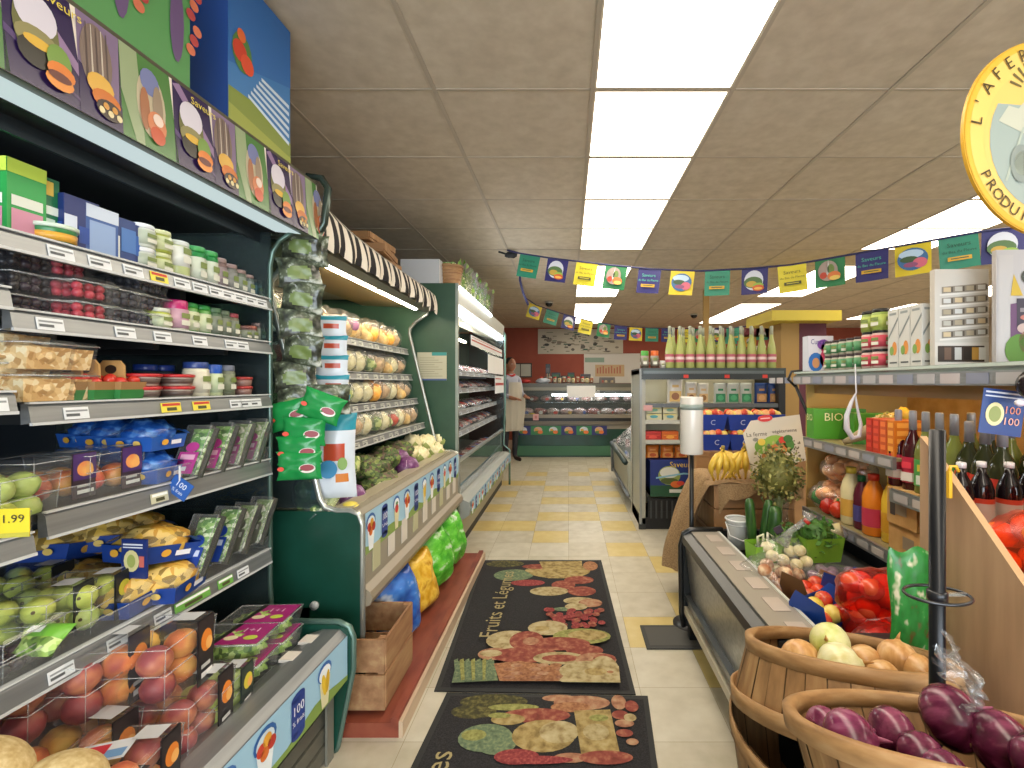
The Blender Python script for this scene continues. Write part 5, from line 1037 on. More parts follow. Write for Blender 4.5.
one('poster_board', 'poster', 'green poster board with dark grapes and red berries standing above the banner', b, (-1.0, .70, 2.08), -2)

# ================================================================ RIGHT FOREGROUND: BASKETS, POLE, BIN
def basket(r0, r1, h, n=30, bands=(), th=.006, floor=True):
    """staved basket: r0 at the foot, r1 at the rim; every stave drawn as a slight facet"""
    P_ = []; b = MB(); v = []; f = []
    for sg, off in ((1, 0), (-1, -th)):
        m = MB()
        for k in range(n):
            a0, a1 = 2*math.pi*k/n, 2*math.pi*(k+.94)/n; ex = .0015*(k % 2)
            m.add([((r0+off+ex)*math.cos(a0), (r0+off+ex)*math.sin(a0), 0), ((r0+off+ex)*math.cos(a1), (r0+off+ex)*math.sin(a1), 0), ((r1+off+ex)*math.cos(a1), (r1+off+ex)*math.sin(a1), h), ((r1+off+ex)*math.cos(a0), (r1+off+ex)*math.sin(a0), h)], [(0, 1, 2, 3)], 'basket_wood')
        b.v, b.f, b.m, b.s = b.v+m.v, b.f+[tuple(i+len(b.v) for i in q) for q in m.f], b.m+m.m, b.s+m.s
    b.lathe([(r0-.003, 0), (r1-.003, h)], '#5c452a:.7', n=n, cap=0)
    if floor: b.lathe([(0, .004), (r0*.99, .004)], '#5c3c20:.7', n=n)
    P_.append(('staves', b))
    for (z, hh, dr) in bands:
        rr = r0+(r1-r0)*z/h; m = MB(); m.lathe([(rr+dr-.003, z-hh/2), (rr+dr+.005, z-hh/2), (rr+dr+.005, z+hh/2), (rr+dr-.001, z+hh/2), (rr+dr-.003, z-hh/2)], 'basket_band', n=48, cap=0)
        a = 1.2; m.cyl(((rr+dr)*math.cos(-a), (rr+dr)*math.sin(-a), z), ((rr+dr+.008)*math.cos(-a), (rr+dr+.008)*math.sin(-a), z), .004, '#3a2412', n=8); P_.append(('hoop', m))
    return P_
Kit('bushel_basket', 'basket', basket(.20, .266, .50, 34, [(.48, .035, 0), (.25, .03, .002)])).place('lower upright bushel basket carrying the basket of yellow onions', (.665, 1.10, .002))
B1 = T(.667, 1.10, .53) @ RX(-17) @ RY(4); B1h = .15
P_ = basket(.262, .216, B1h, 34, [(.02, .036, .006)], floor=False)
m = MB(); m.lathe([(.216, B1h-.03), (.227, B1h-.03), (.227, B1h), (.214, B1h+.002), (.206, B1h-.004), (.206, B1h-.03), (.216, B1h-.03)], 'basket_band', n=56, cap=0); P_.append(('rim', m))
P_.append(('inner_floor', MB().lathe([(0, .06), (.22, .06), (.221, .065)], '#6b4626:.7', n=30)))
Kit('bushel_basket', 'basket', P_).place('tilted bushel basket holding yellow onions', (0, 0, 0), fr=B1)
spec('onion_y', t='noise', c=['#b8844c', '#cc9c64', '#dcb888'], s=(60, 60, 6), det=3, r=.3)
spec('onion_w', t='noise', c=['#ccc488', '#dcd8a8', '#e8e6c4'], s=(70, 70, 6), det=3, r=.3)
spec('onion_g', t='noise', c=['#b0bc5c', '#ccd084', '#dcd8a4'], s=(40, 40, 8), det=3, r=.3)
spec('onion_r', t='noise', c=['#3c1024', '#581c38', '#84405c'], s=(50, 50, 5), det=4, r=.22)
spec('onion_r2', t='noise', c=['#4c1830', '#70284c', '#9c6078'], s=(50, 50, 6), det=4, r=.24)
def onion(m, r, seed, peel='#b88448:.5', root='#7a5a34:.8'):
    b = MB(); pf = []
    for k in range(13):
        t = k/12; th = math.pi*t; pf.append((max(0, r*math.sin(th)*(1-.0*t)), r*.90*(1-math.cos(th))))
    pf[-1] = (r*.10, r*1.84); pf[-2] = (r*.22, r*1.74); b.lathe(pf, m, n=24)
    for i, (x, y, z) in enumerate(b.v): q = 1+.05*noise.noise(Vector((x*30+seed, y*30, z*30))); b.v[i] = (x*q, y*q, z)
    tip = MB(); tip.tube([(0, 0, r*1.78), (r*.05, 0, r*2.0), (r*.18, r*.05, r*2.2)], [r*.12, r*.07, r*.02], peel, 7)
    rt = MB(); rt.lathe([(r*.16, -.001), (r*.14, .006), (0, .008)], root, n=10)
    return [('bulb', b), ('dry_tip', tip), ('root_end', rt)]
ON = {}
def put_onion(label, m, r, M_, px, py, dist, rot, peel='#b88448:.5'):
    """onion with its centre seen at (px,py) at distance dist from the viewer"""
    c = Vector(((px-CX)*dist/F, dist, EYE-(py-CY)*dist/F)); k = Kit('onion', 'onion', onion(m, r, px*.1, peel))
    q = Euler([R(a) for a in rot]).to_matrix().to_4x4(); k.place(label, (0, 0, 0), fr=T(*c) @ q @ T(0, 0, -r*.9))
for lb, m, r, px, py, d, rot in (
    ('green-tinged onion highest in the tilted basket of yellow onions', 'onion_g', .044, 830, 642, 1.12, (40, -50, 0)), ('pale white onion at the front middle of the basket, largest of its pile', 'onion_w', .052, 841, 668, 1.04, (20, 60, 0)),
    ('golden onion with its root end up, at the left of the yellow onions', 'onion_y', .043, 800, 657, 1.11, (150, 0, 0)), ('golden onion tucked behind the large white one', 'onion_y', .043, 866, 664, 1.12, (30, 70, 0)),
    ('tan onion at the right with its dry tip pointing up', 'onion_y', .044, 898, 658, 1.10, (-15, 10, 0)), ('small golden onion low at the front, right of the white one', 'onion_y', .036, 884, 678, 1.02, (60, 50, 0)),
    ('golden onion half under the basket rim at the far right', 'onion_y', .034, 918, 670, 1.06, (70, -30, 0)), ('pale onion low at the front left of the basket', 'onion_g', .036, 812, 676, 1.04, (80, 0, 0))):
    put_onion(lb, m, r, None, px, py, d, rot)
B2 = T(.552, .664, .672) @ RX(-21) @ RY(2)
P_ = basket(.205, .235, .155, 36, [(.04, .03, .003)]); m = MB(); m.lathe([(.230, .13), (.246, .13), (.247, .158), (.232, .162), (.222, .156), (.222, .13), (.230, .13)], 'basket_band', n=64, cap=0); P_.append(('rim', m))
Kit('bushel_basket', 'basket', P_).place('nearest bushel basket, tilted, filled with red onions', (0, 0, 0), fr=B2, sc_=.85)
Kit('bushel_basket', 'basket', basket(.13, .17, .64, 34, [(.60, .03, 0)])).place('upright basket standing below the basket of red onions', (.55, .63, .002))
for lb, r, px, py, d, rot, m in (
    ('red onion at the left of the near basket, behind the broad striped one', .032, 824, 723, .86, (20, -60, 0), 'onion_r2'), ('broad striped red onion at the front left of the near basket', .046, 851, 738, .78, (30, 60, 0), 'onion_r2'),
    ('red onion with a pointed tip aimed left, behind the front row', .040, 892, 729, .85, (10, -80, 0), 'onion_r'), ('largest red onion resting highest in the near basket, dark and shiny', .053, 953, 715, .84, (35, 30, 0), 'onion_r'),
    ('dark red onion low between the broad one and the largest one', .037, 922, 754, .79, (50, 10, 0), 'onion_r'), ('red onion at the right edge under the crumpled bag', .050, 1002, 742, .78, (20, 80, 0), 'onion_r'),
    ('red onion cut by the bottom edge of the view', .038, 946, 775, .74, (30, 100, 0), 'onion_r2'), ('red onion at the bottom right corner', .040, 1040, 760, .72, (70, 20, 0), 'onion_r')):
    put_onion(lb, m, r*.87, None, px, py+3, d*.86, rot, '#8c4460:.4')
b = MB(); o = random.Random(3)
b.surf(lambda u, v: (.05*(u-.5)*(.4+1.2*abs(v-.3))+.02*noise.noise(Vector((u*6, v*6, 1))), .03*noise.noise(Vector((u*5, v*7, 4)))-.02*math.sin(v*5), .11*v+.015*noise.noise(Vector((u*4, v*3, 8)))), 14, 18, 'film')
one('crumpled_plastic_bag', 'plastic bag', 'crumpled clear plastic bag end above the red onions by the wooden bin', b, (.605, .70, .835), 20, ry=-22, sc_=.85)
# pole with wire ring
P_ = [('pole', MB().cyl((0, 0, 0), (0, 0, 1.236), .0125, '#17191d:.3:.3', n=18)), ('collar', MB().lathe([(.0125, .928), (.016, .93), (.016, .946), (.0125, .948)], '#202226:.3'))]
P_.append(('wire_ring', MB().tube([(.054*math.cos(a/28*6.2832), .04*math.sin(a/28*6.2832), .940) for a in range(28)], .0028, '#4a4c50:.3:.8', 6, closed=True).box(.015, -.003, .938, .052, .003, .943, '#b8bcc0:.2:.8')))
P_.append(('base', MB().lathe([(.045, 0), (.045, .008), (.015, .014)], '#17191d:.4', n=24)))
Kit('display_pole', 'pole', P_).place('black steel pole with a flat wire ring, between the onion baskets and wooden bin', (.663, .835, 0))
# orange bin
X_ = .955; P_ = []
side = [(1.262, .0), (1.262, 1.176), (1.235, 1.155), (.70, .62), (.70, 0)]
P_.append(('side_panel', MB().add([(X_, y, z) for y, z in side]+[(X_+.018, y, z) for y, z in side], [(4, 3, 2, 1, 0), (5, 6, 7, 8, 9)]+[(i, (i+1) % 5, (i+1) % 5+5, i+5) for i in range(5)], ['bin_ply']*2+['#b8946a:.5']*5)))
P_.append(('side_panel', MB().add([(X_+.75, y, z) for y, z in side]+[(X_+.768, y, z) for y, z in side], [(4, 3, 2, 1, 0), (5, 6, 7, 8, 9)]+[(i, (i+1) % 5, (i+1) % 5+5, i+5) for i in range(5)], 'bin_ply')))
P_.append(('back_panel', MB().box(X_+.018, 1.245, .0, X_+.75, 1.262, .84, 'bin_ply'))); P_.append(('front_panel', MB().box(X_+.018, .70, 0, X_+.75, .718, .60, 'bin_ply')))
P_.append(('sloping_shelf', MB().add([(X_+.018, .72, .50), (X_+.75, .72, .50), (X_+.75, 1.245, .80), (X_+.018, 1.245, .80)], [(0, 1, 2, 3)], 'bin_ply')))
Kit('wooden_bin', 'bin', P_).place('plywood bin with a sloping side, full of netted oranges, at the right edge', (0, 0, 0))
b = MB(); b.tube([(.012, 0, .015), (.006, 0, .028), (-.008, 0, .028), (-.012, 0, .012)], .004, '#d8a828:.35', 7); b.box(-.016, -.006, -.05, -.008, .006, .016, '#d8a828:.35'); one('yellow_hook', 'hook', 'small yellow plastic hook clipped over the sloping edge of the wooden bin', b, (.958, 1.155, 1.085))
spec('mandarin', t='noise', c=['#d85c1c', '#e87828', '#f09040'], s=40, det=2, r=.35, bump=.1)
spec('red_net', t='clear', c='#ff9070', r=.3, g=1.0, g0=.05, milk=.16, mc='#d8301c')
spec('orange_net', t='clear', c='#ffb080', r=.3, g=.6, g0=.05, milk=.12, mc='#e85420')
spec('tomato', t='noise', c=['#c42c14', '#dc4424', '#ee6440'], s=20, det=2, r=.2)
def netbag(n, r, m, w_, d, h, net, seed, nm):
    rn = random.Random(seed); P_ = []; pts = []
    t = 0
    while len(pts) < n and t < 4000:
        t += 1; p = Vector((rn.uniform(-w_/2+r, w_/2-r), rn.uniform(-d/2+r, d/2-r), rn.uniform(r, h-r)))
        if (p.x/(w_/2))**2+(p.y/(d/2))**2+((p.z-h/2)/(h/2))**2 < .9 and all((p-q).length > r*1.65 for q in pts): pts.append(p)
    for p in pts: P_.append((nm, MB().ell(p, (r, r, r*.9), m, n=14, k=9)))
    b = MB(); b.ell((0, 0, h/2), (w_*.54, d*.54, h*.54), net, amp=.16, fq=3, seed=seed, n=26, k=16)
    b.tube([(w_*.4, 0, h*.7), (w_*.6, .01, h*.9), (w_*.62, .0, h*1.25)], [.02, .01, .016], net, 8); P_.append(('net', b)); return P_
kor = [Kit('netted_oranges', 'bag of oranges', netbag(24, .034, 'mandarin', .27, .24, .19, 'orange_net', s_, 'orange')) for s_ in (1, 2)]
for i, (x, y, z, rz, lb) in enumerate(((1.15, 1.10, .82, 10, 'at the back of the bin beside the sloping panel'), (1.145, .95, .735, -10, 'in the middle of the bin against the sloping panel'), (1.42, 1.08, .80, 30, 'at the back right of the bin'), (1.15, .81, .64, 0, 'at the front of the bin'), (1.44, .90, .68, 0, 'at the front right of the bin'), (1.25, 1.03, .93, 75, 'on top of the heap in the bin'))):
    kor[i % 2].place('red net bag of oranges '+lb, (x, y, z), rz)
# ================================================================ PRODUCE IN THE RIGHT COOLER
def tilt_bag(n, r, m, w_, d, h, seed, nm, film='film'): return netbag(n, r, m, w_, d, h, film, seed, nm)
kto = [Kit('netted_tomatoes', 'bag of tomatoes', netbag(14, .036, 'tomato', .26, .19, .15, 'red_net', s_, 'tomato')) for s_ in (5, 6)]
for i, (x, y, z, rz, lb) in enumerate(((1.03, 1.54, .46, 20, 'nearest the blue fruit tray'), (1.08, 1.62, .47, -30, 'behind the others, by the shelf edge'), (.98, 1.42, .43, 60, 'nearest, in front of the tilted basket'), (1.14, 1.46, .48, 10, 'at the right beside the carrot bag'), (1.03, 1.53, .55, -10, 'on top of the heap'))): kto[i % 2].place('red net bag of tomatoes '+lb, (x, y, z), rz)
def bluetray(c, fr):
    P_ = [('tray', MB().taper(.15, .11, .18, .14, 0, .07, c, top=False).add([(-.09, -.07, .07), (-.09, .07, .07), (-.10, .05, .13), (-.10, -.05, .13)], [(0, 1, 2, 3)], c).add([(.09, -.07, .07), (.09, .07, .07), (.10, .05, .11), (.10, -.05, .11)], [(0, 1, 2, 3)], c))]
    for k in range(6): P_.append(('fruit', MB().ell((-.05+.05*(k % 3), -.03+.06*(k//3), .055+.01*(k % 2)), .031, fr[k % len(fr)], n=14, k=9)))
    return P_
spec('apple2', t='noise', c=['#b82c28', '#d05038', '#e0a858'], s=22, det=2, r=.22)
spec('apple3', t='noise', c=['#d8c04c', '#e4d070', '#c8503c'], s=18, det=2, r=.22)
kbt = Kit('fruit_tray', 'fruit tray', bluetray('#1d4aa8:.35', ['apple2', 'apple3', 'apple2'])); kbt2 = Kit('fruit_tray', 'fruit tray', bluetray('#7c5430:.6', ['apple2', 'tomato', 'apple2']))
kbt.place('blue cardboard tray of red and yellow apples in front of the net bags', (.865, 1.60, .485), 30, rx=12); kbt2.place('brown cardboard tray of red apples behind the blue tray', (.93, 1.77, .47), 20); kbt.place('second blue cardboard tray tucked between the brown tray and tomatoes', (1.06, 1.73, .49), 30)
spec('roots', t='noise', c=['#a06844', '#c08c64', '#e0c8a4'], s=30, det=2, r=.5)
Kit('root_vegetable_bag', 'bag', netbag(16, .028, 'roots', .24, .22, .16, 'film', 8, 'vegetable')).place('clear bag of tan root vegetables beyond the brown tray', (.84, 1.92, .44), 20)
Kit('root_vegetable_bag', 'bag', netbag(16, .026, 'cauli', .22, .20, .15, 'film', 9, 'vegetable')+[('twisted_neck', MB().tube([(0, 0, .13), (.03, -.02, .19), (.08, -.05, .24), (.09, -.055, .27)], [.03, .012, .014, .03], 'edge_plastic', 9).cyl((.075, -.05, .23), (.085, -.053, .24), .015, '#c83c30', n=9))]).place('clear bag of white root vegetables with a twisted neck and red tie', (.92, 2.0, .50), 10)
Kit('root_vegetable_bag', 'bag', netbag(16, .022, '#8c6c84:.4', .30, .18, .09, 'film', 10, 'vegetable')).place('flat clear bag of purplish roots behind the blue and brown trays', (1.10, 1.86, .49), -20)
def carrots():
    g = MB(); rn = random.Random(4)
    for k in range(12): x = rn.uniform(-.05, .05); y = rn.uniform(-.015, .015); g.cyl((x, y, .02), (x+rn.uniform(-.02, .02), y, .26), .011, 'mandarin', .015, 8)
    f = MB(); f.pillow(.16, .30, .05, 'film', None, 10, 12, .1, 2); return [('carrots', g), ('bag_film', f)]
Kit('carrot_bag', 'bag of carrots', carrots()).place('clear bag of carrots leaning between the tomatoes and the green bag', (1.0, 1.43, .50), -10, rx=-14, ry=38)
spec('bag_print', t='noise', c=['#7c2c24', '#2a7430', '#2f8038', '#34883c', '#d8d0b0'], s=(26, 26, 20), det=2, r=.3)
b = lumpy(.15, .27, .07, 'bag_print', 0, 4)
Kit('green_product_bag', 'bag', [('green_product_bag', b)]).place('upright green printed bag standing behind the black pole', (.897, 1.215, .602), -4, sc_=(.74, .5, 1.05))
one('wooden_block', 'block', 'narrow wooden block standing under the green bag behind the onion basket', MB().box(-.024, -.035, 0, .024, .035, .60, 'bin_ply'), (.922, 1.222, 0))
# white pail, cucumbers, pots
P_ = [('pail', MB().lathe([(.045, 0), (.055, .13), (.058, .135)], '#c8cac8:.35', n=22, cap=1)), ('rim', MB().tube([(.058*math.cos(a/24*6.2832), .058*math.sin(a/24*6.2832), .137) for a in range(24)], .005, '#d8dad8:.3', 6, closed=True).tube([(.058*math.cos(a/24*6.2832), .058*math.sin(a/24*6.2832), .115) for a in range(24)], .003, '#b8bab8:.3', 6, closed=True)), ('handle', MB().tube([(-.06, 0, .12), (-.055, -.045, .07), (0, -.065, .05), (.055, -.045, .07), (.06, 0, .12)], .003, '#e0e0e0:.3', 5))]
Kit('white_pail', 'pail', P_).place('small white plastic pail at the far left corner of the produce cooler', (.83, 2.27, .52))
spec('cuke', t='noise', c=['#1c3c18', '#2c5422', '#486c30'], s=(60, 60, 8), det=2, r=.3)
kc_ = Kit('cucumber', 'cucumber', [('cucumber', MB().lathe([(0, 0), (.014, .004), (.021, .02), (.023, .10), (.022, .19), (.016, .215), (0, .222)], 'cuke', n=14))])
for i, (x, y, z, a) in enumerate(((.865, 2.18, .56, -4), (.935, 2.12, .54, 3), (.905, 2.16, .56, 8))): kc_.place('upright dark green cucumber beside the white pail, %s of three' % ('leftmost', 'rightmost and thickest', 'middle')[i], (x, y, z), 0, ry=a, sc_=(1.35 if i == 1 else 1, 1.35 if i == 1 else 1, 1))
kpot = lambda w_, d, h, c: [('sleeve', MB().taper(w_*.85, d*.85, w_, d, 0, h, c, top=False)), ('soil', MB().taper(w_*.9, d*.9, w_*.9, d*.9, h*.7, h*.75, '#3c2c1c:.9'))]
Kit('green_sleeve', 'plant sleeve', kpot(.12, .10, .12, '#7cb42c:.5')+[('white_shoots', MB().tube([(-.02, 0, .08), (-.03, -.01, .15), (-.005, -.01, .16), (0, 0, .1)], .006, '#d8dcb8:.5', 6).tube([(.02, .0, .08), (.03, .01, .16), (.05, .0, .14)], .006, '#e0e0c8:.5', 6))]).place('lime green paper sleeve with white shoots in front of the cucumbers', (.855, 2.04, .50), 8)
def leafball(r, m, n=120, seed=1, sz=.02, h=1.0):
    rn = random.Random(seed); b = MB()
    for k in range(n):
        d = Vector((rn.gauss(0, 1), rn.gauss(0, 1), rn.gauss(0, 1))).normalized()*r*rn.uniform(.55, 1.08); d.z = d.z*h+r*h
        a = Vector((rn.gauss(0, 1), rn.gauss(0, 1), rn.gauss(0, 1))).normalized()*sz; c = a.cross(Vector((rn.gauss(0, 1), rn.gauss(0, 1), rn.gauss(0, 1)))).normalized()*sz*.6
        b.add([d-a, d+c, d+a, d-c], [(0, 1, 2, 3)], m if isinstance(m, str) else m[k % len(m)])
    b.ell((0, 0, r*h), (r*.7, r*.7, r*.7*h), m if isinstance(m, str) else m[0], amp=.3, fq=5, n=16, k=10); return b
Kit('parsley_pot', 'potted herb', kpot(.15, .11, .09, '#7cac34:.5')+[('leaves', MB().add([], [], []))][:0]+[('foliage', (lambda q: q)(leafball(.075, ['#4c7c34:.5', '#3c6428:.5', '#5c9040:.5'], 260, 3, .014, 1.1)))]).place('bushy green parsley in a lime sleeve in the middle of the produce cooler', (1.08, 2.02, .56), 5, sc_=1.15)
Kit('parsley_pot', 'potted herb', kpot(.12, .10, .08, '#86b43c:.5')+[('foliage', leafball(.06, ['#4c7034:.5', '#5c843c:.5', '#38582a:.5'], 200, 4, .013, 1.1)), ('dark_tag', MB().box(-.015, -.075, .12, .02, -.07, .15, '#3c3440:.4', RY(-30)))]).place('smaller herb pot with a dark tag, left of the bushy parsley', (.985, 2.06, .57), -12)
P_ = [('vase', MB().lathe([(.05, 0), (.045, .05), (.06, .12)], 'clear_plastic', n=18, cap=1)), ('stems', MB().tube([(0, 0, .01), (.01, 0, .14)], .02, '#7c8448:.6', 8)), ('foliage', leafball(.115, ['#6c6c30:.6', '#8c8444:.6', '#585828:.6', '#a09c58:.6', '#4c5424:.6'], 900, 5, .012, 1.25))]
P_[2][1].v[:] = [(x, y, z+.08) for x, y, z in P_[2][1].v]
Kit('dried_herb_bunch', 'herb bunch', P_).place('big bushy olive-green bunch of herbs in front of the vegetable picture card', (1.0, 2.22, .66))
# card
b = MB(); w_, h = .31, .27; pts = [(0, 0), (w_*.16-.05, -.01)]
X = FR((-.155, 0, 0), UX, (0, .12, 1)) @ RZ(5); out = [(.02, 0), (w_, .03), (w_, h), (.05, h-.01), (0, h*.72)]
b.prism([(p[0], p[1]) for p in out], 0, .003, '#c8bca6:.6', X @ Matrix(((1, 0, 0, 0), (0, 0, 1, 0), (0, -1, 0, 0), (0, 0, 0, 1)))); X2 = X
b.t2(X2, 'La ferme', .070, h*.69, .031, '#3c2c24', 2); b.t2(X2, 'végétarienne', .218, h*.71, .0255, '#3c2c24', 2)
for k, (x, y, rx_, ry_, c) in enumerate(((.10, .12, .05, .04, '#6c9434'), (.16, .14, .06, .035, '#88a83c'), (.21, .12, .05, .04, '#4c7c34'), (.17, .10, .05, .03, '#c87434'), (.20, .145, .02, .02, '#c83424'), (.09, .145, .02, .018, '#d8b83c'), (.14, .07, .06, .03, '#b0763c'), (.06, .16, .015, .01, '#8a8474'), (.23, .15, .025, .02, '#3c6c2c'))): b.e2(X2, x, y, rx_, ry_, c, 2+k*.3)
for k in range(26): b.e2(X2, rnd.uniform(.25, .30), rnd.uniform(.03, .14), .004, .004, '#6c6048', 3)
b.e2(X2, .125, h*.985, .04, .018, '#c8302c', 5); b.t2(X2, 'rachelle', .125, h*.985, .014, '#f0d8d0', 6) if False else b.r2(X2, .10, h*.985-.003, .15, h*.985+.003, '#e8b0a8', 6)
one('picture_card', 'sign', 'beige card reading La ferme végétarienne with a vegetable picture, behind the olive bunch', b, (1.09, 2.415, .86))
# banana stand: burlap covered block, crate, bananas
b = MB(); b.box(.80, 2.60, 0, 1.35, 3.05, .47, '#6c5234:.8'); one('packing_case', 'crate', 'rough brown packing case under the banana crate', b)
Kit('wooden_crate', 'crate', crate(.44, .36, .27, 2, .008, 'warm_wood', .014)).place('wooden crate on its packing case carrying the bananas', (1.05, 2.80, .472))
def drape(u, v):
    x = .78+.56*u; y = 2.58+.45*v; z = .752+.006*math.sin(u*20)
    if u < .06: x = .79; 
    return (x, y, z)
b = MB(); bz = lambda u: u
def dr(u, v):      # v: 0 far .. 1 near edge; u: 0 hanging end left .. 1 right
    y = 2.60+.44*(1-v)
    if u < .55:
        t = u/.55; x = .655+.155*t**1.5+.02*math.sin(v*9+t*3)+.015*math.sin(v*23); z = .20+.555*t**.8; return (x-.05*(1-t)*math.sin(v*4), y+.10*(1-t)*v-.02, z)
    t = (u-.55)/.45; return (.81+.50*t, y, .757+.008*math.sin(t*14+v*5))
b.surf(dr, 44, 22, 'burlap')
def dr2(u, v): return (.84+.47*u, 2.598-.012*v+.006*math.sin(u*30)*v, .757-v*(.03+.06*abs(math.sin(u*4.2+.7))**2+(.12 if u < .12 else 0)*(1-u*8)))
b.surf(dr2, 50, 10, 'burlap')
one('burlap_cloth', 'burlap cloth', 'brown burlap sheet draped over the banana crate and hanging down its left side', b)
spec('banana', t='noise', c=['#c89c28', '#dcb640', '#e4c860'], s=14, det=2, r=.4)
def bananas(n=5, seed=0):
    P_ = []
    for k in range(n):
        a = (k-(n-1)/2)*.38; m = MB(); pts = []; rr = []
        for j in range(11):
            t = j/10; bend = .055*math.sin(t*math.pi)
            x = math.sin(a)*(bend*1.6+.045*t); y = -math.cos(a)*(bend)+.01*k-.02; pts.append((x+.012*(k-(n-1)/2)*t, y, .175-.175*t+.012)); rr.append(.004+.0155*min(1, math.sin(min(1, t*1.25+.05)*math.pi)**.45 if 0 < t*1.25+.05 < 1 else .2) if t > .15 else .0055)
        m.tube(pts, rr, 'banana', 9); P_.append(('banana', m))
    P_.append(('stalk', MB().cyl((0, -.015, .175), (0, -.02, .205), .011, '#8c7c2c:.5', n=8))); return P_
kba = Kit('banana_bunch', 'bananas', bananas()); kba.place('left bunch of yellow bananas on the burlap-covered crate', (.885, 2.68, .755), 8); kba.place('right bunch of yellow bananas on the burlap-covered crate, beside the card', (1.03, 2.70, .755), -18); kba.place('bunch of bananas lying behind the other two bunches', (.97, 2.86, .80), 60, rx=40)
# bag roll on its stand
P_ = [('pole', MB().cyl((0, 0, 0), (0, 0, .96), .012, '#17191b:.3', n=12)), ('base', MB().lathe([(.10, 0), (.10, .01), (.02, .016)], '#17191b:.4', n=20)), ('bag_roll', MB().lathe([(.02, .935), (.060, .935), (.0615, .94), (.0615, 1.24), (.060, 1.245), (.02, 1.245)], ['#d8d4cc:.25'], n=28) if False else MB().lathe([(.02, .935), (.060, .935), (.0615, .94), (.0615, 1.24), (.060, 1.245), (.02, 1.245)], '#cfcbc2:.22', n=28)), ('roll_band', MB().lathe([(.0622, 1.175), (.0622, 1.205)], '#8a968e:.4', n=28))]
Kit('bag_dispenser', 'bag dispenser', P_).place('roll of plastic produce bags on a thin black post by the right cooler', (.675, 2.54, 0))

# ================================================================ RIGHT COOLER SHELVES
S1 = 1.022; S2 = .902; S3 = .642
b = MB(); b.box(-.13, -.05, 0, .13, .05, .16, '#4c9a2c:.45'); X = FR((-.13, -.0505, 0), UX, UZ); b.p2(X, [(.12, 0), (.26, .02), (.26, .16), (.16, .16)], '#3c8428', 1); b.e2(X, .17, .07, .03, .04, '#2c6424', 2); b.t2(X, 'BIO', .10, .115, .06, '#e8e8b8', 3)
X = FR((-.1305, .05, 0), (0, -1, 0), UZ); b.t2(X, 'BIO', .05, .11, .05, '#e8e8b8', 3)
b2 = Kit('green_carton', 'carton', [('green_carton', b)]); b2.place('bright green BIO carton at the far end of the upper warm shelf', (1.45, 2.52, S1), -8)
b = MB(); b.box(-.10, -.04, 0, .10, .04, .15, '#459428:.45'); b.e2(FR((-.10, -.0405, 0), UX, UZ), .1, .07, .03, .045, '#2c6824', 1); one('green_carton', 'carton', 'plain green carton with a leaf mark, right of the BIO carton', b, (1.50, 2.28, S1), -14)
spec('bouquet', t='vor', c=['#e0d8b0', '#c8b878', '#f0ecd8', '#6c6444', '#8c9c54', '#dcc464'], s=80, r=.5)
Kit('dried_bouquet', 'bouquet', [('stems', MB().cyl((0, 0, 0), (.12, 0, .07), .012, '#a89878:.6', .035, 12)), ('flowers', MB().ell((.17, 0, .10), (.07, .05, .045), 'bouquet', amp=.4, fq=6, n=22, k=14, Q=RY(-30))), ('yellow_bow', MB().ell((.24, 0, .15), (.03, .02, .03), '#e0b83c:.5', amp=.5, fq=6, n=14, k=9))]).place('pale wrapped bouquet with yellow flowers lying before the green cartons', (1.335, 2.25, S1+.01), -50)
b = MB(); b.tube([(.0, 0, .30), (.005, 0, .15), (-.02, 0, .10), (-.045, 0, .03), (-.045, 0, -.04), (-.015, 0, -.09), (.02, 0, -.08), (.03, 0, -.02), (.012, 0, .06), (.0, 0, .14)], [.003, .004, .009, .013, .015, .013, .010, .009, .007, .004], '#c8c8cc:.3', 8)
one('hanging_loop_tag', 'hanging loop', 'white oval loop hanging from the grey top shelf over the red boxes', b, (1.285, 2.08, 1.15), 0, sc_=.85)
for n_, (y, c, c2) in enumerate(((2.03, '#b8281c', '#d84030'), (1.985, '#c4381c', '#e05034'), (1.94, '#c85020', '#e87838'), (1.895, '#d0701c', '#eca040'))):
    b = MB(); b.box(-.06, -.021, 0, .06, .021, .145, c+':.4'); X = FR((-.0605, .021, 0), (0, -1, 0), UZ)
    for k in range(4): b.r2(X, .006, .02+k*.032, .036, .040+k*.032, c2, 1)
    X = FR((-.06, -.0215, 0), UX, UZ)
    for k in range(4): b.r2(X, .01, .02+k*.032, .11, .040+k*.032, c2, 1)
    one('cracker_box', 'box', '%s box on the upper warm shelf, %s in its row of four' % (('dark red', 'red', 'red-orange', 'orange')[n_], left(n_, 4)), b, (1.375, y, S1))
def bottle(prof_r, h, glass, cap, label, nk=.3, liquid=None, capc=None):
    r = prof_r; P_ = [('glass_body', MB().lathe([(r*.9, 0), (r, .006), (r, h*.50), (r*.8, h*.60), (r*.42, h*.70), (r*.34, h*.78), (r*.34, h*.97)], glass, n=16))]
    P_.append(('capsule', MB().lathe([(r*.37, h*.76), (r*.36, h*.985), (r*.30, h)], cap, n=14)))
    l = MB(); l.lathe([(r*1.015, h*.10), (r*1.015, h*.42)], label[0], n=16, cap=0)
    for a in (-60, 0): X = RZ(a-30) @ FR((0, -r*1.03, h*.10), UX, UZ); l.r2(X, -r*.6, h*.02, r*.6, h*.13, label[1], 1); l.r2(X, -r*.5, h*.18, r*.5, h*.26, label[2], 1)
    P_.append(('label', l)); return P_
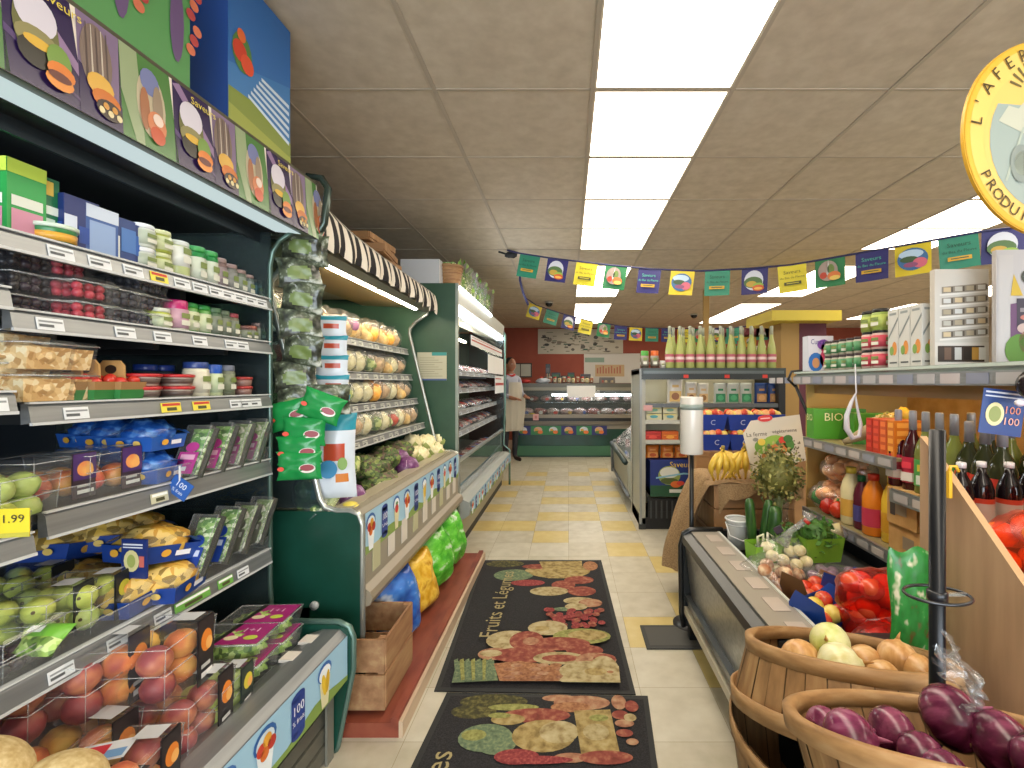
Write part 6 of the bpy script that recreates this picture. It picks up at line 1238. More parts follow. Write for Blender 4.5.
kr_ = Kit('wine_bottle', 'bottle', bottle(.036, .31, '#3c0c14:.08', '#8c8c94:.35', ('#b82440:.4', '#e0d8d0', '#e03c50'))); ky_ = Kit('wine_bottle', 'bottle', bottle(.036, .31, '#6c7434:.08', '#84868c:.35', ('#4c9c4c:.4', '#d8dcd0', '#c8b83c'))); kd_ = Kit('wine_bottle', 'bottle', bottle(.038, .29, '#2c3018:.08', '#7c7c80:.35', ('#c83828:.4', '#e8e0d8', '#c8c0b8')))
seq = [(1.90, kr_, 'dark red bottle with a red and white label'), (1.82, kr_, 'dark red bottle with a red and white label'), (1.755, ky_, 'yellow-green bottle with a green label'), (1.69, ky_, 'yellow-green bottle with a green label'), (1.625, ky_, 'yellow-green bottle with a green label'), (1.565, kd_, 'olive bottle with a red label'), (1.505, kd_, 'olive bottle with a red label'), (1.445, kd_, 'olive bottle with a red label')]
for n_, (y, k, lb) in enumerate(seq): k.place('%s, front row, %s' % (lb, left(n_, len(seq))), (1.35, y, S2), 20*n_)
for n_ in range(5): (ky_ if n_ % 2 else kd_).place('grey-capsuled bottle in the back row of the right shelf, %s' % left(n_, 5), (1.47, 1.77-.075*n_, S2), 25*n_)
kk = Kit('dark_bottle', 'bottle', [('glass_body', MB().lathe([(.032, 0), (.034, .006), (.034, .13), (.028, .155), (.014, .185), (.012, .21)], '#140c10:.08', n=16)), ('cap', MB().lathe([(.014, .205), (.014, .222), (.01, .224)], '#d0d0d0:.3', n=12)), ('neck_label', MB().lathe([(.029, .150), (.020, .172)], '#b8b8b8:.4', n=16, cap=0)), ('label', MB().lathe([(.0347, .03), (.0347, .10)], '#b8a89c:.4', n=16, cap=0).lathe([(.0349, .088), (.0349, .104)], '#b83c24:.4', n=16, cap=0))])
for n_ in range(7): kk.place('small dark bottle in the cluster above the netted oranges, %s' % left(n_, 7), (1.15+.07*n_, 1.36+.012*(n_ % 2), .892), 30*n_, sc_=.88)
one('plank_shelf', 'shelf', 'plywood ledge behind the bin carrying the small dark bottles', MB().box(1.07, 1.268, .87, 1.72, 1.41, .89, 'bin_ply').box(1.07, 1.27, .0, 1.09, 1.29, .87, 'bin_ply').box(1.70, 1.27, 0, 1.72, 1.29, .87, 'bin_ply'))
# lower shelf: juices, boxes
def jug(c, cap, w_=.05, h=.24, lab='#d8d0b8'):
    return [('jug', MB().lathe([(w_*.8, 0), (w_*.9, .006), (w_*.9, h*.62), (w_*.75, h*.75), (w_*.42, h*.88), (w_*.40, h*.93)], c, n=16)), ('cap', MB().lathe([(w_*.46, h*.90), (w_*.46, h), (w_*.4, h+.002)], cap, n=14)), ('label', MB().lathe([(w_*.92, h*.15), (w_*.92, h*.45)], lab, n=16, cap=0))]
for n_, (y, c, cap, h, lb, lc) in enumerate(((2.25, '#e8dcac:.3', '#e8cc4c:.3', .27, 'cream jug with a yellow cap', '#d8a84c:.4'), (2.17, '#5c1c30:.25', '#1c6c3c:.3', .245, 'dark purple juice bottle with a green cap', '#4c4888:.4'), (2.085, '#e88828:.25', '#d8402c:.3', .27, 'orange juice jug with a red cap', '#c83c58:.4'), (1.985, '#f0c840:.25', '#e8d44c:.3', .28, 'bright yellow juice jug behind the stacked cartons', '#d8a030:.4'))):
    Kit('juice_jug', 'juice bottle', jug(c, cap, .05 if n_ != 1 else .038, h, lc)).place(lb+' on the lower warm shelf', (1.37+.02*(n_ == 3), y, S3))
def cbox(w_, d, h, mark=None):
    b = MB(); b.box(-w_/2, -d/2, 0, w_/2, d/2, h, 'cardboard'); b.box(-w_/2-.0006, -.006, h, w_/2+.0006, .006, h+.0008, '#c8ac78:.5'); b.r2(FR((-w_/2-.0008, .03, h*.3), (0, -1, 0), UZ), 0, 0, .06, h*.4, '#8c7c68', 1)
    if mark: b.r2(FR((-w_/2-.0008, d/2-.02, h*.25), (0, -1, 0), UZ), 0, 0, .03, h*.6, mark, 2)
    return b
one('cardboard_box', 'box', 'cardboard box with a dark end print, upper of the two on the lower warm shelf', cbox(.22, .16, .14, '#4c4440'), (1.40, 1.80, S3+.122), 0, .002)
one('cardboard_box', 'box', 'cardboard box at the bottom of the stack on the lower warm shelf', cbox(.26, .22, .12), (1.43, 1.775, S3), 0, .002)
one('cardboard_box', 'box', 'small cardboard box low at the right, under the wine bottles', cbox(.20, .15, .13), (1.42, 1.55, S3), 0, .002)
one('lemon_tray', 'tray', 'dark tray with a bright yellow lemon showing beside the green bag', MB().taper(.13, .10, .16, .12, 0, .02, '#26282a:.4').ell((0, 0, .035), (.035, .028, .028), '#ecd02c:.35', n=14, k=9), (1.22, 1.60, .60)) if False else Kit('lemon', 'lemon', [('lemon', MB().ell((0, 0, .028), (.036, .028, .028), '#ecd02c:.35', n=14, k=9).cyl((.033, 0, .028), (.043, 0, .028), .007, '#e0c428:.4', .003, 8))]).place('single bright yellow lemon on the lower shelf edge above the green bag', (1.335, 1.43, S3+.0))
spec('citrus', t='noise', c=['#e88848', '#f0a868', '#f8cc98'], s=16, det=2, r=.35)
kci = Kit('netted_citrus', 'bag of citrus', netbag(14, .036, 'citrus', .24, .24, .15, 'film', 21, 'fruit'))
kci.place('clear net of pale orange citrus on the lower warm shelf behind the olive bunch', (1.42, 2.46, S3), 10); kci.place('second net of pale orange citrus, on top of the first by the juice jugs', (1.46, 2.42, S3+.15), 50); kci.place('net of pale orange citrus nearer the juice jugs', (1.50, 2.34, S3+.1), 80, sc_=.6)
for n_, (x, y, z, c) in enumerate(((1.36, 2.40, S3+.13, '#b8281c:.25'), (1.37, 2.33, S3+.11, '#c8381c:.25'), (1.38, 2.52, S3+.13, '#2c8a34:.25'))): Kit('bell_pepper', 'pepper', [('pepper', MB().ell((0, 0, .035), (.036, .036, .04), c, amp=.18, fq=2, n=18, k=12)), ('stem', MB().cyl((0, 0, .068), (.004, 0, .09), .006, '#4c7a2c:.5'))]).place('%s bell pepper resting against the citrus nets' % ('dark red', 'bright red', 'green')[n_], (x-.02, y, z-.10 if n_ else z-.12), 0)
Kit('netted_tomatoes', 'bag of tomatoes', netbag(12, .03, 'apple2', .2, .2, .12, 'red_net', 22, 'apple')).place('red net bag of small apples on the far end of the lower warm shelf', (1.65, 2.45, S3+.0), 0)
Kit('golden_squash', 'squash', [('squash', MB().ell((0, 0, .08), (.2, .14, .08), '#b88c2c:.5', amp=.15, fq=3, n=20, k=12).cyl((.19, 0, .09), (.24, 0, .11), .015, '#7c6c2c:.6'))]).place('big golden squash deep at the back of the lower warm shelf', (1.72, 2.15, S3+.01), 40)
Kit('parsnip_bag', 'bag', [('parsnips', MB().cyl((-.10, -.02, .04), (.10, .0, .10), .012, '#e4d8a4:.5', .028, 12).cyl((-.09, .03, .03), (.10, .04, .07), .010, '#ece0b4:.5', .026, 12)), ('bag_film', MB().ell((0, .0, .06), (.13, .05, .05), 'film', amp=.2, fq=3, n=16, k=10, Q=RY(-15)))]).place('bag of pale parsnips leaning beside the parsley pots', (1.16, 2.17, .56), -40)
# ---------------------------------------------------------------- on the grey top shelf (z 1.385)
ZT = 1.386
b = MB(); b.box(-.10, -.03, 0, .10, .03, .20, '#c8ccd8:.35'); X = FR((-.10, -.0305, 0), UX, UZ); b.r2(X, .0, .0, .2, .2, '#d8d4dc', 1); b.e2(X, .06, .05, .06, .055, '#2c6cb8', 2); b.e2(X, .06, .045, .03, .03, '#c88c5c', 3); b.e2(X, .14, .07, .05, .05, '#d84470', 2); b.e2(X, .15, .13, .05, .035, '#d8447c', 3); b.e2(X, .12, .15, .05, .03, '#8c4ca8', 3); b.t2(X, 'Cupcakes', .10, .165, .042, '#3c3484', 4)
one('cereal_box', 'box', 'colourful cupcake box with blue and pink pictures on the grey top shelf', b, (1.375, 2.56, ZT), 0, sc_=(.68, 1, .95))
def cyl_jar(c, lid, r, h, lab): return jar_parts(r, h, c, lid, lab, lh=.16, n=14)
kj1 = Kit('small_jar', 'jar', cyl_jar('#b8b0a0:.4', '#3c3030:.4', .026, .075, '#4c8c5c:.5')); kj2 = Kit('small_jar', 'jar', cyl_jar('#c8a8a0:.4', '#1c1c1c:.4', .034, .085, '#c84858:.5')); kj3 = Kit('small_jar', 'jar', cyl_jar('#8ca04c:.4', '#1c1c1c:.4', .036, .095, '#b0c060:.5')); kj4 = Kit('tall_jar', 'jar', cyl_jar('#3c4424:.2', '#181818:.4', .04, .18, None))
for n_ in range(5):
    for l in range(2): kj1.place('small green and cream spice jar, %s in the %s jar row' % (left(n_, 5), ('lower', 'upper')[l]), (1.37+.0*n_, 2.43-.062*n_, ZT+l*.076), n_*30)
for n_ in range(2):
    for l in range(3): (kj2 if l < 2 else kj3).place('%s jar on the grey top shelf, %s of the %s stack' % (('pink', 'red', 'lime')[l], ('bottom', 'middle', 'top')[l], ('left', 'right')[n_]), (1.375, 2.115-.07*n_, ZT+l*.082), 20)
for n_ in range(3): kj4.place('tall dark jar of green contents, %s on the grey top shelf' % left(n_, 3), (1.45, 2.06-.08*n_, ZT), 0, sc_=.95)
spec('white_carton', c='#c9c9c4', r=.4)
for n_ in range(3):
    b = MB(); b.box(-.05, -.03, 0, .05, .03, .25, 'white_carton')
    for X in (FR((-.0505, .03, 0), (0, -1, 0), UZ), FR((-.05, -.0305, 0), UX, UZ)):
        b.p2(X, [(.005, .12), (.06, .20), (.06, .215), (.005, .135)], '#7c8484', 1); b.e2(X, .04, .08, .014, .03, '#d88c3c', 1); b.e2(X, .025, .07, .012, .02, '#7ca04c', 2); b.r2(X, .012, .015, .055, .022, '#5c6060', 1); b.r2(X, .01, .225, .05, .235, '#8c9494', 1)
    one('tall_white_carton', 'carton', 'tall white carton with an orange and green print, %s of its row' % left(n_, 3), b, (1.385, 1.925-.064*n_, ZT), 0, .001, sc_=(.8, 1, .95))
# white display case with pigeonholes
b = MB(); w_, h = .235, .36; b.box(-.06, -.004, 0, w_-.06, .02, h, '#c4c0b8:.5'); X = FR((-.06, -.0045, 0), UX, UZ)
for r_ in range(5):
    y = .105+r_*.042; b.p2(X, [(.03, y-.006), (w_-.01, y+.006), (w_-.01, y+.034), (.03, y+.020)], '#8c8478', 1); b.p2(X, [(.02, y-.014), (w_, y), (w_, y+.006), (.02, y-.006)], '#d8d4cc', 2)
    for c in range(4): b.r2(X, .036+c*.05, y+.001+c*.003, .068+c*.05, y+.018+c*.003, ('#c8b490', '#b8b4a8', '#a89c84', '#c8c8c4')[(c+r_) % 4], 3); b.r2(X, .07+c*.05, y+.001+c*.003, .078+c*.05, y+.02+c*.003, '#5c5448', 3)
b.r2(X, 0.0, 0, w_, .085, '#ccc8c0', 1); b.r2(X, .012, .012, w_-.02, .072, '#3c3028', 2)
for c, m in ((.04, '#6c5444'), (.085, '#c0c0bc'), (.125, '#2c241c'), (.16, '#b88c3c'), (.19, '#d8d8d4')): b.r2(X, c, .02, c+.03, .066, m, 3)
one('shelf_picture_box', 'display box', 'grey-white display box printed with rows of small packs', b, (1.40, 1.715, ZT), -2, sc_=(.82, 1, .98))
b = MB(); b.box(-.03, -.006, 0, .42, .012, .42, '#b8b4b4:.5'); X = FR((-.075, -.0065, 0), UX, UZ); b.r2(X, .05, 0, .10, .40, '#bcb8b6', 1)
b.p2(X, [(.09, 0), (.44, 0), (.44, .25), (.22, .24), (.09, .22)], '#6c4c6c', 2); b.r2(X, .11, .13, .19, .24, '#46404c', 3); b.r2(X, .12, .19, .18, .205, '#8c8488', 4); b.e2(X, .15, .17, .03, .012, '#b87468', 4); b.e2(X, .16, .32, .036, .032, '#4c5048', 3, 20); b.e2(X, .16, .32, .028, .024, '#8c9484', 4, 20); b.p2(X, [(.09, .25), (.13, .25), (.10, .33)], '#c8a83c', 3)
for x, y, rx_, ry_, m in ((.12, .05, .05, .06, '#5c8438'), (.15, .08, .035, .045, '#a87868'), (.17, .04, .03, .03, '#b87c6c'), (.14, .13, .03, .02, '#c0a8a0'), (.25, .08, .04, .10, '#6c8444'), (.30, .12, .045, .09, '#8c8450'), (.36, .06, .06, .06, '#4c7434'), (.28, .16, .03, .05, '#b0a484'), (.38, .18, .05, .06, '#7c5c74')): b.e2(X, x, y, rx_, ry_, m, 4)
one('printed_display_panel', 'display panel', 'large white and purple printed panel at the right end of the grey top shelf', b, (1.50, 1.60, ZT), -3, sc_=(1, 1, .93))
# blue promo card, black fan knob
b = MB(); b.box(-.055, -.001, -.13, .055, .001, 0, '#24407c:.4'); X = FR((-.055, -.0016, -.13), UX, UZ); b.r2(X, .005, .118, .105, .123, '#c8d0e0', 2); b.r2(X, .005, .107, .105, .111, '#c8d0e0', 2); b.e2(X, .035, .058, .024, .034, '#d8d4a0', 2, 18); b.e2(X, .035, .058, .016, .023, '#8c9858', 3, 18); b.t2(X, '100', .078, .072, .030, '#d8886c', 3); b.t2(X, '100', .078, .040, .030, '#e0a894', 3)
one('promo_card', 'card', 'hanging navy card with a round emblem and 100 100 in orange, under the top shelf', b, (1.255, 1.335, 1.30), -8, ry=7)
b = MB(); b.lathe([(.0, 0), (.036, .004), (.045, .02), (.045, .035), (.02, .045), (0, .046)], '#1c1418:.2', RX(90), n=24); b.tube([(.038*math.cos(a/20*6.2832), -.02, .038*math.sin(a/20*6.2832)) for a in range(20)], .007, '#15101a:.15', 7, closed=True); b.ell((-.028, -.01, -.050), (.014, .01, .01), '#d8d4dc:.3', n=10, k=7)
one('clip_light', 'clip light', 'round black clip light with a white knob right of the top shelf', b, (1.272, 1.29, 1.315))
# hanging round sign
b = MB(); R_ = .245; X = FR((0, 0, 0), UX, UZ)
b.lathe([(0, -.004), (R_, -.004), (R_, .004), (0, .004)], '#c89a2c:.4', RX(90), n=64, smooth=False); X = FR((0, -.0045, 0), UX, UZ)
b.e2(X, 0, 0, R_*.985, R_*.985, '#d8a838:.4', 1, 64); b.e2(X, 0, -.0, R_*.93, R_*.93, '#e0bc64:.4', 1.5, 56); b.e2(X, 0, -.01, R_*.78, R_*.78, '#dcb864:.4', 2, 48)
X0_ = X; X = X @ Matrix.Diagonal((1.12, 1.12, 1, 1))
b.p2(X, [(R_*.64*math.cos(R(a)), -.01+R_*.64*math.sin(R(a))) for a in range(150, 391, 12)], '#94a098:.4', 3)
b.p2(X, [(-.135, .03), (-.11, .065), (-.085, .06), (-.06, .09), (-.02, .10), (.03, .09), (.07, .06), (.12, .05), (.14, .02), (0, -.02)], '#b8b8a4:.4', 4)
b.e2(X, -.035, .095, .034, .034, '#e0a070:.4', 3.4, 24, 0, 180)
for k in range(11): a = R(18+k*14.4); c, s_ = math.cos(a), math.sin(a); b.p2(X, [(-.035+.045*c-.002*s_, .095+.045*s_+.002*c), (-.035+.075*c-.003*s_, .095+.075*s_+.003*c), (-.035+.075*c+.003*s_, .095+.075*s_-.003*c), (-.035+.045*c+.002*s_, .095+.045*s_-.002*c)], '#6c5c34', 4)
for k in range(9): x = -.12+k*.026; b.p2(X, [(x, -.10), (x+.006, -.10), (x+.05, .02), (x+.044, .02)], '#707c74' if k % 2 else '#a8b0a0', 5)
for x, y, r_, m in ((-.08, -.06, .035, '#848c84'), (-.08, -.06, .022, '#a0a898'), (-.03, -.09, .03, '#788078'), (.0, .0, .028, '#c8a080'), (.02, -.04, .032, '#b89078'), (.05, -.08, .035, '#c4ac94'), (-.005, .035, .018, '#c89c84'), (.09, -.03, .04, '#7c8880')): b.e2(X, x, y, r_*.8, r_*1.2, m, 6)
X = X0_
for txt, a0, a1, rr, fl, sz in (("L'AFERRAVIOLE", 172, 30, R_*.87, 1, .043), ('PRODUITS NATURELS', 208, 332, R_*.87, -1, .040)):
    for k, ch in enumerate(txt):
        if ch == ' ': continue
        a = a0+(a1-a0)*k/(len(txt)-1); q = X @ T(rr*math.cos(R(a)), rr*math.sin(R(a)), 0) @ RZ(a-90 if fl > 0 else a+90); b.t2(q, ch, 0, 0, sz, '#4c3c1c:.5', 6)
b2 = MB(); b2.tube([(0, 0, R_-.005), (0, 0, .92)], .0015, '#3a3630', 5)
SY = 1.16
Kit('round_hanging_sign', 'hanging sign', [('sign_board', b), ('hanging_wire', b2)]).place('round yellow hanging sign with sun, hills and PRODUITS NATURELS lettering at top right', ((1049-CX)*SY/F, SY, EYE+(CY-140)*SY/F), 7)

# ================================================================ BUNTING
def flag(kind):
    b = MB(); w_, h = .205, .215
    bg = {'g': '#2c8468', 'p': '#2c2a6c', 'y': '#d8c832', 'f': '#2c7c4c', 'P': '#2a2868', 'Y': '#dcc42c'}[kind]
    b.surf(lambda u, v: ((u-.5)*w_, .012*math.sin(u*3+ord(kind) % 3)*(1-v), -h*(1-v)), 5, 4, bg+':.5')
    X = FR((-w_/2, -.0135, -h), UX, UZ)
    for sd in (0, 1):
        if sd: X = FR((w_/2, .0145, -h), (-1, 0, 0), UZ)
        if kind in 'gyp':
            tc = {'g': '#184c3c', 'y': '#5c5c1c', 'p': '#4cb098'}[kind]
            b.t2(X, 'Saveurs', w_/2, h*.72, .040, tc, 2); b.t2(X, 'du Bas du Fleuve', w_/2, h*.52, .026, tc, 2); b.r2(X, w_*.2, h*.24, w_*.8, h*.36, '#c89c2c' if kind != 'y' else '#4c4c24', 2); b.r2(X, w_*.28, h*.29, w_*.72, h*.32, '#3c5c3c' if kind != 'y' else '#c8b83c', 3)
        elif kind == 'P': b.e2(X, w_*.48, h*.52, w_*.36, h*.38, '#c8ccd8', 2, 20); b.e2(X, w_*.46, h*.44, w_*.35, h*.22, '#4c6c3c', 3, 18); b.e2(X, w_*.4, h*.38, w_*.2, h*.12, '#b8983c', 4); b.e2(X, w_*.66, h*.32, w_*.2, h*.10, '#8cac44', 5); b.e2(X, w_*.66, h*.22, w_*.22, h*.12, '#c8582c', 6); b.e2(X, w_*.66, h*.2, w_*.16, h*.05, '#e0b050', 7)
        elif kind == 'f': b.e2(X, w_*.45, h*.55, w_*.33, h*.36, '#9c8c84', 2, 20); b.p2(X, [(w_*.4, h*.4), (w_*.5, h*.4), (w_*.47, h*.95)], '#c8ccc8', 3); b.e2(X, w_*.3, h*.4, w_*.12, h*.12, '#b84430', 4); b.e2(X, w_*.65, h*.35, w_*.22, h*.16, '#d0743c', 4); b.e2(X, w_*.68, h*.28, w_*.18, h*.08, '#e0c060', 5); b.e2(X, w_*.55, h*.6, w_*.12, h*.18, '#6c8444', 3)
        else: b.e2(X, w_*.5, h*.5, w_*.42, h*.36, '#3c6c9c', 2, 20); b.e2(X, w_*.46, h*.66, w_*.34, h*.14, '#b8d0e4', 3, 18); b.e2(X, w_*.4, h*.5, w_*.25, h*.1, '#3c5838', 4); b.e2(X, w_*.7, h*.36, w_*.2, h*.16, '#d0687c', 5); b.e2(X, w_*.45, h*.32, w_*.2, h*.08, '#8c4c74', 6)
    return b
def bunting(name_label, pts, seq, w0, kitlab):
    pts = [Vector(p) for p in pts]; cord = MB(); cord.tube(pts, .008, '#2a2c58:.6', 6)
    P_ = [('cord', cord)]; L = [0]
    for a, c in zip(pts, pts[1:]): L.append(L[-1]+(c-a).length)
    root = bpy.data.objects.new('bunting', None); COL.objects.link(root); root.location = pts[0]; root.empty_display_size = .05
    props(root, name_label, 'bunting')
    me = cord.mesh('cord'); o = bpy.data.objects.new('cord', me); COL.objects.link(o); o.parent = root; o.location = -pts[0]
    ms = {k: flag(k).mesh('flag') for k in set(seq)}
    for n_, (k, d) in enumerate(zip(seq, w0)):
        d = d*L[-1]; j = max(i for i in range(len(L)) if L[i] <= d); j = min(j, len(pts)-2); t = (d-L[j])/(L[j+1]-L[j]); p = pts[j].lerp(pts[j+1], t); dr_ = (pts[j+1]-pts[j]).normalized()
        o = bpy.data.objects.new('flag', ms[k]); COL.objects.link(o); o.parent = root; o.location = p-pts[0]; o.rotation_euler = (0, -math.atan2(dr_.z, math.hypot(dr_.x, dr_.y)), math.atan2(dr_.y, dr_.x))
def pw(px, py, Y): return ((px-CX)*Y/F, Y, EYE-(py-CY)*Y/F)
pl = [pw(507, 250, 4.45), pw(518, 253, 4.45), pw(550, 258, 4.38), pw(600, 264, 4.28), pw(650, 269, 4.15), pw(700, 271, 4.0), pw(750, 268.5, 3.85), pw(790, 265, 3.7), pw(820, 260, 3.6), pw(860, 253, 3.42), pw(900, 246, 3.25), pw(940, 239, 3.1), pw(985, 231, 2.98), pw(1030, 226, 2.88), pw(1090, 212, 2.7)]
Ls = [0]
for a, c in zip(pl, pl[1:]): Ls.append(Ls[-1]+(Vector(c)-Vector(a)).length)
def frac(px):
    for i in range(len(pl)-1):
        x0 = CX+F*pl[i][0]/pl[i][1]; x1 = CX+F*pl[i+1][0]/pl[i+1][1]
        if x0 <= px <= x1: return (Ls[i]+(Ls[i+1]-Ls[i])*(px-x0)/(x1-x0))/Ls[-1]
    return .99
bunting('long front string of square green, purple and yellow flags sagging across the aisle', pl, 'gPyfpYgPyfpYgPg', [frac(x) for x in (530.5, 558.5, 587.5, 617, 650, 683.5, 718, 755, 791.5, 830, 872, 913, 958, 1003, 1050)], 0)
pl = [pw(521, 283, 6.9), pw(526, 298, 7.0), pw(536, 305, 7.1), pw(560, 313, 7.2), pw(590, 321, 7.3), pw(620, 326, 7.35), pw(650, 328, 7.4), pw(690, 329, 7.4), pw(730, 328, 7.3), pw(770, 324, 7.2), pw(800, 318, 7.1)]
Ls = [0]
for a, c in zip(pl, pl[1:]): Ls.append(Ls[-1]+(Vector(c)-Vector(a)).length)
bunting('second smaller-looking string of square flags farther back, near the deli wall', pl, 'YgPyfpYgpyfPg', [frac(x) for x in (536, 553, 570, 587, 604.5, 621, 636, 652, 668, 684, 700, 716, 733)], 0)
b = MB(); b.tube([(0, 0, 0), (.0, 0, -.08), (.03, 0, -.2), (.08, .0, -.32)], .012, '#2a2c58:.6', 6); one('ribbon_tail', 'ribbon', 'loose purple ribbon end hanging under the first flag at the left', b, pw(520, 272, 4.5))
b = MB(); b.ell((0, 0, 0), (.06, .03, .03), '#22262c:.5', amp=.5, fq=4, n=12, k=8).cyl((-.02, 0, 0), (-.12, 0, .03), .01, '#22262c:.5'); one('cord_knot', 'knot', 'dark knot fixing the front bunting to the ceiling at its left end', b, (pw(511, 252, 4.5)[0], 4.5, CEIL-.04))
kdm = Kit('dome_camera', 'security camera', [('mount', MB().lathe([(.07, 0), (.07, .03)], '#b8b0a0:.4', n=20)), ('dome', MB().ell((0, 0, 0), (.06, .06, .055), '#16181c:.1', n=18, k=10))])
kdm.place('black dome camera on the ceiling above the left end of the deli counter', (pw(549, 303, 7.3)[0], 7.3, CEIL-.03)); kdm.place('black dome camera on the ceiling right of the aisle lights, over the bottles', (pw(694, 316, 8.6)[0], 8.6, CEIL-.03))

# ================================================================ FAR SHELF GOODS
Yf = 4.2
def xf(px, Y=Yf+.08): return (px-CX)*Y/F
kcb = Kit('cider_bottle', 'bottle', [('glass_body', MB().lathe([(.036, 0), (.040, .008), (.041, .15), (.034, .20), (.016, .28), (.013, .36)], '#a8b068:.08', n=16)), ('foil', MB().lathe([(.015, .30), (.015, .385), (.011, .392)], '#a8ac98:.3', n=12)), ('label', MB().lathe([(.0418, .055), (.0418, .13)], '#b85c6c:.4', n=16, cap=0).lathe([(.042, .08), (.042, .105)], '#e0ccc8:.4', n=16, cap=0)), ('neck_label', MB().lathe([(.026, .225), (.019, .265)], '#c8cc98:.4', n=14, cap=0))])
for n_ in range(11): kcb.place('pale green bottle with a pink label, front row, %s' % left(n_, 11), (xf(670+n_*10.25), Yf+.10, 1.456), 30*n_)
for n_ in range(10): kcb.place('pale green bottle in the far back row, %s' % left(n_, 10), (xf(675+n_*10.25)+.02, Yf+.24, 1.456), 40*n_)
for n_, (px, c, l) in enumerate(((645, '#4c4438:.3', '#4c9c3c:.4'), (655, '#5c3c2c:.3', '#d0642c:.4'))): Kit('sauce_jar', 'jar', jar_parts(.038, .16, c, l, '#8c8478:.5', lh=.3)).place(('green', 'orange')[n_]+'-lidded sauce jar at the left end of the far shelf unit top', (xf(px), Yf+.10, 1.456))
Kit('sauce_jar', 'jar', jar_parts(.028, .07, '#c8c4bc:.3', '#d8d8d4:.4', '#b8b0a8:.5')).place('small white jar beside the orange-lidded jar on the far shelf unit top', (xf(663), Yf+.10, 1.456))
def pouch(w_, h, t, c1, c2, c3):
    b = MB(); b.pillow(w_, h, t, c1, None, 8, 10, .08, 2, e=.45); X = FR((-w_/2, -t*.56, 0), UX, UZ); b.r2(X, w_*.14, h*.08, w_*.86, h*.48, c2, 1); b.e2(X, w_*.5, h*.28, w_*.24, h*.14, c3, 2); b.r2(X, w_*.3, h*.62, w_*.7, h*.72, c2, 1); return b
for n_, (px, w_, h, c1, c2, c3, lb) in enumerate(((675, .15, .24, '#d0ccc4:.35', '#c8a868', '#8c5c3c', 'tall white pouch with a tan window, largest on the upper shelf'), (691, .11, .20, '#c8c4bc:.35', '#c0a070', '#6c4428', 'white pouch with a tan picture, second from the left'), (703, .11, .19, '#c8c4b8:.35', '#c8a878', '#8c6438', 'white pouch with a tan picture beside the green-printed pouches'), (720, .12, .19, '#b8bcb4:.35', '#2c7c54', '#4ca070', 'white pouch with a green print, leftmost of the green ones'), (733, .12, .19, '#b8bcb4:.35', '#2c7c54', '#4ca070', 'white pouch with a green print, middle of the green ones'), (746, .12, .19, '#b8bcb4:.35', '#2c7c54', '#4ca070', 'white pouch with a green print, rightmost of the green ones'), (761, .12, .19, '#1c3c78:.35', '#a87c4c', '#c09460', 'navy pouch with a brown window, left of the pair'), (774, .12, .19, '#1c3c78:.35', '#a87c4c', '#c09460', 'navy pouch with a brown window, right of the pair'))):
    one('food_pouch', 'pouch', lb, pouch(w_, h, .05, c1, c2, c3), (xf(px), Yf+.09, 1.131))
for px in (686, 727, 765): b = MB(); b.r2(FR((-.022, 0, 0), UX, UZ), 0, 0, .044, .03, '#c83428', 0).box(-.022, .001, 0, .022, .002, .03, '#c83428'); one('red_price_flag', 'price tag', 'small red price flag above the far shelf pouches, %s' % {686: 'left', 727: 'middle', 765: 'right'}[px], b, (xf(px, Yf-.02), Yf-.022, 1.365))
b = MB(); b.box(-.04, -.001, 0, .04, .001, .05, '#c89490:.4'); one('pink_tag', 'price tag', 'pink tag on the shelf edge at the left of the far shelf unit', b, (xf(648, Yf-.01), Yf-.012, 1.07))
for n_, (px, z, w_, c, c2, lb) in enumerate(((653, .992, .14, '#c0bc98:.4', '#4c98a0', 'cream box with a teal print, left of the pair on the far unit'), (669, .992, .13, '#c4c09c:.4', '#5c98a4', 'cream box with a teal print, right of the pair on the far unit'), (653, 1.052, .14, '#c8c8a0:.4', '#6c9c84', 'cream box stacked on the left teal-print box'), (669, 1.052, .13, '#ccc8a4:.4', '#78a088', 'cream box stacked on the right teal-print box'), (652, .806, .15, '#b02820:.4', '#d84c3c', 'flat red box on the lower shelf of the far unit'), (669, .806, .15, '#c86020:.4', '#e8a03c', 'flat orange box beside the flat red box on the far unit'))):
    b = MB(); b.box(-w_/2, -.05, 0, w_/2, .05, .055 if n_ < 4 else .08, c); X = FR((-w_/2, -.0505, 0), UX, UZ); b.e2(X, w_*.5, .028, w_*.26, .014, c2, 1); b.r2(X, w_*.1, .042, w_*.9, .047, '#d8c83c' if n_ < 4 else c2, 1)
    one('food_box', 'box', lb, b, (xf(px), Yf+.08, z-.006+.0))
for n_, px in enumerate((653, 668, 682)): one('orange_pack', 'snack pack', 'orange bag on the low shelf above the blue advert, %s of three' % left(n_, 3), pouch(.13, .12, .06, '#d07020:.35', '#e8a050', '#c85420'), (xf(px), Yf+.12, .624))
one('low_shelf_board', 'shelf', 'narrow board under the orange bags on the far unit', MB().box(.70, Yf+.26-.24, .612, 1.42, Yf+.26, .62, '#b0ac98:.5')) if False else None
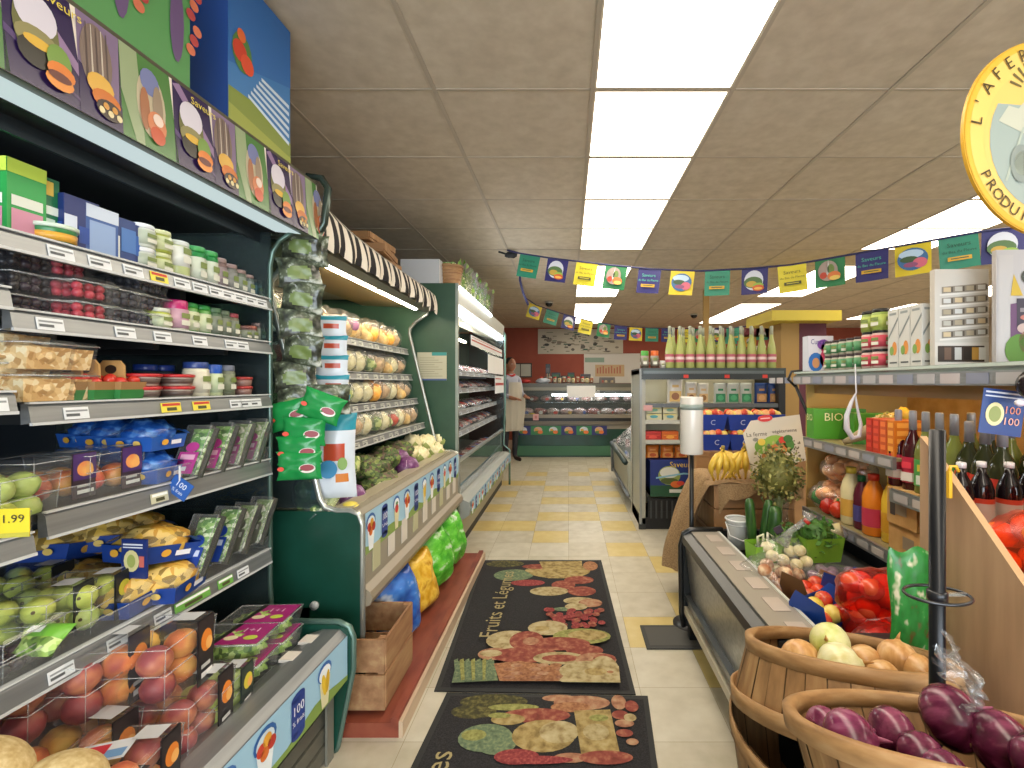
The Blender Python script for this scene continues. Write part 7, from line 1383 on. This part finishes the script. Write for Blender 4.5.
# blue baskets of apples
kab = Kit('apple_basket', 'fruit basket', [('basket', MB().taper(.19, .15, .24, .19, 0, .13, '#1f3fa0:.4', top=False).t2(FR((0, -.0965, .065), UX, (0, -.15, 1)), 'C', 0, 0, .06, '#c8d0e8', 2))]+[('apple', MB().ell((-.07+.047*(k % 4), -.05+.05*(k//4), .125+.006*(k % 3)), .034, ('apple2', 'apple3', 'apple2')[k % 3 if k < 8 else 0], n=12, k=8)) for k in range(12)])
kab2 = Kit('apple_basket', 'fruit basket', [('basket', MB().taper(.19, .15, .24, .19, 0, .13, '#1f3fa0:.4', top=False).t2(FR((0, -.0965, .065), UX, (0, -.15, 1)), 'C', 0, 0, .06, '#c8d0e8', 2))]+[('apple', MB().ell((-.07+.047*(k % 4), -.05+.05*(k//4), .125+.006*(k % 3)), .034, ('apple3', 'citrus', 'apple2')[k % 3], n=12, k=8)) for k in range(12)])
one('display_crate', 'crate', 'low brown crate under the blue apple baskets', MB().box(1.02, 3.70, 0, 2.0, 3.94, .775, 'warm_wood').box(1.01, 3.69, .74, 2.01, 3.95, .776, 'crate_wood'))
for n_, (px, z, k) in enumerate(((717, .777, kab2), (745, .777, kab), (773, .777, kab2), (714, .935, kab), (744, .935, kab2), (772, .935, kab2))): k.place('blue basket of %s, %s of the %s row' % (('yellow and red apples', 'red apples', 'mixed apples', 'red apples', 'yellow apples', 'mixed apples')[n_], ('left', 'middle', 'right')[n_ % 3], ('lower', 'upper')[n_//3]), ((px-CX)*3.72/F, 3.82+(0 if z < .9 else .02), z+.0), 0)
for n_ in range(3): KV['mush'][1].place('clear bag of brown produce right of the apple baskets, %s' % left(n_, 3), (1.50+.13*n_, Yf+.20, .785), 20*n_)

# ================================================================ PILLAR, POST, BACK WALL
Kit('wooden_pillar', 'pillar', [('column', MB().box(2.27, 4.95, 0, 2.46, 5.25, 2.02, '#a5844a:.6')), ('purple_side', MB().box(2.462, 4.95, 0, 2.75, 5.25, 1.98, '#5c2838:.6')), ('yellow_cap', MB().box(2.07, 4.72, 1.955, 2.78, 5.4, 2.06, '#c8b438:.5'))]).place('tan pillar with a yellow cap board rising behind the far shelf unit', (0, 0, 0))
one('thin_post', 'post', 'thin tan post from floor to ceiling behind the bottles', MB().box(-.035, -.035, 0, .035, .035, CEIL-.004, '#a8884c:.6').box(-.045, -.045, 0, .045, .045, .08, '#8c6c38:.6'), ((706-CX)*6.4/F, 6.4, 0))
def wallp(label, cat, name, x0, y0, x1, y1, fn, Y=10.79, c='#b9b3a4:.7', th=.01):
    X0, X1 = (x0-CX)*Y/F, (x1-CX)*Y/F; z0, z1 = EYE-(y1-CY)*Y/F, EYE-(y0-CY)*Y/F; b = MB(); b.box(0, -th, 0, X1-X0, 0, z1-z0, c); X = FR((0, -th-.001, 0), UX, UZ); fn(b, X, X1-X0, z1-z0); return one(name, cat, label, b, (X0, Y, z0))
def sketch(b, X, w_, h):
    rn = random.Random(12)
    for k in range(90): x, y = rn.uniform(.05, w_-.3), rn.uniform(.04, h-.08); b.r2(X, x, y, x+rn.uniform(.02, .16), y+rn.uniform(.008, .03), rn.choice(['#4c4840', '#6c6458', '#8c8478', '#3c5c4c']), 2)
    for k in range(14): b.e2(X, rn.uniform(.1, w_-.1), rn.uniform(.1, h-.1), rn.uniform(.02, .06), rn.uniform(.02, .05), rn.choice(['#5c5850', '#3c3c3c', '#7c7468']), 2)
wallp('long cream poster of black sketches high on the red back wall', 'poster', 'sketch_poster', 538, 329, 623, 354, sketch)
def brd(b, X, w_, h): b.r2(X, .02, h*.70, w_*.36, h*.86, '#7c9484', 2); b.r2(X, w_*.20, h*.22, w_*.72, h*.62, '#b89c74', 2); [b.r2(X, w_*(.23+.05*k), h*.32, w_*(.255+.05*k), h*(.50+.04*(k % 3)), '#a8644c', 4) for k in range(9)]
wallp('big plain white board with a tan sign on it, right part of the back wall', 'board', 'white_board', 584, 353.5, 640, 383, brd, c='#c4c0b8:.6')
wallp('grey-white window panel with a dark frame at the left of the back wall', 'panel', 'framed_panel', 509, 363, 532, 377.5, lambda b, X, w_, h: (b.r2(X, 0, 0, w_, h, '#3c342c', 1), b.r2(X, .03, .03, w_*.5-.01, h-.03, '#b8b8ac', 2), b.r2(X, w_*.5+.01, .03, w_-.03, h-.03, '#b8b8ac', 2)))
wallp('pale pink banner behind the bottle row on the back wall', 'banner', 'wall_banner', 700, 322, 778, 337, lambda b, X, w_, h: [b.e2(X, w_*(.08+.12*k), h*.5, .06, .08, '#b87c84', 2) for k in range(8)], c='#8c4450:.6')
for n_, (px, py, c) in enumerate(((716, 341, '#d8c83c'), (731, 338, '#4c9c84'), (750, 341, '#c8a03c'), (762, 334, '#3c8c6c'), (773, 333, '#2c2a6c'), (716, 356, '#d8c040'), (739, 352, '#3c8c6c'), (760, 352, '#d8d0b8'))): wallp('small square flyer on the red back wall behind the bottles, %s' % left(n_, 8), 'flyer', 'wall_flyer', px-6, py-6, px+6, py+6, lambda b, X, w_, h: (b.e2(X, w_/2, h*.45, w_*.32, h*.3, '#c8c8c8', 2), b.e2(X, w_/2, h*.35, w_*.3, h*.15, '#5c7c3c', 3)), c=c+':.6')
# goods on and in the deli counter
Yc = 8.25; dz = 1.318
def cx_(px, Y): return (px-CX)*Y/F
for n_, (px, w_, h, c, lb) in enumerate(((548, .09, .36, '#1c2228:.4', 'tall black machine'), (556, .18, .20, '#1e2a28:.4', 'dark green-black box'), (564, .16, .14, '#20241f:.4', 'low black box'), (571, .14, .20, '#1c2e28:.4', 'dark green display'), (585.5, .20, .17, '#3c3c44:.4', 'charcoal wire rack'), (607, .30, .11, '#6c645c:.4', 'rack of bottled spices'))):
    b = MB(); b.taper(w_, .16, w_*.94, .15, 0, h, c); X = FR((-w_*.45, -.082, 0), UX, UZ); b.r2(X, w_*.1, h*.55, w_*.8, h*.8, '#3c6c4c' if n_ in (1, 3) else '#5c5c60', 1); b.r2(X, w_*.1, h*.1, w_*.8, h*.35, '#8c7c6c', 1)
    for k in range(4): b.r2(X, w_*(.1+.2*k), h*.1, w_*(.22+.2*k), h*.5, ('#a84838', '#c8b890', '#4c4c48', '#b8a078')[k], 2)
    one('counter_display', 'counter display', lb+' standing on top of the deli counter', b, (cx_(px, Yc+.6), Yc+.6, dz))
kjj = [Kit('condiment_jar', 'jar', jar_parts(.032, .12, c, l, q, lh=.2)) for c, l, q in (('#8c3c2c:.3', '#b83828:.4', '#c8b8a0:.5'), ('#a88c5c:.3', '#3c3c34:.4', '#d8c8a0:.5'), ('#6c4c38:.3', '#c8c0b0:.4', '#a85c44:.5'))]
for n_ in range(12): kjj[n_ % 3].place('condiment jar along the deli counter top, %s of twelve' % left(n_, 12), (cx_(541+n_*4.6, Yc+.42), Yc+.42+.02*(n_ % 2), dz), 0)
one('red_cloth', 'cloth', 'red folded cloth on the left end of the deli counter', MB().ell((0, 0, .03), (.10, .07, .035), '#b8302c:.6', amp=.3, fq=4, n=16, k=8), (cx_(525, Yc+.5), Yc+.5, dz))
one('white_cloth', 'cloth', 'crumpled white and blue paper on the deli counter beside the red cloth', MB().ell((0, 0, .04), (.13, .08, .05), '#b8c0cc:.6', amp=.5, fq=4, n=16, k=8), (cx_(543, Yc+.42), Yc+.37, dz))
spec('ham', t='noise', c=['#a06c6c', '#c09894', '#d8c4c0'], s=14, det=3, r=.35)
kme = [Kit('wrapped_meat', 'wrapped meat', [('meat', MB().ell((0, 0, .07), (.13, .11, .065), m, amp=.2, fq=3, seed=i, n=18, k=12)), ('wrap', MB().ell((0, 0, .07), (.14, .12, .072), 'film', amp=.25, fq=4, seed=i+3, n=18, k=12)), ('label', MB().e2(FR((0, -.125, .06), UX, UZ), 0, 0, .04, .03, l, 1))]) for i, (m, l) in enumerate((('ham', '#3c5ca8'), ('meat', '#d8d4d0'), ('sausage', '#c83c30'), ('ham', '#c8a048')))]
for n_ in range(9): kme[n_ % 4].place('wrapped piece of meat on the lower deck of the deli counter, %s' % left(n_, 9), (-.76+n_*.245, Yc+.34, .722), 10*n_)
for n_ in range(8): kme[(n_+1) % 4].place('wrapped piece of meat on the glass shelf of the deli counter, %s' % left(n_, 8), (-.68+n_*.26, Yc+.6, .967), 14*n_, sc_=.85)
for n_, px in enumerate((522, 532)): one('yellow_pack', 'pack', 'small yellow pack at the lower left of the deli counter, %s' % ('left one', 'right one')[n_], MB().ell((0, 0, .03), (.06, .04, .03), '#d8b828:.35', amp=.2, n=12, k=8), (cx_(px, Yc+.10), Yc+.12, .722))
b = MB(); b.ell((0, 0, .13), (.14, .1, .13), 'film', amp=.35, fq=4, n=18, k=12).ell((0, 0, .11), (.11, .08, .10), 'sausage', amp=.3, fq=4, n=16, k=10); pass

# ================================================================ THE PERSON BEHIND THE COUNTER'S LEFT END
def person(label, loc, rz):
    root = bpy.data.objects.new('person', None); COL.objects.link(root); root.location = loc; root.rotation_euler = (0, 0, R(rz)); props(root, label, 'person')
    V = [(0, 0, .93, .125, .10), (0, 0, 1.08, .12, .09), (0, -.01, 1.25, .145, .095), (0, 0, 1.38, .12, .08), (0, 0, 1.46, .055, .055), (0, -.015, 1.52, .05, .05),     # 0..5
         (.16, 0, 1.39, .055, .055), (.20, -.03, 1.13, .043, .043), (.14, -.24, 1.08, .034, .034), (.10, -.30, 1.08, .03, .022),   # right arm 6-9
         (-.16, 0, 1.39, .055, .055), (-.20, -.04, 1.13, .043, .043), (-.13, -.24, 1.06, .034, .034), (-.08, -.30, 1.05, .03, .022),  # left 10-13
         (.09, 0, .86, .09, .09), (.095, -.01, .50, .06, .06), (.10, .02, .12, .042, .042), (.10, -.0, .05, .04, .035), (.11, -.15, .035, .035, .025),
         (-.09, 0, .86, .09, .09), (-.095, -.01, .50, .06, .06), (-.10, .02, .12, .042, .042), (-.10, 0, .05, .04, .035), (-.11, -.15, .035, .035, .025)]
    Ed = [(0, 1), (1, 2), (2, 3), (3, 4), (4, 5), (3, 6), (6, 7), (7, 8), (8, 9), (3, 10), (10, 11), (11, 12), (12, 13), (0, 14), (14, 15), (15, 16), (16, 17), (17, 18), (0, 19), (19, 20), (20, 21), (21, 22), (22, 23)]
    def add_chain(base, pts): 
        k = base
        for p in pts: V.append(p); Ed.append((k, len(V)-1)); k = len(V)-1
    for hd, sx in ((9, 1), (13, -1)):
        hx, hy, hz = V[hd][:3]
        for q, (dx, L_) in enumerate(((-.024, .062), (-.008, .07), (.008, .066), (.024, .05))): add_chain(hd, [(hx+dx*sx, hy-.03, hz, .008, .008), (hx+dx*1.1*sx, hy-.03-L_*.5, hz-.008, .0075, .0075), (hx+dx*1.1*sx, hy-.03-L_*.85, hz-.028, .0065, .0065)])
        add_chain(hd, [(hx-.032*sx, hy-.005, hz, .0095, .0095), (hx-.045*sx, hy-.04, hz-.01, .008, .008)])
    me = bpy.data.meshes.new('body'); me.from_pydata([v[:3] for v in V], Ed, []); o = bpy.data.objects.new('body', me); COL.objects.link(o); o.parent = root
    sk = o.modifiers.new('skin', 'SKIN'); ss = o.modifiers.new('subdivision', 'SUBSURF'); ss.levels = 2; ss.render_levels = 2
    for i, v in enumerate(V): me.skin_vertices[0].data[i].radius = v[3:5]; me.skin_vertices[0].data[i].use_root = (i == 0)
    dg_ = bpy.context.evaluated_depsgraph_get(); m2 = bpy.data.meshes.new_from_object(o.evaluated_get(dg_)); m2.name = 'body'; o.modifiers.clear(); o.data = m2
    # head grown on the neck, in the same mesh
    hb = MB(); vs = [tuple(v.co) for v in m2.vertices]; fs = [tuple(p.vertices) for p in m2.polygons]; skin, shirt, pants, shoe = 'skin', '#a4a8b8:.7', '#22242c:.7', '#2c1c18:.4'
    def mf(c): return shoe if c[2] < .10 else pants if c[2] < .90 and abs(c[1]) < .2 else skin if (c[2] > 1.45 or (c[1] < -.20 and c[2] > .9)) else shirt
    hb.add(vs, fs, [mf(sum((Vector(vs[i]) for i in f), Vector())/len(f)) for f in fs], True)
    hp = MB(); hp.ell((0, -.015, 1.61), (.075, .092, .115), skin, n=28, k=20)
    for i, (x, y, z) in enumerate(hp.v):
        if y < -.05: z0 = z-1.61; y -= .022*math.exp(-(x/.013)**2-((z0+.012)/.03)**2); y -= .008*math.exp(-(x/.03)**2-((z0+.055)/.012)**2); y += .008*math.exp(-((abs(x)-.03)/.014)**2-((z0-.012)/.012)**2)
        if z < 1.55: x *= .86
        hp.v[i] = (x, y, z)
    hb.add(hp.v, hp.f, skin, True)
    for sx in (-1, 1): hb.ell((sx*.074, 0, 1.605), (.012, .02, .03), skin, n=10, k=8)
    o.data = hb.mesh('body')
    def ch(nm, mb): c = bpy.data.objects.new(nm, mb.mesh(nm)); COL.objects.link(c); c.parent = root
    h = MB(); h.ell((0, .015, 1.645), (.084, .095, .095), '#1c1410:.7', amp=.08, n=22, k=14)
    h.v = [(x, y if not (y < -.045 and z < 1.67) else -.045, z) for x, y, z in h.v]; ch('hair', h)
    for sx in (-1, 1): e = MB(); e.ell((sx*.03, -.094, 1.622), (.011, .006, .007), '#e0dcd4:.3', n=10, k=6).ell((sx*.03, -.099, 1.622), (.005, .003, .005), '#1c1410:.3', n=8, k=6); ch('eye', e)
    e = MB(); e.ell((0, -.104, 1.555), (.024, .006, .007), '#9c5448:.5', n=10, k=6); ch('mouth', e)
    a = MB(); a.surf(lambda u, v: ((u-.5)*(.30+.10*math.sin(v*3))*(1 if v < .75 else .75), -.105-.035*math.cos((u-.5)*2.4)-.03*math.sin(v*2.8)+.01*math.sin(u*19)*(1-v), .52+.80*v), 16, 16, '#b0aa9c:.8'); a.surf(lambda u, v: (-(u-.5)*.36, -.10-.035*math.cos((u-.5)*2.4)-.03*math.sin(v*2.8), .52+.6*v), 8, 8, '#b0aa9c:.8'); ch('apron', a)
    n_ = MB(); n_.tube([(.07*math.cos(t/16*6.2832), .065*math.sin(t/16*6.2832), 1.435+.01*math.sin(t)) for t in range(16)], .02, '#b8302c:.7', 8, closed=True); ch('neckerchief', n_)
spec('skin', c='#9c6a50', r=.55, sss=.1)
person('person in a grey-blue shirt, pale apron and red neckerchief standing left of the deli counter', (cx_(510.5, 7.75), 7.75, .012), 42)

# every repeated kind carries a group phrase
auto_group = {}
for o in list(sc.objects):
    if o.parent is None and o.get('label') and not o.get('group'): auto_group.setdefault(o.name.split('.')[0], []).append(o)
for k, v in auto_group.items():
    if len(v) > 1 and k not in ('person',):
        for o in v: o['group'] = {'box': 'boxes', 'cherry': 'cherries'}.get(k, k.replace('_', ' ')+('es' if k.endswith(('x', 'ch')) else '' if k.endswith('s') else 's'))
